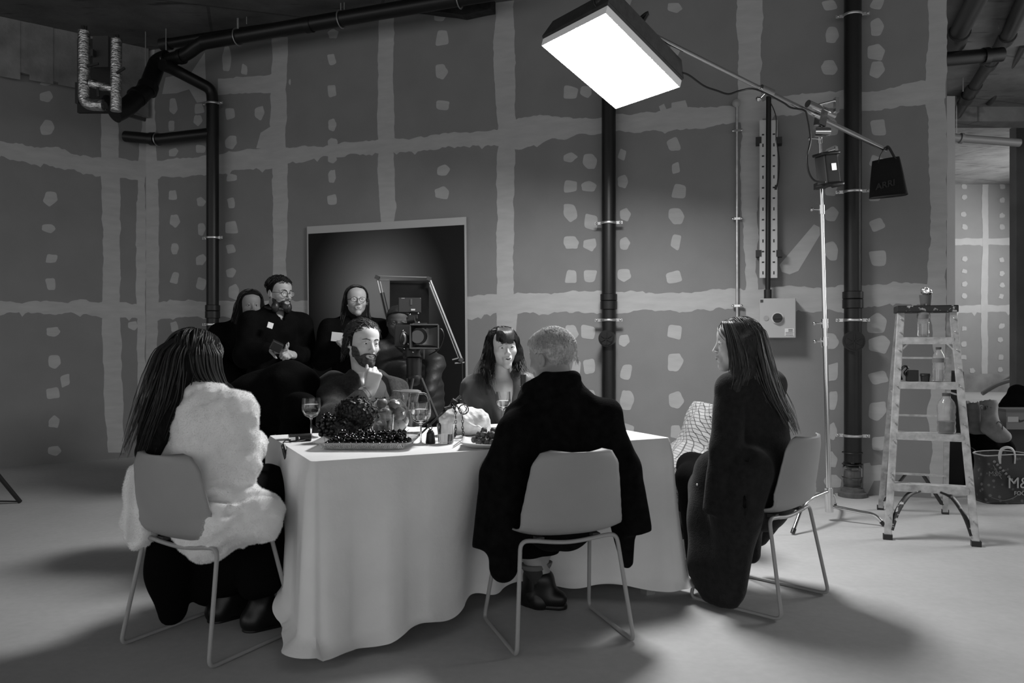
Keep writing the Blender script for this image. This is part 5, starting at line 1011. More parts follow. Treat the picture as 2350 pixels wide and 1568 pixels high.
def stooping():
    loc, yaw = (-1.48, 4.48, 0), 290; L = to_local(loc, yaw); r = person('person in black stooping low, bent back towards us, left of the table', loc, yaw)
    J = dict(pel=L(P(598, 925, 4.48)), chest=L(P(672, 914, 4.42)), neck=L(P(715, 946, 4.40)), sh=(L(P(695, 925, 4.63)), L(P(690, 935, 4.16))), el=(L(P(690, 1000, 4.6)), L(P(676, 1010, 4.25))), wr=(L((-1.12, 4.55, .45)), L((-1.22, 4.28, .45))),
             hip=(L((-1.56, 4.6, .75)), L((-1.58, 4.36, .75))), kn=(L((-1.38, 4.6, .46)), L((-1.40, 4.34, .46))), an=(L((-1.54, 4.6, .09)), L((-1.56, 4.34, .09))), toe=(L((-1.42, 4.57, .035)), L((-1.44, 4.32, .035))), fwd=tuple(L(V(loc) + (.3, -.2, 1))))
    hd = Head(L(P(738, 978, 4.36)), rot(0, 60), 1.0); body(r, J, hd, SKIND); hd.eyes(r)
    F = SDF(hd.c - .16, hd.c + .16, .008); hd.cap(F, [(-.12, -.08), (0, -.02), (.07, .07), (.11, .1)], .014, .002); F.mesh('hair', HAIRD, r)
    lo, hi = bounds([J['pel'], J['chest'], J['neck'], *J['sh'], *J['el'], *J['wr'], *J['hip']], .24); F = SDF(lo, hi, .012)
    F.u(rc(J['pel'], J['chest'], .19, .185), .08); F.u(rc(J['chest'], J['neck'], .17, .10), .06); F.u(rc(J['sh'][0], J['sh'][1], .09), .05)
    for i in (0, 1): F.u(rc(J['sh'][i], J['el'][i], .085, .08), .05); F.u(rc(J['el'][i], J['wr'][i], .08, .06), .04)
    F.disp(lambda X, Y, Z: .010 * N1(X, Y, Z, 16) + .004 * N2(X, Y, Z, 40)); F.mesh('jacket', BLACKC, r); 
    lo, hi = bounds([*J['hip'], *J['kn'], *J['an']], .16); F = SDF(lo, hi, .013)
    for i in (0, 1): F.u(rc(J['hip'][i], J['kn'][i], .125, .095), .06); F.u(rc(J['kn'][i], J['an'][i], .09, .07), .04)
    F.mesh('trousers', BLACKT, r); [shoe('shoe', J, i, LEATHER, r) for i in (0, 1)]
stooping()
def operator():
    loc, yaw = (-.72, 6.16, 0), 186; L = to_local(loc, yaw); r = person('camera operator in a dark padded jacket behind the film camera', loc, yaw)
    J, hd = standing(L, 1.56, (914, 741, 6.0), 2, (L(P(1000, 835, 5.85)), (.26, .06, .98)), (L(P(985, 900, 5.75)), (.1, .25, 1.0)), pitch=8, lean=(.1, .12)); J['sh'] = (L(P(965, 800, 6.05)), L(P(872, 805, 6.0)))
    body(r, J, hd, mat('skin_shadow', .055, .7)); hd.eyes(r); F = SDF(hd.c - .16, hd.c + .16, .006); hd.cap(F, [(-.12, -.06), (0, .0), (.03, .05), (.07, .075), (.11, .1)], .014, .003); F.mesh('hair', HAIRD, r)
    PUF = mat('padded_nylon', .010, .6, bump=.2, bscale=40); F = SDF((-.55, -.4, .5), (.5, .55, 1.5), .011); torso(F, J, .02, .05, .66)
    for i in (0, 1): F.u(rc(J['sh'][i], J['el'][i], .07, .07), .04); F.u(rc(J['el'][i], J['wr'][i], .07, .05), .03)
    p = V(J['pel']); F.u(rc(p, p - (0, 0, .12), .19, .2, ((0, 1, 0), .7)), .05); F.disp(lambda X, Y, Z: .008 * np.abs(np.sin(Z * 42 + X * 10)) - .004 + 0 * Y); F.mesh('padded_jacket', PUF, r); trousers(r, J)
operator()
# ================================================================ pipes, brackets and fittings on the walls
def bracket(parent, proj, x, y, wpx, off, r, m_=STEEL):
    c = proj(x, y, off); n = BWN if proj is WB else LWN; t = BWD if proj is WB else LWD
    b = MB(); b.tube(arc(c, t, n, r + .005, 0, 2 * math.pi, 24)[:-1], .006, 8, closed=True, flat=1.8)
    for q in (-1, 1): b.box(c + t * q * (r + .03), (.028, .005, .012), Matrix((t, n, Vector((0, 0, 1)))).transposed()); b.ball(c + t * q * (r + .042) + n * .008, .011, 8, 6)
    b.cyl(c - n * (r + .004), c - n * (off - .002), .007, n=8); return b.build('bracket', m_, parent)
def vpipe(name, label, x, y0, y1, r, off, couplings=(), brackets=(), discs=(), z0=None, z1=None):
    a, b = WB(x, y0, off), WB(x, y1, off); b.x, b.y = a.x, a.y
    if z1 is not None: a.z = z1
    if z0 is not None: b.z = z0
    t = thing(name, label, 'pipe', (b.x, b.y, b.z)); MB().tube([b, a], r, 28).build('pipe_run', BLACKP, t)
    for y in couplings:
        c = WB(x, y, off); c.x, c.y = a.x, a.y; m = MB(); m.lathe([(r, -.07), (r + .012, -.065), (r + .012, .0), (r + .006, .005), (r + .012, .01), (r + .012, .06), (r, .065)], 28, c); m.build('coupling', BLACKP, t)
    for y in brackets: bracket(t, WB, x, y, 0, off, r)
    for y, R_ in discs:
        c = WB(x, y, off); c.x, c.y = a.x, a.y; m = MB(); d0 = c + BWN * r * .6; d1 = c + BWN * (r + .035); m.cyl(d0, d1, R_, n=26); m.cyl(d1, d1 + BWN * .012, R_ * .8, n=26)
        for k in range(3): u_ = BWD * math.cos(k * 1.05 + .5) + Vector((0, 0, 1)) * math.sin(k * 1.05 + .5); m.bar(d1 + BWN * .016 - u_ * R_ * .7, d1 + BWN * .016 + u_ * R_ * .7, .012, .01)
        m.build('access_cap', BLACKP, t)
    return t
vpipe('soil_pipe', 'thick black vertical soil pipe right of the chrome stand, floor to ceiling', 1957, -160, 1060, .064, .10, (688,), (35, 440, 735, 1000), ((783, .080),), z1=CEIL)
p0 = WB(1956, 1060, .10); base = thing('pipe_base', 'clear lidded pipe base with wire hoops where the right soil pipe meets the floor', 'pipe fitting', (p0.x, p0.y, 0))
GL = mat('clear_glass', .95, .03, trans=1.0, ior=1.45); m = MB(); m.lathe([(.062, p0.z), (.07, p0.z - .05), (.07, .16), (.062, .06)], 28, (p0.x, p0.y, 0)); m.build('clear_section', GL, base, smooth=True, solid=.004)
m = MB(); m.lathe([(0, .0), (.105, .0), (.105, .03), (.085, .04), (.085, .06), (.066, .065), (.06, .20), (.0, .22)], 28, (p0.x, p0.y, .0)); m.build('flange', mat('grey_flange', .09, .5, noise=.3, nscale=20), base)
for z in (.15, .25, .34): m = MB(); m.tube(arc((p0.x, p0.y, z), (1, 0, 0), (0, 1, 0), .074, 0, 2 * math.pi, 24)[:-1], .003, 6, closed=True); m.build('wire_hoop', BLACKM, base)
vpipe('waste_pipe', 'black vertical waste pipe running down behind the lit softbox', 1397, -60, 1060, .060, .10, (692,), (512, 735), ((777, .070),), z0=.0, z1=CEIL)
vpipe('rain_pipe', 'black vertical pipe in the corner left of the standing crew', 488, 235, 1060, .060, .13, (715,), (238, 546, 745), (), z0=0)
# elbow from the corner pipe up to the collector
t = thing('branch_pipe', 'black elbowed branch pipe sloping from the ceiling pipe to the corner pipe', 'pipe', WB(488, 235, .13)); top = WB(488, 236, .13)
m = MB(); m.tube(rounded([top, WB(486, 205, .13), P(400, 160, 7.75), P(372, 148, 7.6)], .22, 7), .056, 20); m.build('pipe_run', BLACKP, t)
t = thing('ceiling_pipe', 'long black pipe slung under the ceiling along the top of the back wall', 'pipe', WB(800, 40, .42))
def cp(x, y, o=.42): return WB(x, y, o)
m = MB(); m.tube([cp(465, 98), cp(800, 40), cp(1180, -25)], .066, 24); m.build('pipe_run', BLACKP, t)
m = MB(); m.tube(rounded([cp(520, 88), cp(462, 98), cp(425, 128), cp(375, 140), cp(350, 152, .5)], .16, 6), .062, 24); m.build('offset_bend', BLACKP, t)
m = MB(); m.tube(rounded([cp(385, 134), cp(362, 142), P(338, 205, 7.55), P(322, 218, 7.45), P(292, 246, 7.3), P(262, 262, 7.2)], .14, 6), .082, 24); m.build('down_bend', BLACKP, t)
for a, b, r in ((P(341, 196, 7.56), P(336, 210, 7.53), .094), (P(318, 220, 7.43), P(312, 225, 7.4), .092), (cp(420, 129), cp(412, 131), .072), (cp(703, 58), cp(716, 55.5), .072)): m = MB(); m.cyl(a, b, r, n=24); m.build('coupling', BLACKP, t)
for x, y in ((381, 140), (545, 85), (782, 44), (1054, -2)):
    c = cp(x, y); b_ = MB(); d = (cp(1180, -25) - cp(465, 98)).normalized(); u_ = d.cross(Vector((0, 0, 1))).normalized(); b_.tube(arc(c, u_, d.cross(u_), .074, 0, 2 * math.pi, 26)[:-1], .006, 8, closed=True, flat=1.6); b_.cyl(c + Vector((0, 0, .07)), Vector((c.x, c.y, CEIL)), .006, n=8); b_.build('hanger', STEEL, t)
t = thing('upper_ceiling_pipe', 'black pipe tucked up behind the slung ceiling pipe', 'pipe', WB(600, 70, .16)); MB().tube([WB(386, 100, .18), WB(620, 62, .18), WB(1190, -40, .18)], .05, 20).build('pipe_run', BLACKP, t); m = MB(); m.cyl(WB(372, 103, .18), WB(390, 99, .18), .066, n=20); m.build('end_collar', BLACKM, t)
t = thing('stub_pipe', 'short black horizontal stub pipe with a cut end left of the corner pipe', 'pipe', WB(400, 315, .16)); MB().tube([WB(288, 313, .2), WB(350, 319, .17), WB(372, 319, .16), WB(484, 306, .13)], .056, 22).build('pipe_run', BLACKP, t)
m = MB(); c = WB(362, 320, .165); m.tube(arc(c, BWN, Vector((0, 0, 1)), .063, 0, 2 * math.pi, 24)[:-1], .006, 8, closed=True, flat=1.6); m.build('hanger', STEEL, t); m = MB(); m.cyl(WB(357, 319, .168), WB(346, 319, .172), .066, n=22); m.build('coupling', BLACKP, t)
for i, (x, y0, y1) in enumerate(((334, 70, 176), (547, -20, 66), (566, 20, 55), (790, -20, 22))):
    a = WB(x, y1, .42); m = MB(); m.tube([a, Vector((a.x, a.y, CEIL))], .005, 8); o = m.build('threaded_rod', STEEL); tag(o, ('thin steel rod beside the corner bend of the ceiling pipe', 'thin steel rod dropping to the ceiling pipe over the short horizontal band', 'short thin rod close right of the long rod by the offset bend', 'thin steel rod at the top of the ceiling pipe above the backdrop')[i], 'rod')
m = MB(); rk = random.Random(4); pts = [(950, 30), (985, 34), (1010, 38), (1048, 42), (1072, 46), (1100, 40), (1118, 36), (1137, 33), (1137, 2), (1060, 12), (980, 28)]; m.prism([WB(x, y, .01) for x, y in pts], BWN * .12); tag(m.build('broken_concrete', mat('dark_rubble', .02, .9, noise=.6, nscale=14, bump=.6), smooth=False), 'lump of dark broken concrete at the ceiling beside the slung pipe', 'concrete')
# foil-lagged loop in the corner of the left wall
t = thing('lagged_pipe', 'foil-lagged pipe with a foot bend at the left end of the dark recess', 'pipe', P(193, 235, 6.9)); FY = 6.9
m = MB(); m.tube(rounded([P(193, 72, FY), P(193, 240, FY), P(238, 242, FY)], .1, 6), .049, 20); m.build('lagging', FOIL, t); m = MB(); m.tube([P(192, 60, FY), P(193, 76, FY)], .02, 10); m.tube([P(197, 60, FY), P(197, 76, FY)], .012, 10); m.tube([P(236, 242, FY), P(246, 228, FY + .2)], .04, 14); m.build('bare_pipe', BLACKM, t)
t = thing('lagged_pipe', 'foil-lagged pipe with a cross arm, right of the foot-bent one', 'pipe', P(266, 255, FY)); m = MB(); m.tube([P(267, 90, FY), P(266, 255, FY)], .046, 20); m.tube([P(208, 190, FY), P(235, 198, FY), P(262, 204, FY)], .04, 16); m.build('lagging', FOIL, t); m = MB(); m.tube([P(264, 80, FY), P(264, 92, FY)], .014, 10); m.tube([P(270, 80, FY), P(270, 92, FY)], .014, 10); m.build('bare_pipe', BLACKM, t)
for a in ((P(200, 152, FY - .05), P(226, 146, FY - .06)), (P(268, 168, FY - .05), P(286, 156, FY - .06)), (P(224, 200, FY - .05), P(226, 222, FY - .05))): m = MB(); m.bar(a[0], a[1], .014, .02); m.build('valve_handle', BLACKM, t)
rec = MB(); c = P(228, 170, 7.6); rec.box(P(222, 175, 7.35), (.17, .02, .34)); tag(rec.build('recess_panel', mat('dark_panel', .02, .8), smooth=False), 'dark panel behind the two foil-lagged pipes', 'panel'); rec = MB(); rec.box(P(233, 120, 7.2), (.07, .02, .14)); rec.box(P(208, 122, 7.15), (.03, .02, .03)); tag(rec.build('junction_plate', mat('dull_plate', .05, .7), smooth=False), 'dull square plate between the foil-lagged pipes', 'plate')
rec = MB(); rec.bar(P(178, 232, 7.1), P(334, 275, 7.5), .03, .03); rec.bar(P(178, 190, 7.1), P(178, 238, 7.1), .03, .03); tag(rec.build('support_rail', BLACKM, smooth=False), 'thin black rail under the foil-lagged pipes', 'rail')
# conduit, cable tray, switch box
t = thing('conduit', 'thin steel conduit with a ball junction beside the wide vertical jointing band', 'conduit', WB(1692, 1100, .03)); m = MB(); m.tube([WB(1692, 1100, .03), WB(1691, 236, .03)], .0115, 12); m.build('conduit_run', STEEL, t)
m = MB(); m.ball(WB(1690, 237, .035), (.034, .03, .034)); m.cyl(WB(1690, 237, .0), WB(1690, 237, .05), .03); m.build('junction_box', mat('grey_junction', .3, .5), t)
for y in (300, 502, 702): m = MB(); c = WB(1692, y, .035); m.box(c, (.04, .008, .009), Matrix((BWD, BWN, Vector((0, 0, 1)))).transposed()); [m.ball(c + BWD * q * .034 + BWN * .01, .012, 8, 6) for q in (-1, 1)]; m.build('saddle', CHROME, t)
RW = Matrix((BWD, BWN, Vector((0, 0, 1)))).transposed()
t = thing('cable_tray', 'perforated pale cable tray upright on the wall above the switch box', 'cable tray', WB(1763, 638, .08)); TRAY = mat('galvanised_tray', .48, .5, .3)
for x in (1751, 1776):
    a, b = WB(x, 276, .10), WB(x, 638, .10); b.x, b.y = a.x, a.y; m = MB(); m.box((a + b) / 2, (.024, .004, (a.z - b.z) / 2), RW)
    for q in (-1, 1): m.box((a + b) / 2 + BWD * q * .024 - BWN * .02, (.003, .02, (a.z - b.z) / 2), RW)
    n_ = int((a.z - b.z) / .085); m.cur = 1
    for i in range(n_): c = Vector((a.x, a.y, b.z + .04 + i * .085)) + BWN * .0045; m.box(c, (.009 if i % 3 else .005, .001, .006 if i % 3 else .013), RW)
    m.build('side_rail', [TRAY, BLACKM], t, smooth=False)
for y in (330, 588):
    for x in (1741, 1788): m = MB(); m.box(WB(x, y - 5, .06), (.022, .05, .026), RW); m.build('wall_cleat', BLACKM, t, smooth=False)
m = MB(); m.tube(catmull([WB(1783, 330, .1), WB(1788, 370, .1), WB(1786, 410, .1), WB(1781, 432, .1)], 6), .006, 8); m.cyl(WB(1781, 425, .1), WB(1780, 436, .1), .01); m.tube(catmull([WB(1768, 235, .12), WB(1781, 270, .11), WB(1780, 330, .1)], 6), .004, 6); m.build('loose_wire', BLACKPL, t)
t = thing('armoured_cable', 'thick black cable running down the middle of the cable tray into the switch box', 'cable', WB(1763, 690, .1)); m = MB(); m.tube([WB(1764, 222, .105), WB(1763, 450, .105), WB(1762, 672, .105)], .020, 14); m.build('cable_run', BLACKP, t); m = MB(); m.cyl(WB(1762, 665, .105), WB(1762, 690, .105), .030); m.build('gland', BLACKPL, t)
c = WB(1784, 731, .09); t = thing('switch_box', 'pale grey electrical switch box with round black knob on the wall', 'switch box', c); SWB = mat('switch_grey', .36, .5)
m = MB(); m.box(c, (.137, .088, .157), RW); m.build('case', SWB, t, smooth=False, bevel=.006); m = MB(); m.box(c + BWN * .091, (.134, .006, .154), RW); m.build('lid', SWB, t, smooth=False, bevel=.003)
f = c + BWN * .098; kx = BWD * .0; m = MB(); m.cyl(f, f + BWN * .012, .046, n=30); kb = m.build('dial_rim', mat('switch_white', .5, .5), t); m = MB(); m.cyl(f + BWN * .01, f + BWN * .03, .037, n=30); m.bar(f + BWN * .034 - BWD * .03, f + BWN * .034 + BWD * .03, .012, .012); m.build('knob', BLACKPL, kb)
m = MB(); m.cyl(f - BWD * .085, f - BWD * .085 + BWN * .004, .02, n=20); m.build('key_lock', mat('switch_grey_dark', .28, .5), t)
m = MB(); m.box(f + BWD * .088 + Vector((0, 0, -.112)), (.034, .0015, .03), RW); m.cur = 1
for i in range(5): m.box(f + BWD * (.088 if i < 3 else .097) + BWN * .002 + Vector((0, 0, -.135 + i * .011)), (.028 if i < 3 else .016, .0008, .0018 if i < 3 else .0028), RW)
m.build('warning_sticker', [mat('sticker', .6, .6), mat('sticker_ink', .05, .7)], t, smooth=False)
m = MB(); m.box(f - BWD * .118 + Vector((0, 0, .135)), (.011, .0015, .011), RW); m.build('maker_plate', mat('sticker_ink', .05, .7), t, smooth=False)
# pipes in the passage at the right
def passage_pipe(name, label, pts, r, coup=(), m_=None):
    t = thing(name, label, 'pipe', pts[-1]); MB().tube(pts, r, 20).build('pipe_run', m_ or BLACKP, t)
    for a, b in coup: m = MB(); m.tube([a, b], r + .014, 20); m.build('coupling', m_ or BLACKP, t)
GP = mat('dull_dark_pipe', .03, .4)
passage_pipe('passage_pipe', 'thick dark pipe crossing the passage ceiling at the upper left of the opening', [P(2262, -40, 6.6), P(2190, 95, 8.0)], .085, [(P(2203, 72, 7.7), P(2192, 100, 8.05))], GP)
passage_pipe('passage_pipe', 'long dark pipe running away under the passage ceiling through clamped joints', [P(2370, -40, 6.6), P(2318, 70, 7.8), P(2240, 190, 9.4), P(2195, 262, 10.2)], .068, [(P(2313, 80, 7.9), P(2306, 92, 8.05)), (P(2275, 138, 8.65), P(2268, 150, 8.8)), (P(2238, 194, 9.45), P(2230, 207, 9.6)), (P(2222, 218, 9.7), P(2216, 230, 9.8))], GP)
passage_pipe('passage_pipe', 'black crosswise pipe joining the two pipes near the wall edge', [P(2150, 138, 7.9), P(2300, 125, 7.9)], .07, [(P(2255, 130, 7.9), P(2268, 128.5, 7.9))])
passage_pipe('passage_pipe', 'black crosswise pipe above the far right of the passage', [P(2310, 98, 8.8), P(2420, 82, 8.8)], .09)
passage_pipe('passage_pipe', 'pale crosswise pipe just above the far doorway head', [P(2150, 312, 9.9), P(2200, 317, 9.9), P(2340, 328, 9.9)], .05, [(P(2203, 317, 9.9), P(2209, 318, 9.9))], mat('pale_grey_pipe', .16, .5))
passage_pipe('passage_pipe', 'thin dark pipe sloping beside the long one in the passage', [P(2350, 100, 8.2), P(2300, 190, 9.6), P(2270, 235, 10.2)], .045, (), GP)
a = P(2195, 316, 9.9); o = [q for q in COL.objects if q.name.startswith('passage_pipe') and 'pale' in q.get('label', '')][0]; m = MB(); m.tube([a, Vector((a.x, a.y, CEIL))], .006, 6); m.build('hanger', STEEL, o)
for x, y0, y1, Y_ in ((2292, -10, 65, 7.6), (2210, 150, 210, 9.2)): a = P(x, y1, Y_); m = MB(); m.tube([a, Vector((a.x, a.y, CEIL))], .005, 6); tag(m.build('threaded_rod', STEEL), 'thin hanging rod over the ' + ('long passage pipe near the view top' if y0 < 0 else 'black crosswise pipe deep in the passage'), 'rod')
# ================================================================ things on the table
TBZ = TZ + .0075
def tp(x, y): q = G(x, y, TBZ); return Vector((q.x, q.y, TBZ))
GLASS = mat('table_glass', 1.0, .015, trans=1.0, ior=1.35); WATER = mat('water', .97, .0, trans=1.0, ior=1.33); PATG = mat('cut_glass', .85, .12, trans=.75, ior=1.45, bump=.5, bscale=70)
CHER = mat('dark_cherry', .008, .12, spec=.7); STEM = mat('stem', .08, .6)
# platter and cherries
PY = 3.32; px0, px1 = -.79, -.455
pl = thing('glass_platter', 'shallow diamond-cut glass platter at the front of the table under the cherries', 'platter', ((px0 + px1) / 2, PY + .12, TBZ))
m = MB()
def rr(x0, x1, y0, y1, z, r=.05, n=6):
    o = []
    for cx_, cy_, a in ((x1 - r, y1 - r, 0), (x0 + r, y1 - r, 90), (x0 + r, y0 + r, 180), (x1 - r, y0 + r, 270)): o += [Vector((cx_ + r * math.cos(math.radians(a + 90 * i / n)), cy_ + r * math.sin(math.radians(a + 90 * i / n)), z)) for i in range(n + 1)]
    return o
rings = []
for e, z in ((0, .001), (.002, .004), (.02, .020), (.042, .031), (.045, .033), (.040, .033), (.018, .024), (.0, .008)): rings.append([m.pt(p) for p in rr(px0 - e, px1 + e, PY - e * .75, PY + .24 + e, TBZ + z)])
for a, b in zip(rings[:-1], rings[1:]):
    for i in range(len(a)): k = (i + 1) % len(a); m.face((a[i], a[k], b[k], b[i]))
m.face(rings[0][::-1]); m.face(rings[-1]); m.build('tray', PATG, pl)
m = MB()
for i in range(44):
    x = px0 + .0 + i * (px1 - px0) / 43
    for q in (-1, 1): m.bar((x, PY - .0065, TBZ + .0068), (x + q * .0085, PY - .0275, TBZ + .0275), .0016, .0012)
m.build('cut_pattern', PATG, pl, smooth=False)
rn = random.Random(12); ch0 = None; pts = []
for j in range(8):
    for i in range(14): pts.append((px0 + .012 + i * .0243 + (j % 2) * .012, PY + .016 + j * .0212, TBZ + .0215 + rn.uniform(0, .002)))
for j in range(6):
    for i in range(12):
        if rn.random() < .82: pts.append((px0 + .03 + i * .0252 + (j % 2) * .012, PY + .03 + j * .0225, TBZ + .0415 + rn.uniform(0, .004)))
for i in range(14): pts.append((px0 + .06 + i * .0205 + rn.uniform(-.006, .006), PY + .07 + rn.uniform(-.01, .05), TBZ + .062 + rn.uniform(0, .004)))
ch_s = None
for k, p in enumerate(pts):
    if rn.random() < .04: continue
    if ch0 is None:
        m = MB(); m.lathe([(0, -.0112), (.006, -.0100), (.0104, -.004), (.0115, .002), (.0095, .0078), (.005, .0098), (0, .0078)], 14); ch0 = m.build('cherry', CHER, smooth=True, base=False); ch = ch0
        tag(ch0, 'one of the glossy dark cherries heaped on the glass platter', 'cherry', 'dark cherries on the glass platter')
        s_ = MB(); s_.tube(catmull([(0, 0, .008), (.003, .002, .02), (.010, .004, .033)], 3), .0009, 5); ch_s = s_.build('stem', STEM, ch0, world=False)
    else:
        ch = ch0.copy(); COL.objects.link(ch)
        if rn.random() < .33: c = ch_s.copy(); COL.objects.link(c); c.parent = ch
    ch.location = (p[0] + rn.uniform(-.002, .002), p[1] + rn.uniform(-.002, .002), p[2]); ch.rotation_euler = (rn.uniform(-.9, .9), rn.uniform(-.9, .9), rn.uniform(0, 6))
# dark hydrangea heads and the grape bunch
PET = mat('dark_petals', .022, .5, noise=.9, nscale=60, spec=.4)
def bloom(name, label, c, r, n, seed):
    t = thing(name, label, 'flower', (c[0], c[1], TBZ)); rn = random.Random(seed); m = MB(); m.ball(c, (r[0] * .86, r[1] * .86, r[2] * .86), 24, 14)
    for _ in range(n):
        d = Vector((rn.gauss(0, 1), rn.gauss(0, 1), rn.gauss(.15, 1))).normalized(); p = Vector(c) + Vector((d.x * r[0], d.y * r[1], d.z * r[2])) * rn.uniform(.86, 1.06); u_ = d.orthogonal().normalized(); u_.rotate(Matrix.Rotation(rn.uniform(0, 6.28), 3, d)); v_ = d.cross(u_); s_ = rn.uniform(.007, .013); tl = rn.uniform(-.3, .9)
        a = p - u_ * s_ * .2; q = [a - v_ * s_ * .35, a + u_ * s_ * .6 - v_ * s_ * .6 + d * s_ * tl * .4, a + u_ * s_ * 1.3 + d * s_ * tl, a + u_ * s_ * .6 + v_ * s_ * .6 + d * s_ * tl * .4, a + v_ * s_ * .35]; m.poly(q)
    m.build('petals', PET, t, smooth=False)
    m = MB(); m.tube(catmull([(c[0], c[1], c[2] - r[2] * .7), (c[0] - .01, c[1] + .02, TBZ + .04), (c[0] - .03, c[1] + .03, TBZ + .004)], 4), .004, 6); m.build('stem', STEM, t); return t
bl = P(818, 950, 3.66); bloom('hydrangea', 'big dark hydrangea head in the middle of the table display', (bl.x, bl.y, .868), (.096, .08, .074), 1500, 1)
bl = P(785, 985, 3.60); bloom('hydrangea', 'smaller dark hydrangea head low between the grapes and the big head', (bl.x, bl.y, .806), (.075, .06, .052), 800, 2)
gb = P(755, 968, 3.58); t = thing('grape_bunch', 'bunch of dark grapes propped at the left of the hydrangea', 'grapes', (gb.x, gb.y, TBZ)); rn = random.Random(6); g0 = None; placed = []
GRP = mat('dark_grape', .014, .22, noise=.5, nscale=60, spec=.5)
for _ in range(4000):
    d = Vector((rn.uniform(-1, 1), rn.uniform(-1, 1), rn.uniform(-1, 1)))
    if d.length > 1: continue
    p = Vector((d.x * .050, d.y * .04, .068 + d.z * .058))
    if d.length < .55 or any((p - q).length < .0185 for q in placed): continue
    placed.append(p)
    if g0 is None: m = MB(); m.ball((0, 0, 0), (.0108, .0108, .0122), 12, 8); g = g0 = m.build('grape', GRP, t, world=False, smooth=True)
    else: g = g0.copy(); COL.objects.link(g); g.parent = t
    g.location = p
    if len(placed) > 58: break
m = MB(); m.tube(catmull([(0, 0, .02), (.004, 0, .08), (.0, .01, .135), (.012, .015, .155)], 4), .003, 6); m.build('stalk', STEM, t, world=False)
# fish bowl and fruit
bc = tp(891, 1001); BR_, BH = .099, .2
bowl = thing('fish_bowl', 'round clear glass bowl full of fruit in the middle of the table', 'bowl', bc)
prof = []; 
for i in range(15): a = math.radians(-64 + i * (64 + 55) / 14); prof.append((math.cos(a) * .101, .092 + math.sin(a) * .101))
prof = [(0, .002)] + prof + [(.062, BH - .018), (.064, BH - .016)]
m = MB(); m.lathe(prof + [(.0615, BH - .016)] + [(r - .0028, z + (.003 if z < .03 else 0)) for r, z in prof[:-1][::-1][:-1]] + [(0, .0065)], 40, bc); m.build('glass', GLASS, bowl, smooth=True)
PLM = mat('plum', .22, .35, noise=.4, nscale=25, spec=.4); PLL = mat('pale_fruit', .48, .4, noise=.25, nscale=25)
for i, (x, y, z, r, mm) in enumerate(((-.045, -.02, .043, .032, 1), (.02, -.045, .042, .033, 0), (.05, .015, .045, .033, 1), (-.01, .045, .044, .033, 0), (-.055, -.005, .104, .030, 1), (-.005, -.05, .106, .033, 0), (.055, -.02, .108, .032, 0), (.0, .03, .11, .034, 0), (.028, -.015, .150, .027, 0), (-.03, .0, .155, .027, 0))):
    c = bc + Vector((x, y, z)); m = MB(); prof_ = [(0, -r), (r * .55, -r * .85), (r * .93, -r * .3), (r, .1 * r), (r * .86, r * .6), (r * .45, r * .93), (r * .12, r * .86), (0, r * .8)]; Rr = Euler((rn.uniform(-1, 1), rn.uniform(-1, 1), 0)).to_matrix()
    m.lathe(prof_, 20, c, Rr); o = m.build('plum', (PLL if mm else PLM), smooth=True); wh = ('pale fruit at the low left inside the round bowl', 'dark plum low at the front inside the round bowl', 'pale fruit low at the right inside the round bowl', 'dark plum low at the back inside the round bowl', 'pale oval fruit at the left of the bowl middle', 'dark plum at the front of the bowl middle', 'dark plum at the right of the bowl middle', 'dark plum at the back of the bowl middle', 'small plum on top at the right inside the bowl', 'small plum on top at the left inside the bowl')[i]; tag(o, wh, 'fruit', 'fruit in the round bowl'); o2 = MB(); o2.tube([c + Rr @ Vector((0, 0, r * .78)), c + Rr @ Vector((.002, .001, r * 1.05))], .0012, 5); o2.build('stalk', STEM, o)
# glasses
def tumbler(label, c, r0, r1, h, lvl):
    t = thing('tumbler', label, 'glass', c); w_ = .0022; f = lambda z: r0 + (r1 - r0) * z / h
    m = MB(); m.lathe([(0, .0005), (r0 * .9, .0005), (r0, .004), (r1, h), (r1 - w_, h), (r0 - w_, .009), (0, .008)], 32, c); m.build('glass', GLASS, t)
    if lvl: m = MB(); m.lathe([(0, .0095), (r0 - w_ - .001, .0105), (f(lvl) - w_ - .0005, lvl), (0, lvl)], 32, c); m.build('water', WATER, t)
def wine(label, c, h, R_, lvl):
    t = thing('wine_glass', label, 'glass', c); b0 = h * .52; m = MB(); s_ = R_ / .043
    pr = [(0, .0005), (.033, .0005), (.034, .002), (.012, .006), (.004, .012), (.0036, b0 - .012), (.010, b0 - .004), (R_ * .7, b0 + .008), (R_ * .97, b0 + .028), (R_, b0 + .045), (R_ * .93, h)]
    inn = [(R_ * .93 - .0013, h), (R_ - .0015, b0 + .045), (R_ * .97 - .0015, b0 + .029), (R_ * .7 - .001, b0 + .0105), (0, b0 + .004)]
    m.lathe(pr + inn, 32, c); m.build('glass', GLASS, t, angle=60)
    zl = b0 + .005 + (h - b0) * lvl; m = MB(); m.lathe([(0, b0 + .005), (R_ * .7 - .002, b0 + .0115), (R_ * .97 - .0025, b0 + .030), (R_ - .0025, min(zl, b0 + .045)), (R_ - .003, zl), (0, zl)], 32, c); m.build('wine', mat('white_wine', .9, .0, trans=1.0, ior=1.33), t)
q = P(714, 1006, 3.75); q.z = TBZ; wine('stemmed glass of white wine at the left end, behind the grapes', q, .186, .0455, .62)
wine('stemmed glass of white wine between the pitcher and the small weight', tp(966, 1021), .185, .0445, .62)
q = P(1155, 980, 4.22); q.z = TBZ; wine('stemmed wine glass by the man in black, before the woman with the fringe', q, .186, .040, .42)
q = P(876, 1012, 3.64); q.z = TBZ; tumbler('straight empty tumbler standing in front of the round bowl', q, .050, .058, .122, 0)
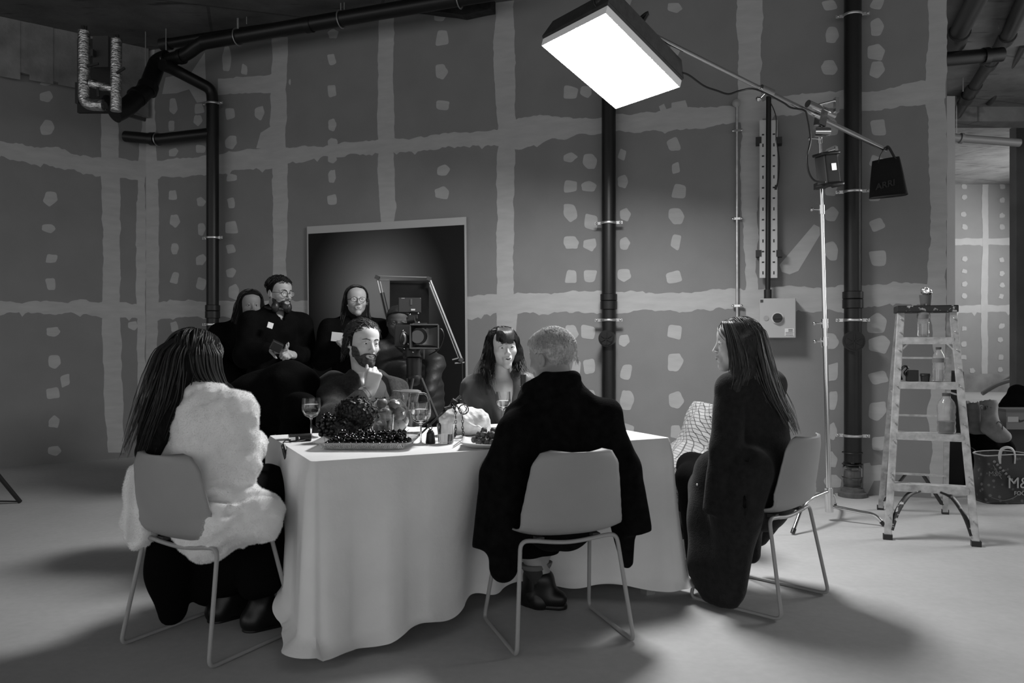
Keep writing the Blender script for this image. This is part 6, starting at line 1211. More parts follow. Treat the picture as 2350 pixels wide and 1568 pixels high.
tumbler('low tumbler half full of water beside the small dark weight', tp(1023, 1018), .034, .040, .088, .044)
def pitcher(label, c, rz):
    t = thing('pitcher', label, 'pitcher', c, rz); w_ = .002
    pr = [(0, .001), (.05, .001), (.058, .006), (.059, .03), (.050, .09), (.041, .135), (.040, .16), (.046, .19), (.050, .205)]; m = MB(); m.lathe(pr + [(r - w_, max(z, .005)) for r, z in pr[::-1][:-1]] + [(0, .005)], 32); m.build('glass', GLASS, t, world=False)
    m = MB(); m.lathe([(0, .0065), (.0545, .008), (.0555, .03), (.0465, .09), (.042, .118), (0, .118)], 32); m.build('water', WATER, t, world=False)
    m = MB(); m.tube(catmull([(.042, 0, .198), (.075, 0, .196), (.092, 0, .17), (.086, 0, .125), (.062, 0, .075), (.05, 0, .06)], 6), .0052, 10); m.build('handle', GLASS, t, world=False)
    m = MB(); m.lathe([(0, .216), (.040, .216), (.055, .209), (.0555, .205), (.048, .203), (0, .203)], 30); m.prism([(-.05, -.03, .2055), (-.05, .03, .2055), (-.085, .008, .208), (-.085, -.008, .208)], (0, 0, .005)); m.build('lid', mat('grey_lid', .18, .3), t, world=False)
q = P(941, 996, 3.90); q.z = TBZ; pitcher('lidded glass water pitcher behind the round fruit bowl', q, -.1)
q = P(1216, 970, 4.28); q.z = TBZ; pitcher('second lidded glass pitcher half hidden by the man in the black coat', q, 1.2)
q = P(1201, 975, 4.20); q.z = TBZ; t = thing('wine_bottle', 'dark wine bottle half hidden behind the shoulder of the man in black', 'bottle', q); m = MB(); m.lathe([(0, 0), (.035, 0), (.037, .004), (.037, .14), (.03, .17), (.0145, .20), (.0135, .25), (0, .25)], 24, q); m.build('bottle_body', mat('bottle_glass', .02, .15, spec=.6), t); m = MB(); m.lathe([(.0138, .225), (.0152, .25), (.0155, .278), (0, .28)], 20, q); m.build('capsule', BLACKPL, t)
# steelyard balance
a, b = P(946, 1015, 3.52), P(1056, 909, 3.76); IR = mat('old_iron', .035, .5, .5, noise=.5, nscale=60, bump=.3); st = thing('steelyard', 'old iron steelyard rod lying aslant with weight and two chains', 'scales', (a.x, a.y, TBZ))
m = MB(); m.tube([a, a.lerp(b, .55), a.lerp(b, .6), b], [.0042, .0048, .0065, .006], 8); m.ball(a, .006, 8, 6); m.build('rod', IR, st); 
m = MB(); c = a.lerp(b, .86); m.box(c, (.012, .01, .012), Euler((.3, .5, .3)).to_matrix()); m.tube(catmull([c, c + Vector((.01, -.01, -.015)), c + Vector((.004, -.012, -.03)), c + Vector((-.006, -.01, -.024))], 4), .003, 6); m.tube([a.lerp(b, .68) + Vector((-.006, -.004, .006)), a.lerp(b, .78) + Vector((.006, -.004, -.006))], .008, 8); m.build('hook', IR, st)
wc = tp(988, 1018); hang = a.lerp(b, .36); m = MB(); m.lathe([(0, 0), (.021, 0), (.022, .004), (.017, .045), (.0165, .048), (.0125, .052), (.0115, .058), (.006, .062), (0, .064)], 20, wc); m.tube(arc(wc + Vector((0, 0, .070)), (1, 0, 0), (0, 0, 1), .007, 0, 6.2832, 14)[:-1], .002, 6, closed=True); m.build('weight', IR, st); m = MB(); m.tube(catmull([wc + Vector((0, 0, .077)), hang + Vector((-.012, -.01, .0)), hang + Vector((0, 0, .008))], 4), .003, 6); m.build('weight_hook', IR, st)
def chainlink(pts, parent):
    m = MB(); pts = [Vector(p) for p in pts]; L = sum((q - p).length for p, q in zip(pts[:-1], pts[1:])); n = int(L / .0125); fine = catmull(pts, 12); k = 0
    for i in range(n):
        f = i / n * (len(fine) - 1); c = fine[int(f)]; d = (fine[min(int(f) + 2, len(fine) - 1)] - c)
        d = d.normalized() if d.length > 1e-6 else Vector((0, 0, -1)); u_ = Vector((1, .3, 0)) if i % 2 else Vector((-.3, 1, 0)); u_ = (u_ - d * u_.dot(d)).normalized()
        m.tube([c + d * .0085 * math.cos(t) + u_ * .0048 * math.sin(t) for t in np.linspace(0, 6.2832, 11)[:-1]], .0016, 5, closed=True)
    return m.build('chain', IR, parent)
chainlink([c + Vector((-.004, -.02, -.01)), P(1045, 945, 3.68), P(1046, 985, 3.68), P(1044, 1004, 3.66)], st); chainlink([c + Vector((.008, -.02, -.01)), P(1060, 950, 3.67), P(1062, 985, 3.67), P(1066, 1006, 3.65)], st); chainlink([P(1046, 925, 3.70), P(1056, 917, 3.70), P(1066, 925, 3.70), P(1070, 940, 3.69), P(1064, 952, 3.68)], st)
m = MB(); m.tube(arc(P(1064, 940, 3.69), (1, .1, 0), (0, 0, 1), .022, 0, 6.2832, 22)[:-1], .0026, 6, closed=True); m.build('ring', IR, st)
# big shell
sc = P(1066, 962, 3.86); F = SDF(sc - Vector((.16, .14, .12)), sc + Vector((.16, .14, .12)), .0045); Rs = rot(0, 0, 14)
F.u(ell(V(sc) + (-.01, 0, -.01), (.108, .085, .075), Rs)); F.u(ell(V(sc) + (.06, -.01, -.005), (.062, .06, .048), rot(20, 0, 30)), .03); F.u(ell(V(sc) + (-.06, .0, -.03), (.055, .06, .055)), .03)
F.disp(lambda X, Y, Z: .006 * N1(X, Y, Z, 45) + .0025 * N2(X, Y, Z, 150))
F.cut(rc(V(sc) + (-.01, -.115, -.045), V(sc) + (.075, -.10, -.062), .045, .03), .008); F.cut(rc(V(sc) + (.0, -.10, .0), V(sc) + (.09, -.085, -.02), .010, .014), .006)
for k in range(6): F.u(rc(V(sc) + (-.04 + k * .022, -.074 - .006 * (k % 2), -.004 - .006 * k + .008 * (k % 2)), V(sc) + (-.018 + k * .022, -.078 + .006 * (k % 2), -.008 - .006 * k - .006 * (k % 2)), .006), .008)
F.clip(lambda X, Y, Z: TBZ + .001 - Z + 0 * X + 0 * Y); SHL = mat('chalk_shell', .68, .75, noise=.28, nscale=18, bump=.4, bscale=60); o = F.mesh('seashell', SHL, None); tag(o, 'big chalky white seashell behind the chains on the table', 'shell')
# plate of fruit
pc = P(1128, 1022, 3.42); pc.z = TBZ; t = thing('plate', 'white plate with upturned corners, heaped with small fruit, beside the man in black', 'plate', pc)
def plf(u, v):
    x, y = (u - .5) * 2, (v - .5) * 2; r = max(abs(x), abs(y)); lift = max(0, r - .55) / .45; cor = (abs(x) * abs(y)) ** 2
    return pc + Vector((x * .128, y * .10, .004 + .016 * lift ** 1.5 + .012 * cor))
m = MB().grid(plf, 25, 25); m.build('dish', mat('white_china', .66, .3), t, smooth=True, solid=.005)
FRT = mat('small_fruit', .10, .5, noise=.6, nscale=60, bump=.5, bscale=130); rn = random.Random(9); f0 = None; pl_ = []
for k in range(3000):
    d = Vector((rn.uniform(-1, 1), rn.uniform(-1, 1), rn.uniform(0, 1))); zz = .022 + d.z * .055
    if (d.x ** 2 + d.y ** 2) > (1.05 - d.z) : continue
    p = pc + Vector((d.x * .09, d.y * .065, zz))
    if any((p - q).length < .0255 for q in pl_): continue
    pl_.append(p)
    if f0 is None:
        m = MB(); m.lathe([(0, -.016), (.008, -.012), (.0135, -.002), (.0145, .004), (.010, .011), (0, .013)], 12); f0 = o = m.build('strawberry', FRT, smooth=True, base=False); tag(o, 'one of the small knobbly fruits heaped on the white plate', 'fruit', 'small fruit on the white plate'); lf = MB(); [lf.poly([(0, 0, .0135), (.004 * math.cos(a), .004 * math.sin(a), .0165), (.012 * math.cos(a + .3), .012 * math.sin(a + .3), .013), (.004 * math.cos(a + .7), .004 * math.sin(a + .7), .0155)]) for a in np.arange(0, 6.2, 1.05)]; lf_ = lf.build('leaf_cap', STEM, o, world=False, smooth=False)
    else:
        o = f0.copy(); COL.objects.link(o); c_ = lf_.copy(); COL.objects.link(c_); c_.parent = o
    o.location = p; o.rotation_euler = (rn.uniform(-1.3, 1.3), rn.uniform(-1.3, 1.3), rn.uniform(0, 6))
    if len(pl_) > 46: break
m = MB(); q = tp(1052, 1010); m.prism([q + Vector(v) for v in ((-.03, 0, .004), (-.005, -.015, .003), (.03, -.01, .006), (.012, .012, .016), (-.015, .012, .012))], (0, .0, .006)); tag(m.build('shell_chip', mat('chip_white', .6, .6), smooth=False, bevel=.002), 'small white sliver lying between the tumbler and the plate', 'shell')
m = MB(); m.tube([tp(1040, 1028) + Vector((0, 0, .006)), tp(1066, 1012) + Vector((0, 0, .012))], [.0025, .004], 6); tag(m.build('plate_knife', STEEL), 'knife tip poking out from under the white plate', 'knife')
# pocket recorder with its lead
a, b = tp(662, 1014) + Vector((0, 0, .016)), tp(712, 1012) + Vector((0, .01, .016)); t = thing('flashlight', 'black torch with a steel end and wrist cord at the left table edge', 'torch', (a.x, a.y, TBZ)); d = (b - a).normalized()
m = MB(); m.tube([a, a + d * .028], [.0165, .0175], 18); m.tube([a + d * .008, a + d * .016], .0185, 18); m.build('steel_end', CHROME, t); m = MB(); m.tube([a + d * .026, b], [.0165, .0175], 18); m.build('barrel', BLACKPL, t); m = MB(); c = a + d * .05; m.cyl(c - Vector((0, .012, 0)), c - Vector((0, .018, 0)), .006); m.build('button', CHROME, t)
dn = P(648, 1030, 3.42); m = MB(); m.tube(catmull([b - d * .02 + Vector((0, -.02, -.01)), tp(672, 1016) + Vector((0, 0, .004)), tp(660, 1013) + Vector((-.004, 0, .005)), P(651, 1016, 3.46), dn], 6), .0028, 6); m.build('cord', BLACKPL, t); m = MB(); m.tube([P(650, 1022, 3.44), P(655, 1040, 3.42), P(659, 1052, 3.41)], [.010, .012, .013], 10); m.build('toggle', BLACKPL, t)
# ================================================================ backdrop, frame, film camera
BD = bpy.data.materials.new('backdrop_print'); BD.use_nodes = True; nt = BD.node_tree; bs = nt.nodes['Principled BSDF']; bs.inputs['Roughness'].default_value = .85; bs.inputs['Specular IOR Level'].default_value = .1
tc = nt.nodes.new('ShaderNodeTexCoord'); mp = nt.nodes.new('ShaderNodeMapping'); mp.vector_type = 'POINT'; mp.inputs['Location'].default_value = (.12, 0, -.62); mp.inputs['Scale'].default_value = (1.15, 0, 1.0); gr = nt.nodes.new('ShaderNodeTexGradient'); gr.gradient_type = 'QUADRATIC_SPHERE'
mp.inputs['Location'].default_value = (.10, 0, -1.62); nt.links.new(tc.outputs['Object'], mp.inputs[0]); nt.links.new(mp.outputs[0], gr.inputs[0]); cr = nt.nodes.new('ShaderNodeValToRGB'); cr.color_ramp.elements[0].position = .02; cr.color_ramp.elements[0].color = (.014,) * 3 + (1,); cr.color_ramp.elements[1].position = .75; cr.color_ramp.elements[1].color = (.30,) * 3 + (1,)
nt.links.new(gr.outputs[0], cr.inputs[0]); nt.links.new(cr.outputs[0], bs.inputs['Base Color'])
TL_, TR_ = WB(710, 521, .03), WB(1075, 497, .03); bx = thing('photo_backdrop', 'tall dark vignetted photographic backdrop with a white border standing at the wall', 'backdrop', ((TL_.x + TR_.x) / 2, (TL_.y + TR_.y) / 2, 0), math.atan2(BWD.y, BWD.x))
bx.rotation_euler.y = -math.atan2(TR_.z - TL_.z, (TR_ - TL_).length) * .7; hw = (TR_ - TL_).length / 2; zt = (TL_.z + TR_.z) / 2
m = MB(); m.box((0, 0, zt / 2 + .002), (hw, .008, zt / 2 - .002)); m.build('white_board', mat('border_white', .40, .8), bx, world=False, smooth=False)
m = MB(); m.box((0, -.0095, zt / 2 - .035), (hw - .016, .0015, zt / 2 - .037)); m.build('dark_print', BD, bx, world=False, smooth=False)
FR = thing('folding_frame', 'spread folding reflector frame of thin metal rods behind the film camera', 'frame', P(960, 1040, 6.7)); SILV = mat('dull_silver', .34, .45, .4); FYY = 6.75
def fr(x, y, dy=0): return P(x, y, FYY + dy)
for a, b, r, mm in ((fr(864, 634), fr(985, 637), .006, SILV), (fr(868, 643, .03), fr(893, 643, .03), .006, SILV), (fr(864, 634), fr(902, 802), .007, SILV), (fr(871, 640, .04), fr(905, 790, .04), .005, SILV), (fr(877, 672, .0), fr(900, 770, .0), .018, BLACKM), (fr(985, 637), fr(1061, 828), .010, SILV), (fr(986, 655, .05), fr(1052, 822, .05), .005, SILV), (fr(985, 648, -.04), fr(1046, 806, -.04), .004, SILV)):
    MB().tube([a, b], r, 8).build('rod', mm, FR)
for x, y in ((866, 637), (985, 640), (1058, 826), (902, 800)): m = MB(); m.box(fr(x, y), (.018, .02, .016), Euler((0, .4, 0)).to_matrix()); m.build('hinge', DGREY, FR, smooth=False)
for a, b in ((fr(1038, 826), fr(1052, 822)), (fr(1044, 834), fr(1066, 832))): MB().tube([a, b], .006, 8).build('foot_rod', SILV, FR)
a, b = fr(902, 802), fr(912, 1040); a2 = fr(1060, 828); MB().tube([a, P(906, 1100, FYY)], .007, 8).build('rod', BLACKM, FR); MB().tube([a2, P(1066, 1100, FYY)], .007, 8).build('rod', BLACKM, FR)
m = MB(); c0, c1 = P(895, 643, 6.85), P(984, 643, 6.85); m.box(((c0.x + c1.x) / 2, 6.85, c0.z / 2), ((c1.x - c0.x) / 2, .012, c0.z / 2 - .005)); tag(m.build('black_flag', mat('black_board', .012, .75, noise=.4, nscale=5, spec=.2), smooth=False), 'tall black flag board behind the film camera', 'board')
m = MB(); c0, c1 = P(868, 773, 7.0), P(900, 773, 7.0); m.box(((c0.x + c1.x) / 2 + .02, 7.0, c0.z / 2), ((c1.x - c0.x) / 2 + .1, .06, c0.z / 2)); tag(m.build('flight_case', BLACKC, smooth=False, bevel=.01), 'black case standing behind the bearded man', 'case')
# film camera on its tripod
CY_ = 5.42; cc = P(957, 772, CY_); cm = thing('film_camera', 'film camera with matte box and monitor on a tripod behind the table', 'camera', (cc.x, cc.y, 1.03)); K = MB
def cp_(x, y, d=0): return P(x, y, CY_ + d)
m = K(); m.box(cp_(938, 772, .1), (.075, .16, .075)); m.box(cp_(930, 752, .1), (.05, .1, .03)); m.build('camera_body', BLACKM, cm, smooth=False, bevel=.008)
m = K(); m.cyl(cp_(955, 773, -.02), cp_(962, 772, -.13), .05, .055); m.build('lens', BLACKM, cm); m = K(); m.cyl(cp_(958, 773, -.135), cp_(958, 773, -.14), .043); m.build('front_glass', mat('lens_glass', .02, .05, spec=1.0), cm)
q = cp_(974, 773, -.16); m = K(); w0, h0, w1, h1, L_ = .07, .06, .092, .078, .09; A_ = [q + Vector((sx * w0, L_, sz * h0)) for sx, sz in ((-1, -1), (1, -1), (1, 1), (-1, 1))]; B_ = [q + Vector((sx * w1, -.02, sz * h1)) for sx, sz in ((-1, -1), (1, -1), (1, 1), (-1, 1))]
ia = [m.pt(p) for p in A_]; ib = [m.pt(p) for p in B_]; [m.face((ia[i], ia[(i + 1) % 4], ib[(i + 1) % 4], ib[i])) for i in range(4)]; m.build('matte_box', mat('matte_black', .02, .6), cm, smooth=False, solid=.006)
m = K(); [m.tube([B_[i], B_[(i + 1) % 4]], .006, 6) for i in range(4)]; m.build('matte_box_rim', DGREY, cm)
m = K(); m.prism([q + Vector((.03, .0, -.055)), q + Vector((.088, .0, -.066)), q + Vector((.088, .0, .066)), q + Vector((.03, .0, .05))], (0, .004, 0)); m.build('matte_flap', mat('grey_flap', .06, .6), cm, smooth=False)
m = K(); m.tube(arc(cp_(927, 778, -.1), (.5, .4, 0), (0, 0, 1), .042, 0, 6.2832, 24)[:-1], .009, 8, closed=True); m.build('focus_wheel', BLACKM, cm); m = K(); m.tube(arc(cp_(924, 778, -.115), (.5, .4, 0), (0, 0, 1), .034, -1.4, 1.4, 12), .005, 6, flat=1.4); m.build('marking_disc', mat('white_disc', .5, .5), cm)
m = K(); m.box(cp_(940, 701, .05), (.078, .016, .052), Matrix.Rotation(.12, 3, 'Z')); mo = m.build('monitor', BLACKM, cm, smooth=False, bevel=.005)
m = K(); Rm = Matrix.Rotation(.12, 3, 'Z'); m.box(cp_(940, 701, .05) + Rm @ Vector((0, -.018, 0)), (.072, .002, .046), Rm); m.cur = 1; m.box(cp_(925, 686, .028), (.011, .002, .005), Rm); m.box(cp_(948, 711, .028), (.014, .002, .006), Rm); m.cur = 2; m.box(cp_(944, 693, .028), (.006, .002, .02), Rm); m.build('monitor_screen', [mat('monitor_face', .02, .3), mat('pale_label', .4, .5), mat('mid_label', .06, .5)], mo, smooth=False)
m = K(); m.tube([cp_(942, 719, .05), cp_(944, 745, .08)], .010, 8); m.box(cp_(948, 727, .05), (.03, .02, .012)); m.cyl(cp_(934, 736, .0), cp_(952, 733, .0), .024); m.tube([cp_(925, 748, .1), cp_(980, 745, .1)], .012, 8); m.tube([cp_(980, 745, .1), cp_(978, 756, .1)], .012, 8); m.build('top_handle', BLACKM, cm)
for i, (x, y, r) in enumerate(((941, 722, .006), (960, 719, .006), (961, 740, .007), (947, 745, .006), (983, 746, .006), (925, 759, .006), (1003, 789, .006), (937, 789, .007), (928, 800, .006), (948, 808, .006))): m = K(); m.ball(cp_(x, y, -.03 if i < 3 else -.06), r, 8, 6); m.build('screw_knob', CHROME, cm)
m = K(); [m.cyl(cp_(x, 801, -.1), cp_(x, 801, .2), .009) for x in (936, 962)]; m.build('support_rods', BLACKM, cm)
hb = cp_(950, 815, .05); m = K(); m.cyl(hb + Vector((0, 0, .07)), hb + Vector((0, 0, -.01)), .07); m.cyl(hb + Vector((-.07, 0, .02)), hb + Vector((.07, 0, .02)), .05); m.cyl(hb + Vector((0, 0, -.02)), hb + Vector((0, 0, -.14)), .055, .05); m.ball(hb + Vector((0, 0, -.16)), .055); m.build('fluid_head', BLACKM, cm)
m = K(); m.tube([hb + Vector((-.05, .03, .0)), hb + Vector((-.17, .4, .05))], .011, 8); m.build('pan_bar', BLACKM, cm)
top = hb + Vector((0, 0, -.16))
for k in range(3):
    a_ = 2.2 + k * 2.094; d = Vector((math.cos(a_), math.sin(a_), 0)); e1 = Vector((top.x, top.y, 0)) + d * .46; 
    m = K(); mid = top.lerp(e1 + Vector((0, 0, .03)), .55); s_ = Vector((-d.y, d.x, 0)) * .022
    for q in (-1, 1): m.tube([top + d * .05 + s_ * q, mid + s_ * q], .010, 8)
    m.tube([mid + (top - mid) * .2, e1 + Vector((0, 0, .02))], .011, 8); lg = m.build('tripod_leg', mat('tripod_grey', .05, .4), cm); m = K(); m.ball(e1 + Vector((0, 0, .02)), .02, 8, 6); m.build('foot', BLACKPL, lg)
m = K(); m.tube(catmull([cp_(1000, 760, .0), cp_(1012, 755, .0), cp_(1018, 772, .0), cp_(1008, 800, .05), cp_(985, 815, .1)], 6), .005, 6); m.build('cable_loop', BLACKPL, cm)
# black jacket hung behind, dark stand items right of the tripod
# ================================================================ checked shawl over the chair
SHW = bpy.data.materials.new('checked_shawl'); SHW.use_nodes = True; nt = SHW.node_tree; bs = nt.nodes['Principled BSDF']; bs.inputs['Roughness'].default_value = .45; tc = nt.nodes.new('ShaderNodeTexCoord')
ck = nt.nodes.new('ShaderNodeTexBrick'); mp = nt.nodes.new('ShaderNodeMapping'); mp.inputs['Rotation'].default_value = (1.2, .5, .3); nt.links.new(tc.outputs['Object'], mp.inputs[0]); nt.links.new(mp.outputs[0], ck.inputs[0]); ck.offset = 0; ck.inputs['Scale'].default_value = 14; ck.inputs['Mortar Size'].default_value = .022; ck.inputs['Brick Width'].default_value = .28; ck.inputs['Row Height'].default_value = .28
ck.inputs['Color1'].default_value = (.36, .36, .36, 1); ck.inputs['Color2'].default_value = (.27, .27, .27, 1); ck.inputs['Mortar'].default_value = (.06, .06, .06, 1); nt.links.new(ck.outputs[0], bs.inputs['Base Color'])
Cx, Cy = .90, 4.64; Rz = Matrix.Rotation(math.radians(100), 3, 'Z'); prof = [(-.335, .10), (-.33, .4), (-.315, .70), (-.295, .81), (-.255, .825), (-.20, .74), (-.13, .60), (-.02, .52), (.14, .50), (.25, .485), (.30, .42), (.325, .28), (.34, .14)]
def shw(u, v):
    k = v * (len(prof) - 1); i = min(int(k), len(prof) - 2); f = k - i; y = prof[i][0] * (1 - f) + prof[i + 1][0] * f; z = prof[i][1] * (1 - f) + prof[i + 1][1] * f; x = (u - .5) * .62; e = max(0, abs(x) - .20) / .11
    z = z - (e ** 1.5) * min(.30, max(z - .15, 0) * .7); x = math.copysign(min(abs(x), .235 + .02 * e), x); n_ = float(N2(x * 1.0, y, z, 24, (1, .6, .35))); n2_ = float(N1(x, y, z, 60, (1, 1, .5)))
    q = Rz @ Vector((x * 1.05 + .012 * n_, y + .016 * n_ + .005 * n2_, 0)); return Vector((Cx + q.x, Cy + q.y, z + .008 * n_ + .01))
m = MB().grid(shw, 60, 90); tag(m.build('shawl', SHW, smooth=True, solid=.004), 'pale checked shawl draped over the chair between the table and the coat woman', 'shawl')
# sheet of paper on the floor
m = MB(); q = G(1560, 1286); m.prism([q + Vector(v) for v in ((-.11, -.08, .002), (.10, -.1, .002), (.13, .09, .002), (-.09, .10, .002))], (0, 0, .0012)); tag(m.build('paper_sheet', mat('floor_paper', .7, .8), smooth=False), 'white sheet of paper on the floor by the right table end', 'paper')
# ================================================================ stepladder and what stands on it
LB0, LB1 = G(2037, 1238), G(2240, 1254); LX = (LB1 - LB0).normalized(); LYd = Vector((-LX.y, LX.x, 0)); LH = 1.40; ld = thing('stepladder', 'paint-splashed stepladder with bottles on its treads near the wall end', 'ladder', (LB0 + LB1) / 2)
ALU = mat('worn_aluminium', .42, .5, .25, noise=.35, nscale=22, bump=.2, bscale=50); ALD = bpy.data.materials.new('splashed_black'); ALD.use_nodes = True; nt = ALD.node_tree; bs = nt.nodes['Principled BSDF']; n_ = nt.nodes.new('ShaderNodeTexNoise'); n_.inputs['Scale'].default_value = 34; n_.inputs['Detail'].default_value = 5; cr = nt.nodes.new('ShaderNodeValToRGB'); cr.color_ramp.elements[0].position = .60; cr.color_ramp.elements[0].color = (.012,) * 3 + (1,); cr.color_ramp.elements[1].position = .66; cr.color_ramp.elements[1].color = (.4,) * 3 + (1,); tc = nt.nodes.new('ShaderNodeTexCoord'); nt.links.new(tc.outputs['Object'], n_.inputs[0]); nt.links.new(n_.outputs[0], cr.inputs[0]); nt.links.new(cr.outputs[0], bs.inputs['Base Color'])
TP0, TP1 = P(2068, 712, 5.08), P(2186, 712, 4.97); TP0.z = TP1.z = LH
def lf(t): return LB0.lerp(TP0, t)
def rf(t): return LB1.lerp(TP1, t)
RL = Matrix((LX, LYd, Vector((0, 0, 1)))).transposed()
for fn in (lf, rf): m = MB(); m.bar(fn(.0), fn(1.0), .042, .024, up=tuple(LX.cross(Vector((0, 0, 1))))); r_ = m.build('front_rail', ALU, ld, smooth=False, bevel=.003); m = MB(); m.box(fn(.0) + Vector((0, 0, .015)), (.026, .02, .016), RL); m.build('rubber_foot', BLACKPL, r_, smooth=False); m = MB(); [m.ball(fn(t) - LYd * .02, .006, 6, 4) for t in (.1, .26, .28, .42, .5, .58, .66, .74, .82, .9, .96)]; m.build('rivets', STEEL, r_)
STEPZ = [.285, .535, .79, 1.03]; 
STEPC = []
for i, y in enumerate((1128, 1022, 913, 812)):
    z = (LH) * [.232, .452, .674, .872][i]; t = z / LH; a, b = lf(t), rf(t); m = MB(); c = (a + b) / 2; m.box(c + LYd * .03, ((b - a).length / 2 - .01, .045, .006), RL); m.box(c - LYd * .016 - Vector((0, 0, .018)), ((b - a).length / 2 - .01, .005, .020), RL); m.build('tread', ALU, ld, smooth=False); STEPC.append((a, b, z + .006))
m = MB(); m.box((TP0 + TP1) / 2 + LYd * .06 + Vector((0, 0, .005)), ((TP1 - TP0).length / 2 + .03, .10, .022), RL); m.build('top_cap', ALD, ld, smooth=False, bevel=.006)
RB0, RB1 = LB0 + LYd * .92 + LX * .03, LB1 + LYd * .92 - LX * .03; RT0, RT1 = TP0 + LYd * .12, TP1 + LYd * .12
for a, b in ((RB0, RT0), (RB1, RT1)): m = MB(); m.bar(a, b, .034, .022, up=tuple(LX.cross(Vector((0, 0, 1))))); r_ = m.build('rear_rail', ALU, ld, smooth=False); m = MB(); m.box(a + Vector((0, 0, .015)), (.022, .017, .016), RL); m.build('rubber_foot', BLACKPL, r_, smooth=False)
for t in (.2, .5, .78): m = MB(); m.bar(RB0.lerp(RT0, t), RB1.lerp(RT1, t), .028, .012); m.build('rear_brace', ALU, ld, smooth=False)
for s_, fn in ((1, lf), (-1, rf)):
    a, b = fn(.04), fn(.22); m = MB(); m.tube(catmull([a + Vector((0, 0, .0)) + LX * s_ * .015, fn(.12) + LX * s_ * .045, fn(.19) + LX * s_ * .10, fn(.215) + LX * s_ * .16], 5), .024, 8, flat=.35); m.build('knee_brace', ALD, ld)
    a, b = (RB0.lerp(RT0, .05), RB0.lerp(RT0, .2)) if s_ > 0 else (RB1.lerp(RT1, .05), RB1.lerp(RT1, .2)); m = MB(); m.bar(a + LX * s_ * .02, b + LX * s_ * .14, .03, .012); m.build('rear_knee_brace', BLACKM, ld, smooth=False)
    m = MB(); m.bar(fn(.82) + LX * s_ * .015, fn(.865) + LX * s_ * .07, .02, .01); m.build('tread_strut', ALU, ld, smooth=False); q0, q1 = fn(.62), (RB0 if s_ > 0 else RB1).lerp(RT0 if s_ > 0 else RT1, .62); m = MB(); m.bar(q0, q1, .02, .005); m.build('spreader', ALU, ld, smooth=False)
BOT = mat('clear_plastic', .95, .06, trans=.92, ior=1.3, bump=.3, bscale=30)
def bottle(label, c, h, r, lvl, wm, lab=True, capm=None):
    t = thing('water_bottle', label, 'bottle', c); k = h / .24; pr = [(0, .001), (r * .9, .002), (r, .012)]
    for i in range(6): z = .03 + i * .017 * k; pr += [(r * (.93 if i % 2 else 1.0), z)]
    pr += [(r, h * .55), (r, h * .68), (r * .85, h * .78), (r * .42, h * .90), (r * .40, h * .94)]; m = MB(); m.lathe(pr + [(a - .0012, z + .001) for a, z in pr[::-1][:-1]] + [(0, .0035)], 24, c); m.build('bottle_body', BOT, t)
    m = MB(); m.lathe([(r * .46, h * .93), (r * .46, h * 1.0), (0, h * 1.0)], 16, c); m.build('cap', capm or mat('dark_cap', .06, .5), t)
    if lab: m = MB(); m.lathe([(r * 1.01, h * .56), (r * 1.01, h * .68)], 24, c); m.build('label_band', mat('bottle_label', .16, .5), t, smooth=True)
    if lvl: m = MB(); m.lathe([(0, .005), (r * .87, .008), (r * .9, .014), (r * .9, h * lvl), (0, h * lvl)], 24, c); m.build('liquid', wm, t)
def on(i, x, dy=.03): a, b, z = STEPC[i]; f = (x - 2035) / 1.0; tt = ((x - CX) / FPX); q = a.lerp(b, 0); best = min((abs((a.lerp(b, k / 200) + LYd * dy).x / (a.lerp(b, k / 200) + LYd * dy).y - tt), k) for k in range(201))[1]; q = a.lerp(b, best / 200) + LYd * dy; return Vector((q.x, q.y, z + .0005))
bottle('clear water bottle on the top tread of the ladder', on(3, 2119), .21, .036, .4, WATER); bottle('clear water bottle standing on the second tread of the ladder', on(2, 2154), .215, .036, .35, WATER)
bottle('bigger bottle of dark liquid on the third ladder tread', on(1, 2172), .245, .052, .30, mat('dark_drink', .02, .3), False)
q = on(2, 2076); m = MB(); m.tube(catmull([q + Vector((-.02, 0, .01)), q + Vector((-.03, 0, .06)), q + Vector((.0, 0, .095)), q + Vector((.02, 0, .08)), q + Vector((.0, 0, .05)), q + Vector((.028, 0, .02))], 5), .013, 8, flat=.5); tag(m.build('velcro_strap', BLACKPL), 'curled black strap at the left of the second ladder tread', 'strap')
q = on(2, 2092); m = MB(); m.box(q + Vector((.004, .0, .036)), (.03, .025, .035)); tag(m.build('battery_block', BLACKM, smooth=False, bevel=.003), 'dark square block on the second ladder tread', 'battery')
q = on(2, 2123); m = MB(); m.lathe([(0, 0), (.024, 0), (.028, .045), (.028, .05), (0, .052)], 20, q); m.tube([q + Vector((.029 * math.cos(a), .029 * math.sin(a), .04)) for a in np.linspace(0, 6.2832, 20)[:-1]], .0025, 6, closed=True); tag(m.build('tin', BLACKM), 'small dark round tin on the second ladder tread', 'tin')
q = (TP0 + TP1) / 2 + LYd * .06; q = P(2125, 700, 5.09); q.z = LH + .0275; t = thing('cup', 'grey cup stuffed with crumpled foil on the ladder top', 'cup', q); m = MB(); m.lathe([(0, 0), (.032, 0), (.040, .07), (.038, .07), (.03, .006), (0, .006)], 22, q); m.build('cup_body', mat('cup_grey', .12, .5), t); m = MB(); rn = random.Random(2)
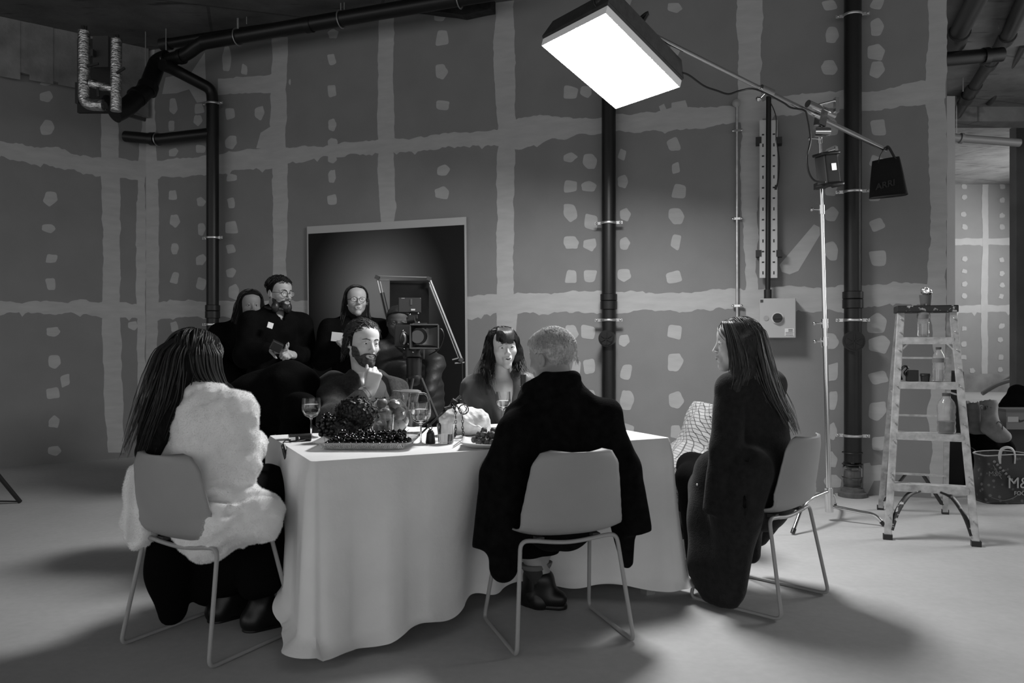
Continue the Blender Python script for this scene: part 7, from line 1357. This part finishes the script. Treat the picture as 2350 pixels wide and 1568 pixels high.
F = SDF(V(q) + (-.07, -.07, .03), V(q) + (.07, .07, .16), .005); [F.u(ell(V(q) + (rn.uniform(-.022, .022), rn.uniform(-.022, .022), .075 + rn.uniform(0, .035)), (.022, .018, .02), rot(rn.uniform(0, 180), 40)), .004) for _ in range(9)]; F.disp(lambda X, Y, Z: .005 * N1(X * 1.0 - q.x, Y - q.y, Z - q.z, 170)); me_ = F.mesh('foil', mat('crumpled_foil', .7, .25, .9, bump=.6, bscale=80), None, 0); me_.parent = t; me_.data.transform(wmat(t).inverted())
for p_ in me_.data.polygons: p_.use_smooth = False
# ================================================================ bags and boxes at the right edge
bg = G(2308, 1157); bg = Vector((3.69, 5.98, 0)); t = thing('shopping_bag', 'big printed food shopping bag cut by the right edge of view', 'bag', bg); BGM = bpy.data.materials.new('printed_bag'); BGM.use_nodes = True; nt = BGM.node_tree; bs = nt.nodes['Principled BSDF']; bs.inputs['Roughness'].default_value = .5; vo = nt.nodes.new('ShaderNodeTexVoronoi'); vo.inputs['Scale'].default_value = 22; tc = nt.nodes.new('ShaderNodeTexCoord'); nt.links.new(tc.outputs['Object'], vo.inputs[0]); cr = nt.nodes.new('ShaderNodeValToRGB'); cr.color_ramp.elements[0].position = .18; cr.color_ramp.elements[0].color = (.09,) * 3 + (1,); cr.color_ramp.elements[1].position = .3; cr.color_ramp.elements[1].color = (.018,) * 3 + (1,); nt.links.new(vo.outputs['Distance'], cr.inputs[0]); nt.links.new(cr.outputs[0], bs.inputs['Base Color'])
def bgf(u, v):
    a = 2 * math.pi * u; c_, s_ = math.cos(a), math.sin(a); wx = .20 + .012 * math.sin(6 * v) - .01 * (1 - v); wy = .11; x = math.copysign(abs(c_) ** .35, c_) * wx; y = math.copysign(abs(s_) ** .5, s_) * wy; return Vector((x, y + .008 * math.sin(11 * x + 7 * v), .005 + .345 * v + .012 * math.cos(8 * x) * v))
m = MB().grid(bgf, 64, 20, True); m.face([i * 20 for i in range(64)]); m.build('bag_body', BGM, t, world=False, smooth=True); BW = mat('bag_white', .38, .5)
m = MB(); m.tube([bgf(u, 1.0) + Vector((0, 0, .004)) for u in np.linspace(0, 1, 65)[:-1]], .005, 6, closed=True); m.build('white_hem', BW, t, world=False)
m = MB(); m.tube(catmull([(-.10, -.115, .30), (-.10, -.118, .36), (-.085, -.118, .405), (-.045, -.118, .42), (-.005, -.118, .405), (.012, -.118, .36), (.012, -.115, .30)], 6), .011, 8, flat=.3); m.build('handle', BW, t, world=False)
X90 = Matrix.Rotation(math.pi / 2, 4, 'X')
text_mesh('M&S', .114, 'large_lettering', BW, t, Matrix.Translation((-.047, -.126, .156)) @ X90, align='LEFT'); text_mesh('FOOD', .042, 'food_lettering', BW, t, Matrix.Translation((.0, -.126, .083)) @ X90, align='LEFT'); text_mesh('M&S', .052, 'small_lettering', mat('bag_grey', .14, .5), t, Matrix.Translation((-.186, -.122, .225)) @ X90, align='LEFT')
m = MB(); [m.ball((-.14 + i * .021, -.118, .315 - i * .022), .011, 8, 5) for i in range(8)]; m.tube([(-.15, -.121, .29), (-.09, -.121, .19)], .006, 6, flat=.4); m.tube(catmull([(-.16, -.118, .05), (-.08, -.121, .03), (.0, -.121, .05), (.05, -.121, .09)], 5), .005, 6, flat=.4); m.build('printed_beads', mat('bag_print', .16, .6), t, world=False)
q = Vector((3.55, 6.05, 0))
def blob(name, label, cat, cpx, cy, r, m_, amp=.02, f=14, R=None, zmin=.003, extra=()):
    c = V(P(cpx[0], cpx[1], cy)); F = SDF(c - max(r) - .12, c + max(r) + .12, .011); F.u(ell(c, r, R))
    for e in extra: F.u(rc(V(P(*e[0])), V(P(*e[1])), e[2], e[3]), .04)
    F.disp(lambda X, Y, Z: amp * N1(X, Y, Z, f) + amp * .4 * N2(X, Y, Z, f * 3)); F.clip(lambda X, Y, Z: zmin - Z + 0 * X + 0 * Y); o = F.mesh(name, m_, None); return tag(o, label, cat)
blob('holdall', 'slumped black holdall heaped behind the ladder on the right', 'bag', (2238, 1045), 6.7, (.20, .2, .19), BLACKC, .03, 12, None, .003, (((2225, 1000, 6.7), (2270, 1020, 6.6), .12, .1), ((2240, 1010, 6.66), (2282, 1030, 6.5), .12, .12), ((2225, 940, 6.8), (2240, 1000, 6.7), .10, .12), ((2225, 1090, 6.7), (2270, 1092, 6.6), .1, .1)))
for i, (dx, dy, dz, lab) in enumerate(((0, 0, 0, 'pale suede boot lying foremost on the black holdall'), (-34, 2, .18, 'darker suede boot behind the foremost boot on the holdall'))):
    t = thing('ankle_boot', lab, 'boot', P(2270 + dx, 1000 + dy, 6.45 + dz)); F = SDF(V(P(2230 + dx, 1040, 6.5 + dz)) - .18, V(P(2320 + dx, 920, 6.4 + dz)) + .18, .010); y_ = 6.42 + dz
    F.u(rc(V(P(2268 + dx, 926 + dy, y_)), V(P(2272 + dx, 972 + dy, y_)), .066, .062)); F.u(rc(V(P(2272 + dx, 975 + dy, y_)), V(P(2306 + dx, 1001 + dy, y_ - .05)), .056, .042), .03); F.u(rc(V(P(2262 + dx, 985 + dy, y_)), V(P(2290 + dx, 1002 + dy, y_ - .02)), .04, .04), .03); F.cut(rc(V(P(2267 + dx, 905 + dy, y_)), V(P(2268 + dx, 930 + dy, y_)), .056, .052), .01); F.disp(lambda X, Y, Z: .006 * N1(X, Y, Z, 35)); F.mesh('upper', mat('suede', .2 if i == 0 else .11, .9, noise=.3, nscale=12), None).parent = t
    t.children[0].data.transform(wmat(t).inverted()); m = MB(); m.tube(catmull([P(2285 + dx, 975 + dy, y_ - .06), P(2292 + dx, 968 + dy, y_ - .07), P(2300 + dx, 975 + dy, y_ - .07), P(2300 + dx, 988 + dy, y_ - .07)], 5), .004, 5); m.build('pull_loop', STEM, t)
t = thing('shoe_box', 'light shoebox with a black curved tick at the right edge', 'box', (4.30, 6.75, .0)); bz = P(2340, 1022, 6.6); sb = Vector((bz.x + .06, 6.75, 0)); t.location = sb
m = MB(); m.box((0, .08, .23), (.15, .15, .23)); m.build('crate_base', mat('dark_crate', .02, .7), t, world=False, smooth=False); m = MB(); m.box((0, 0, .54), (.14, .1, .075)); bx_ = m.build('box_body', mat('box_grey', .16, .6), t, world=False, smooth=False); m = MB(); m.box((0, -.0, .622), (.145, .104, .012)); m.build('box_lid', mat('box_lid', .09, .6), t, world=False, smooth=False)
m = MB(); m.box((-.085, -.1015, .55), (.045, .001, .022)); m.build('box_label', BW, bx_, world=False, smooth=False)
sw = [(-.045, .004), (-.050, -.012), (-.040, -.022), (-.015, -.016), (.06, .022), (-.012, .0), (-.034, -.004), (-.040, .003)]; m = MB(); m.prism([(x + .01, -.1008, .545 + z) for x, z in sw], (0, -.001, 0)); m.build('tick_mark', BLACKPL, bx_, world=False, smooth=False)
m = MB(); c = P(2285, 1015, 6.75); m.box((c.x, 6.8, c.z / 2 + .02), (.11, .1, c.z / 2 + .02)); tag(m.build('open_crate', mat('dark_crate', .02, .7), smooth=False, bevel=.006), 'dark crate beside the shoebox behind the printed bag', 'crate')
bottle('small clear bottle on the floor left of the printed bag', Vector((P(2258, 1125, 6.15).x, 6.15, .0005)), .22, .034, .3, WATER)
m = MB(); c = P(2190, 960, 6.6); m.box((c.x, 6.7, .48), (.075, .12, .475)); tag(m.build('equipment_case', mat('case_black', .006, .7), smooth=False, bevel=.012), 'tall black case between the ladder and the wall end', 'case')
m = MB(); c = P(2206, 1075, 6.35); m.tube(catmull([P(2210, 1022, 6.4), P(2235, 1032, 6.35), P(2250, 1065, 6.3), G(2246, 1128) + Vector((0, 0, .013))], 6), .012, 8, flat=.4); tag(m.build('bag_strap', BLACKPL), 'loose black webbing strap arching behind the ladder rail', 'strap')
blob('coil_bag', 'black heap of bag and cable at the foot of the right partition', 'bag', (2345, 932), 11.6, (.32, .2, .12), BLACKC, .03, 9, None, .003, (((2328, 925, 11.6), (2345, 915, 11.6), .1, .16),))
m = MB(); m.tube(catmull([P(2254, 904, 15.2), P(2290, 883, 15.2), P(2330, 871, 15.2), P(2360, 868, 15.2)], 6), .04, 8); m.tube([P(2256, 902, 15.2), P(2335, 855, 15.3)], .025, 8); tag(m.build('light_stand', mat('far_stand', .2, .5)), 'leg of a stand reaching out from behind the right partition', 'stand')
m = MB(); m.tube([G(46, 1155) + Vector((0, 0, .01)), P(0, 1096, 5.75), P(-40, 1045, 5.6)], .016, 10); m.tube([G(46, 1155) + Vector((0, 0, .012)), P(-40, 1150, 5.9)], .006, 8); tag(m.build('lighting_stand', BLACKM), 'black leg of a lighting stand entering at the left edge of view', 'stand')
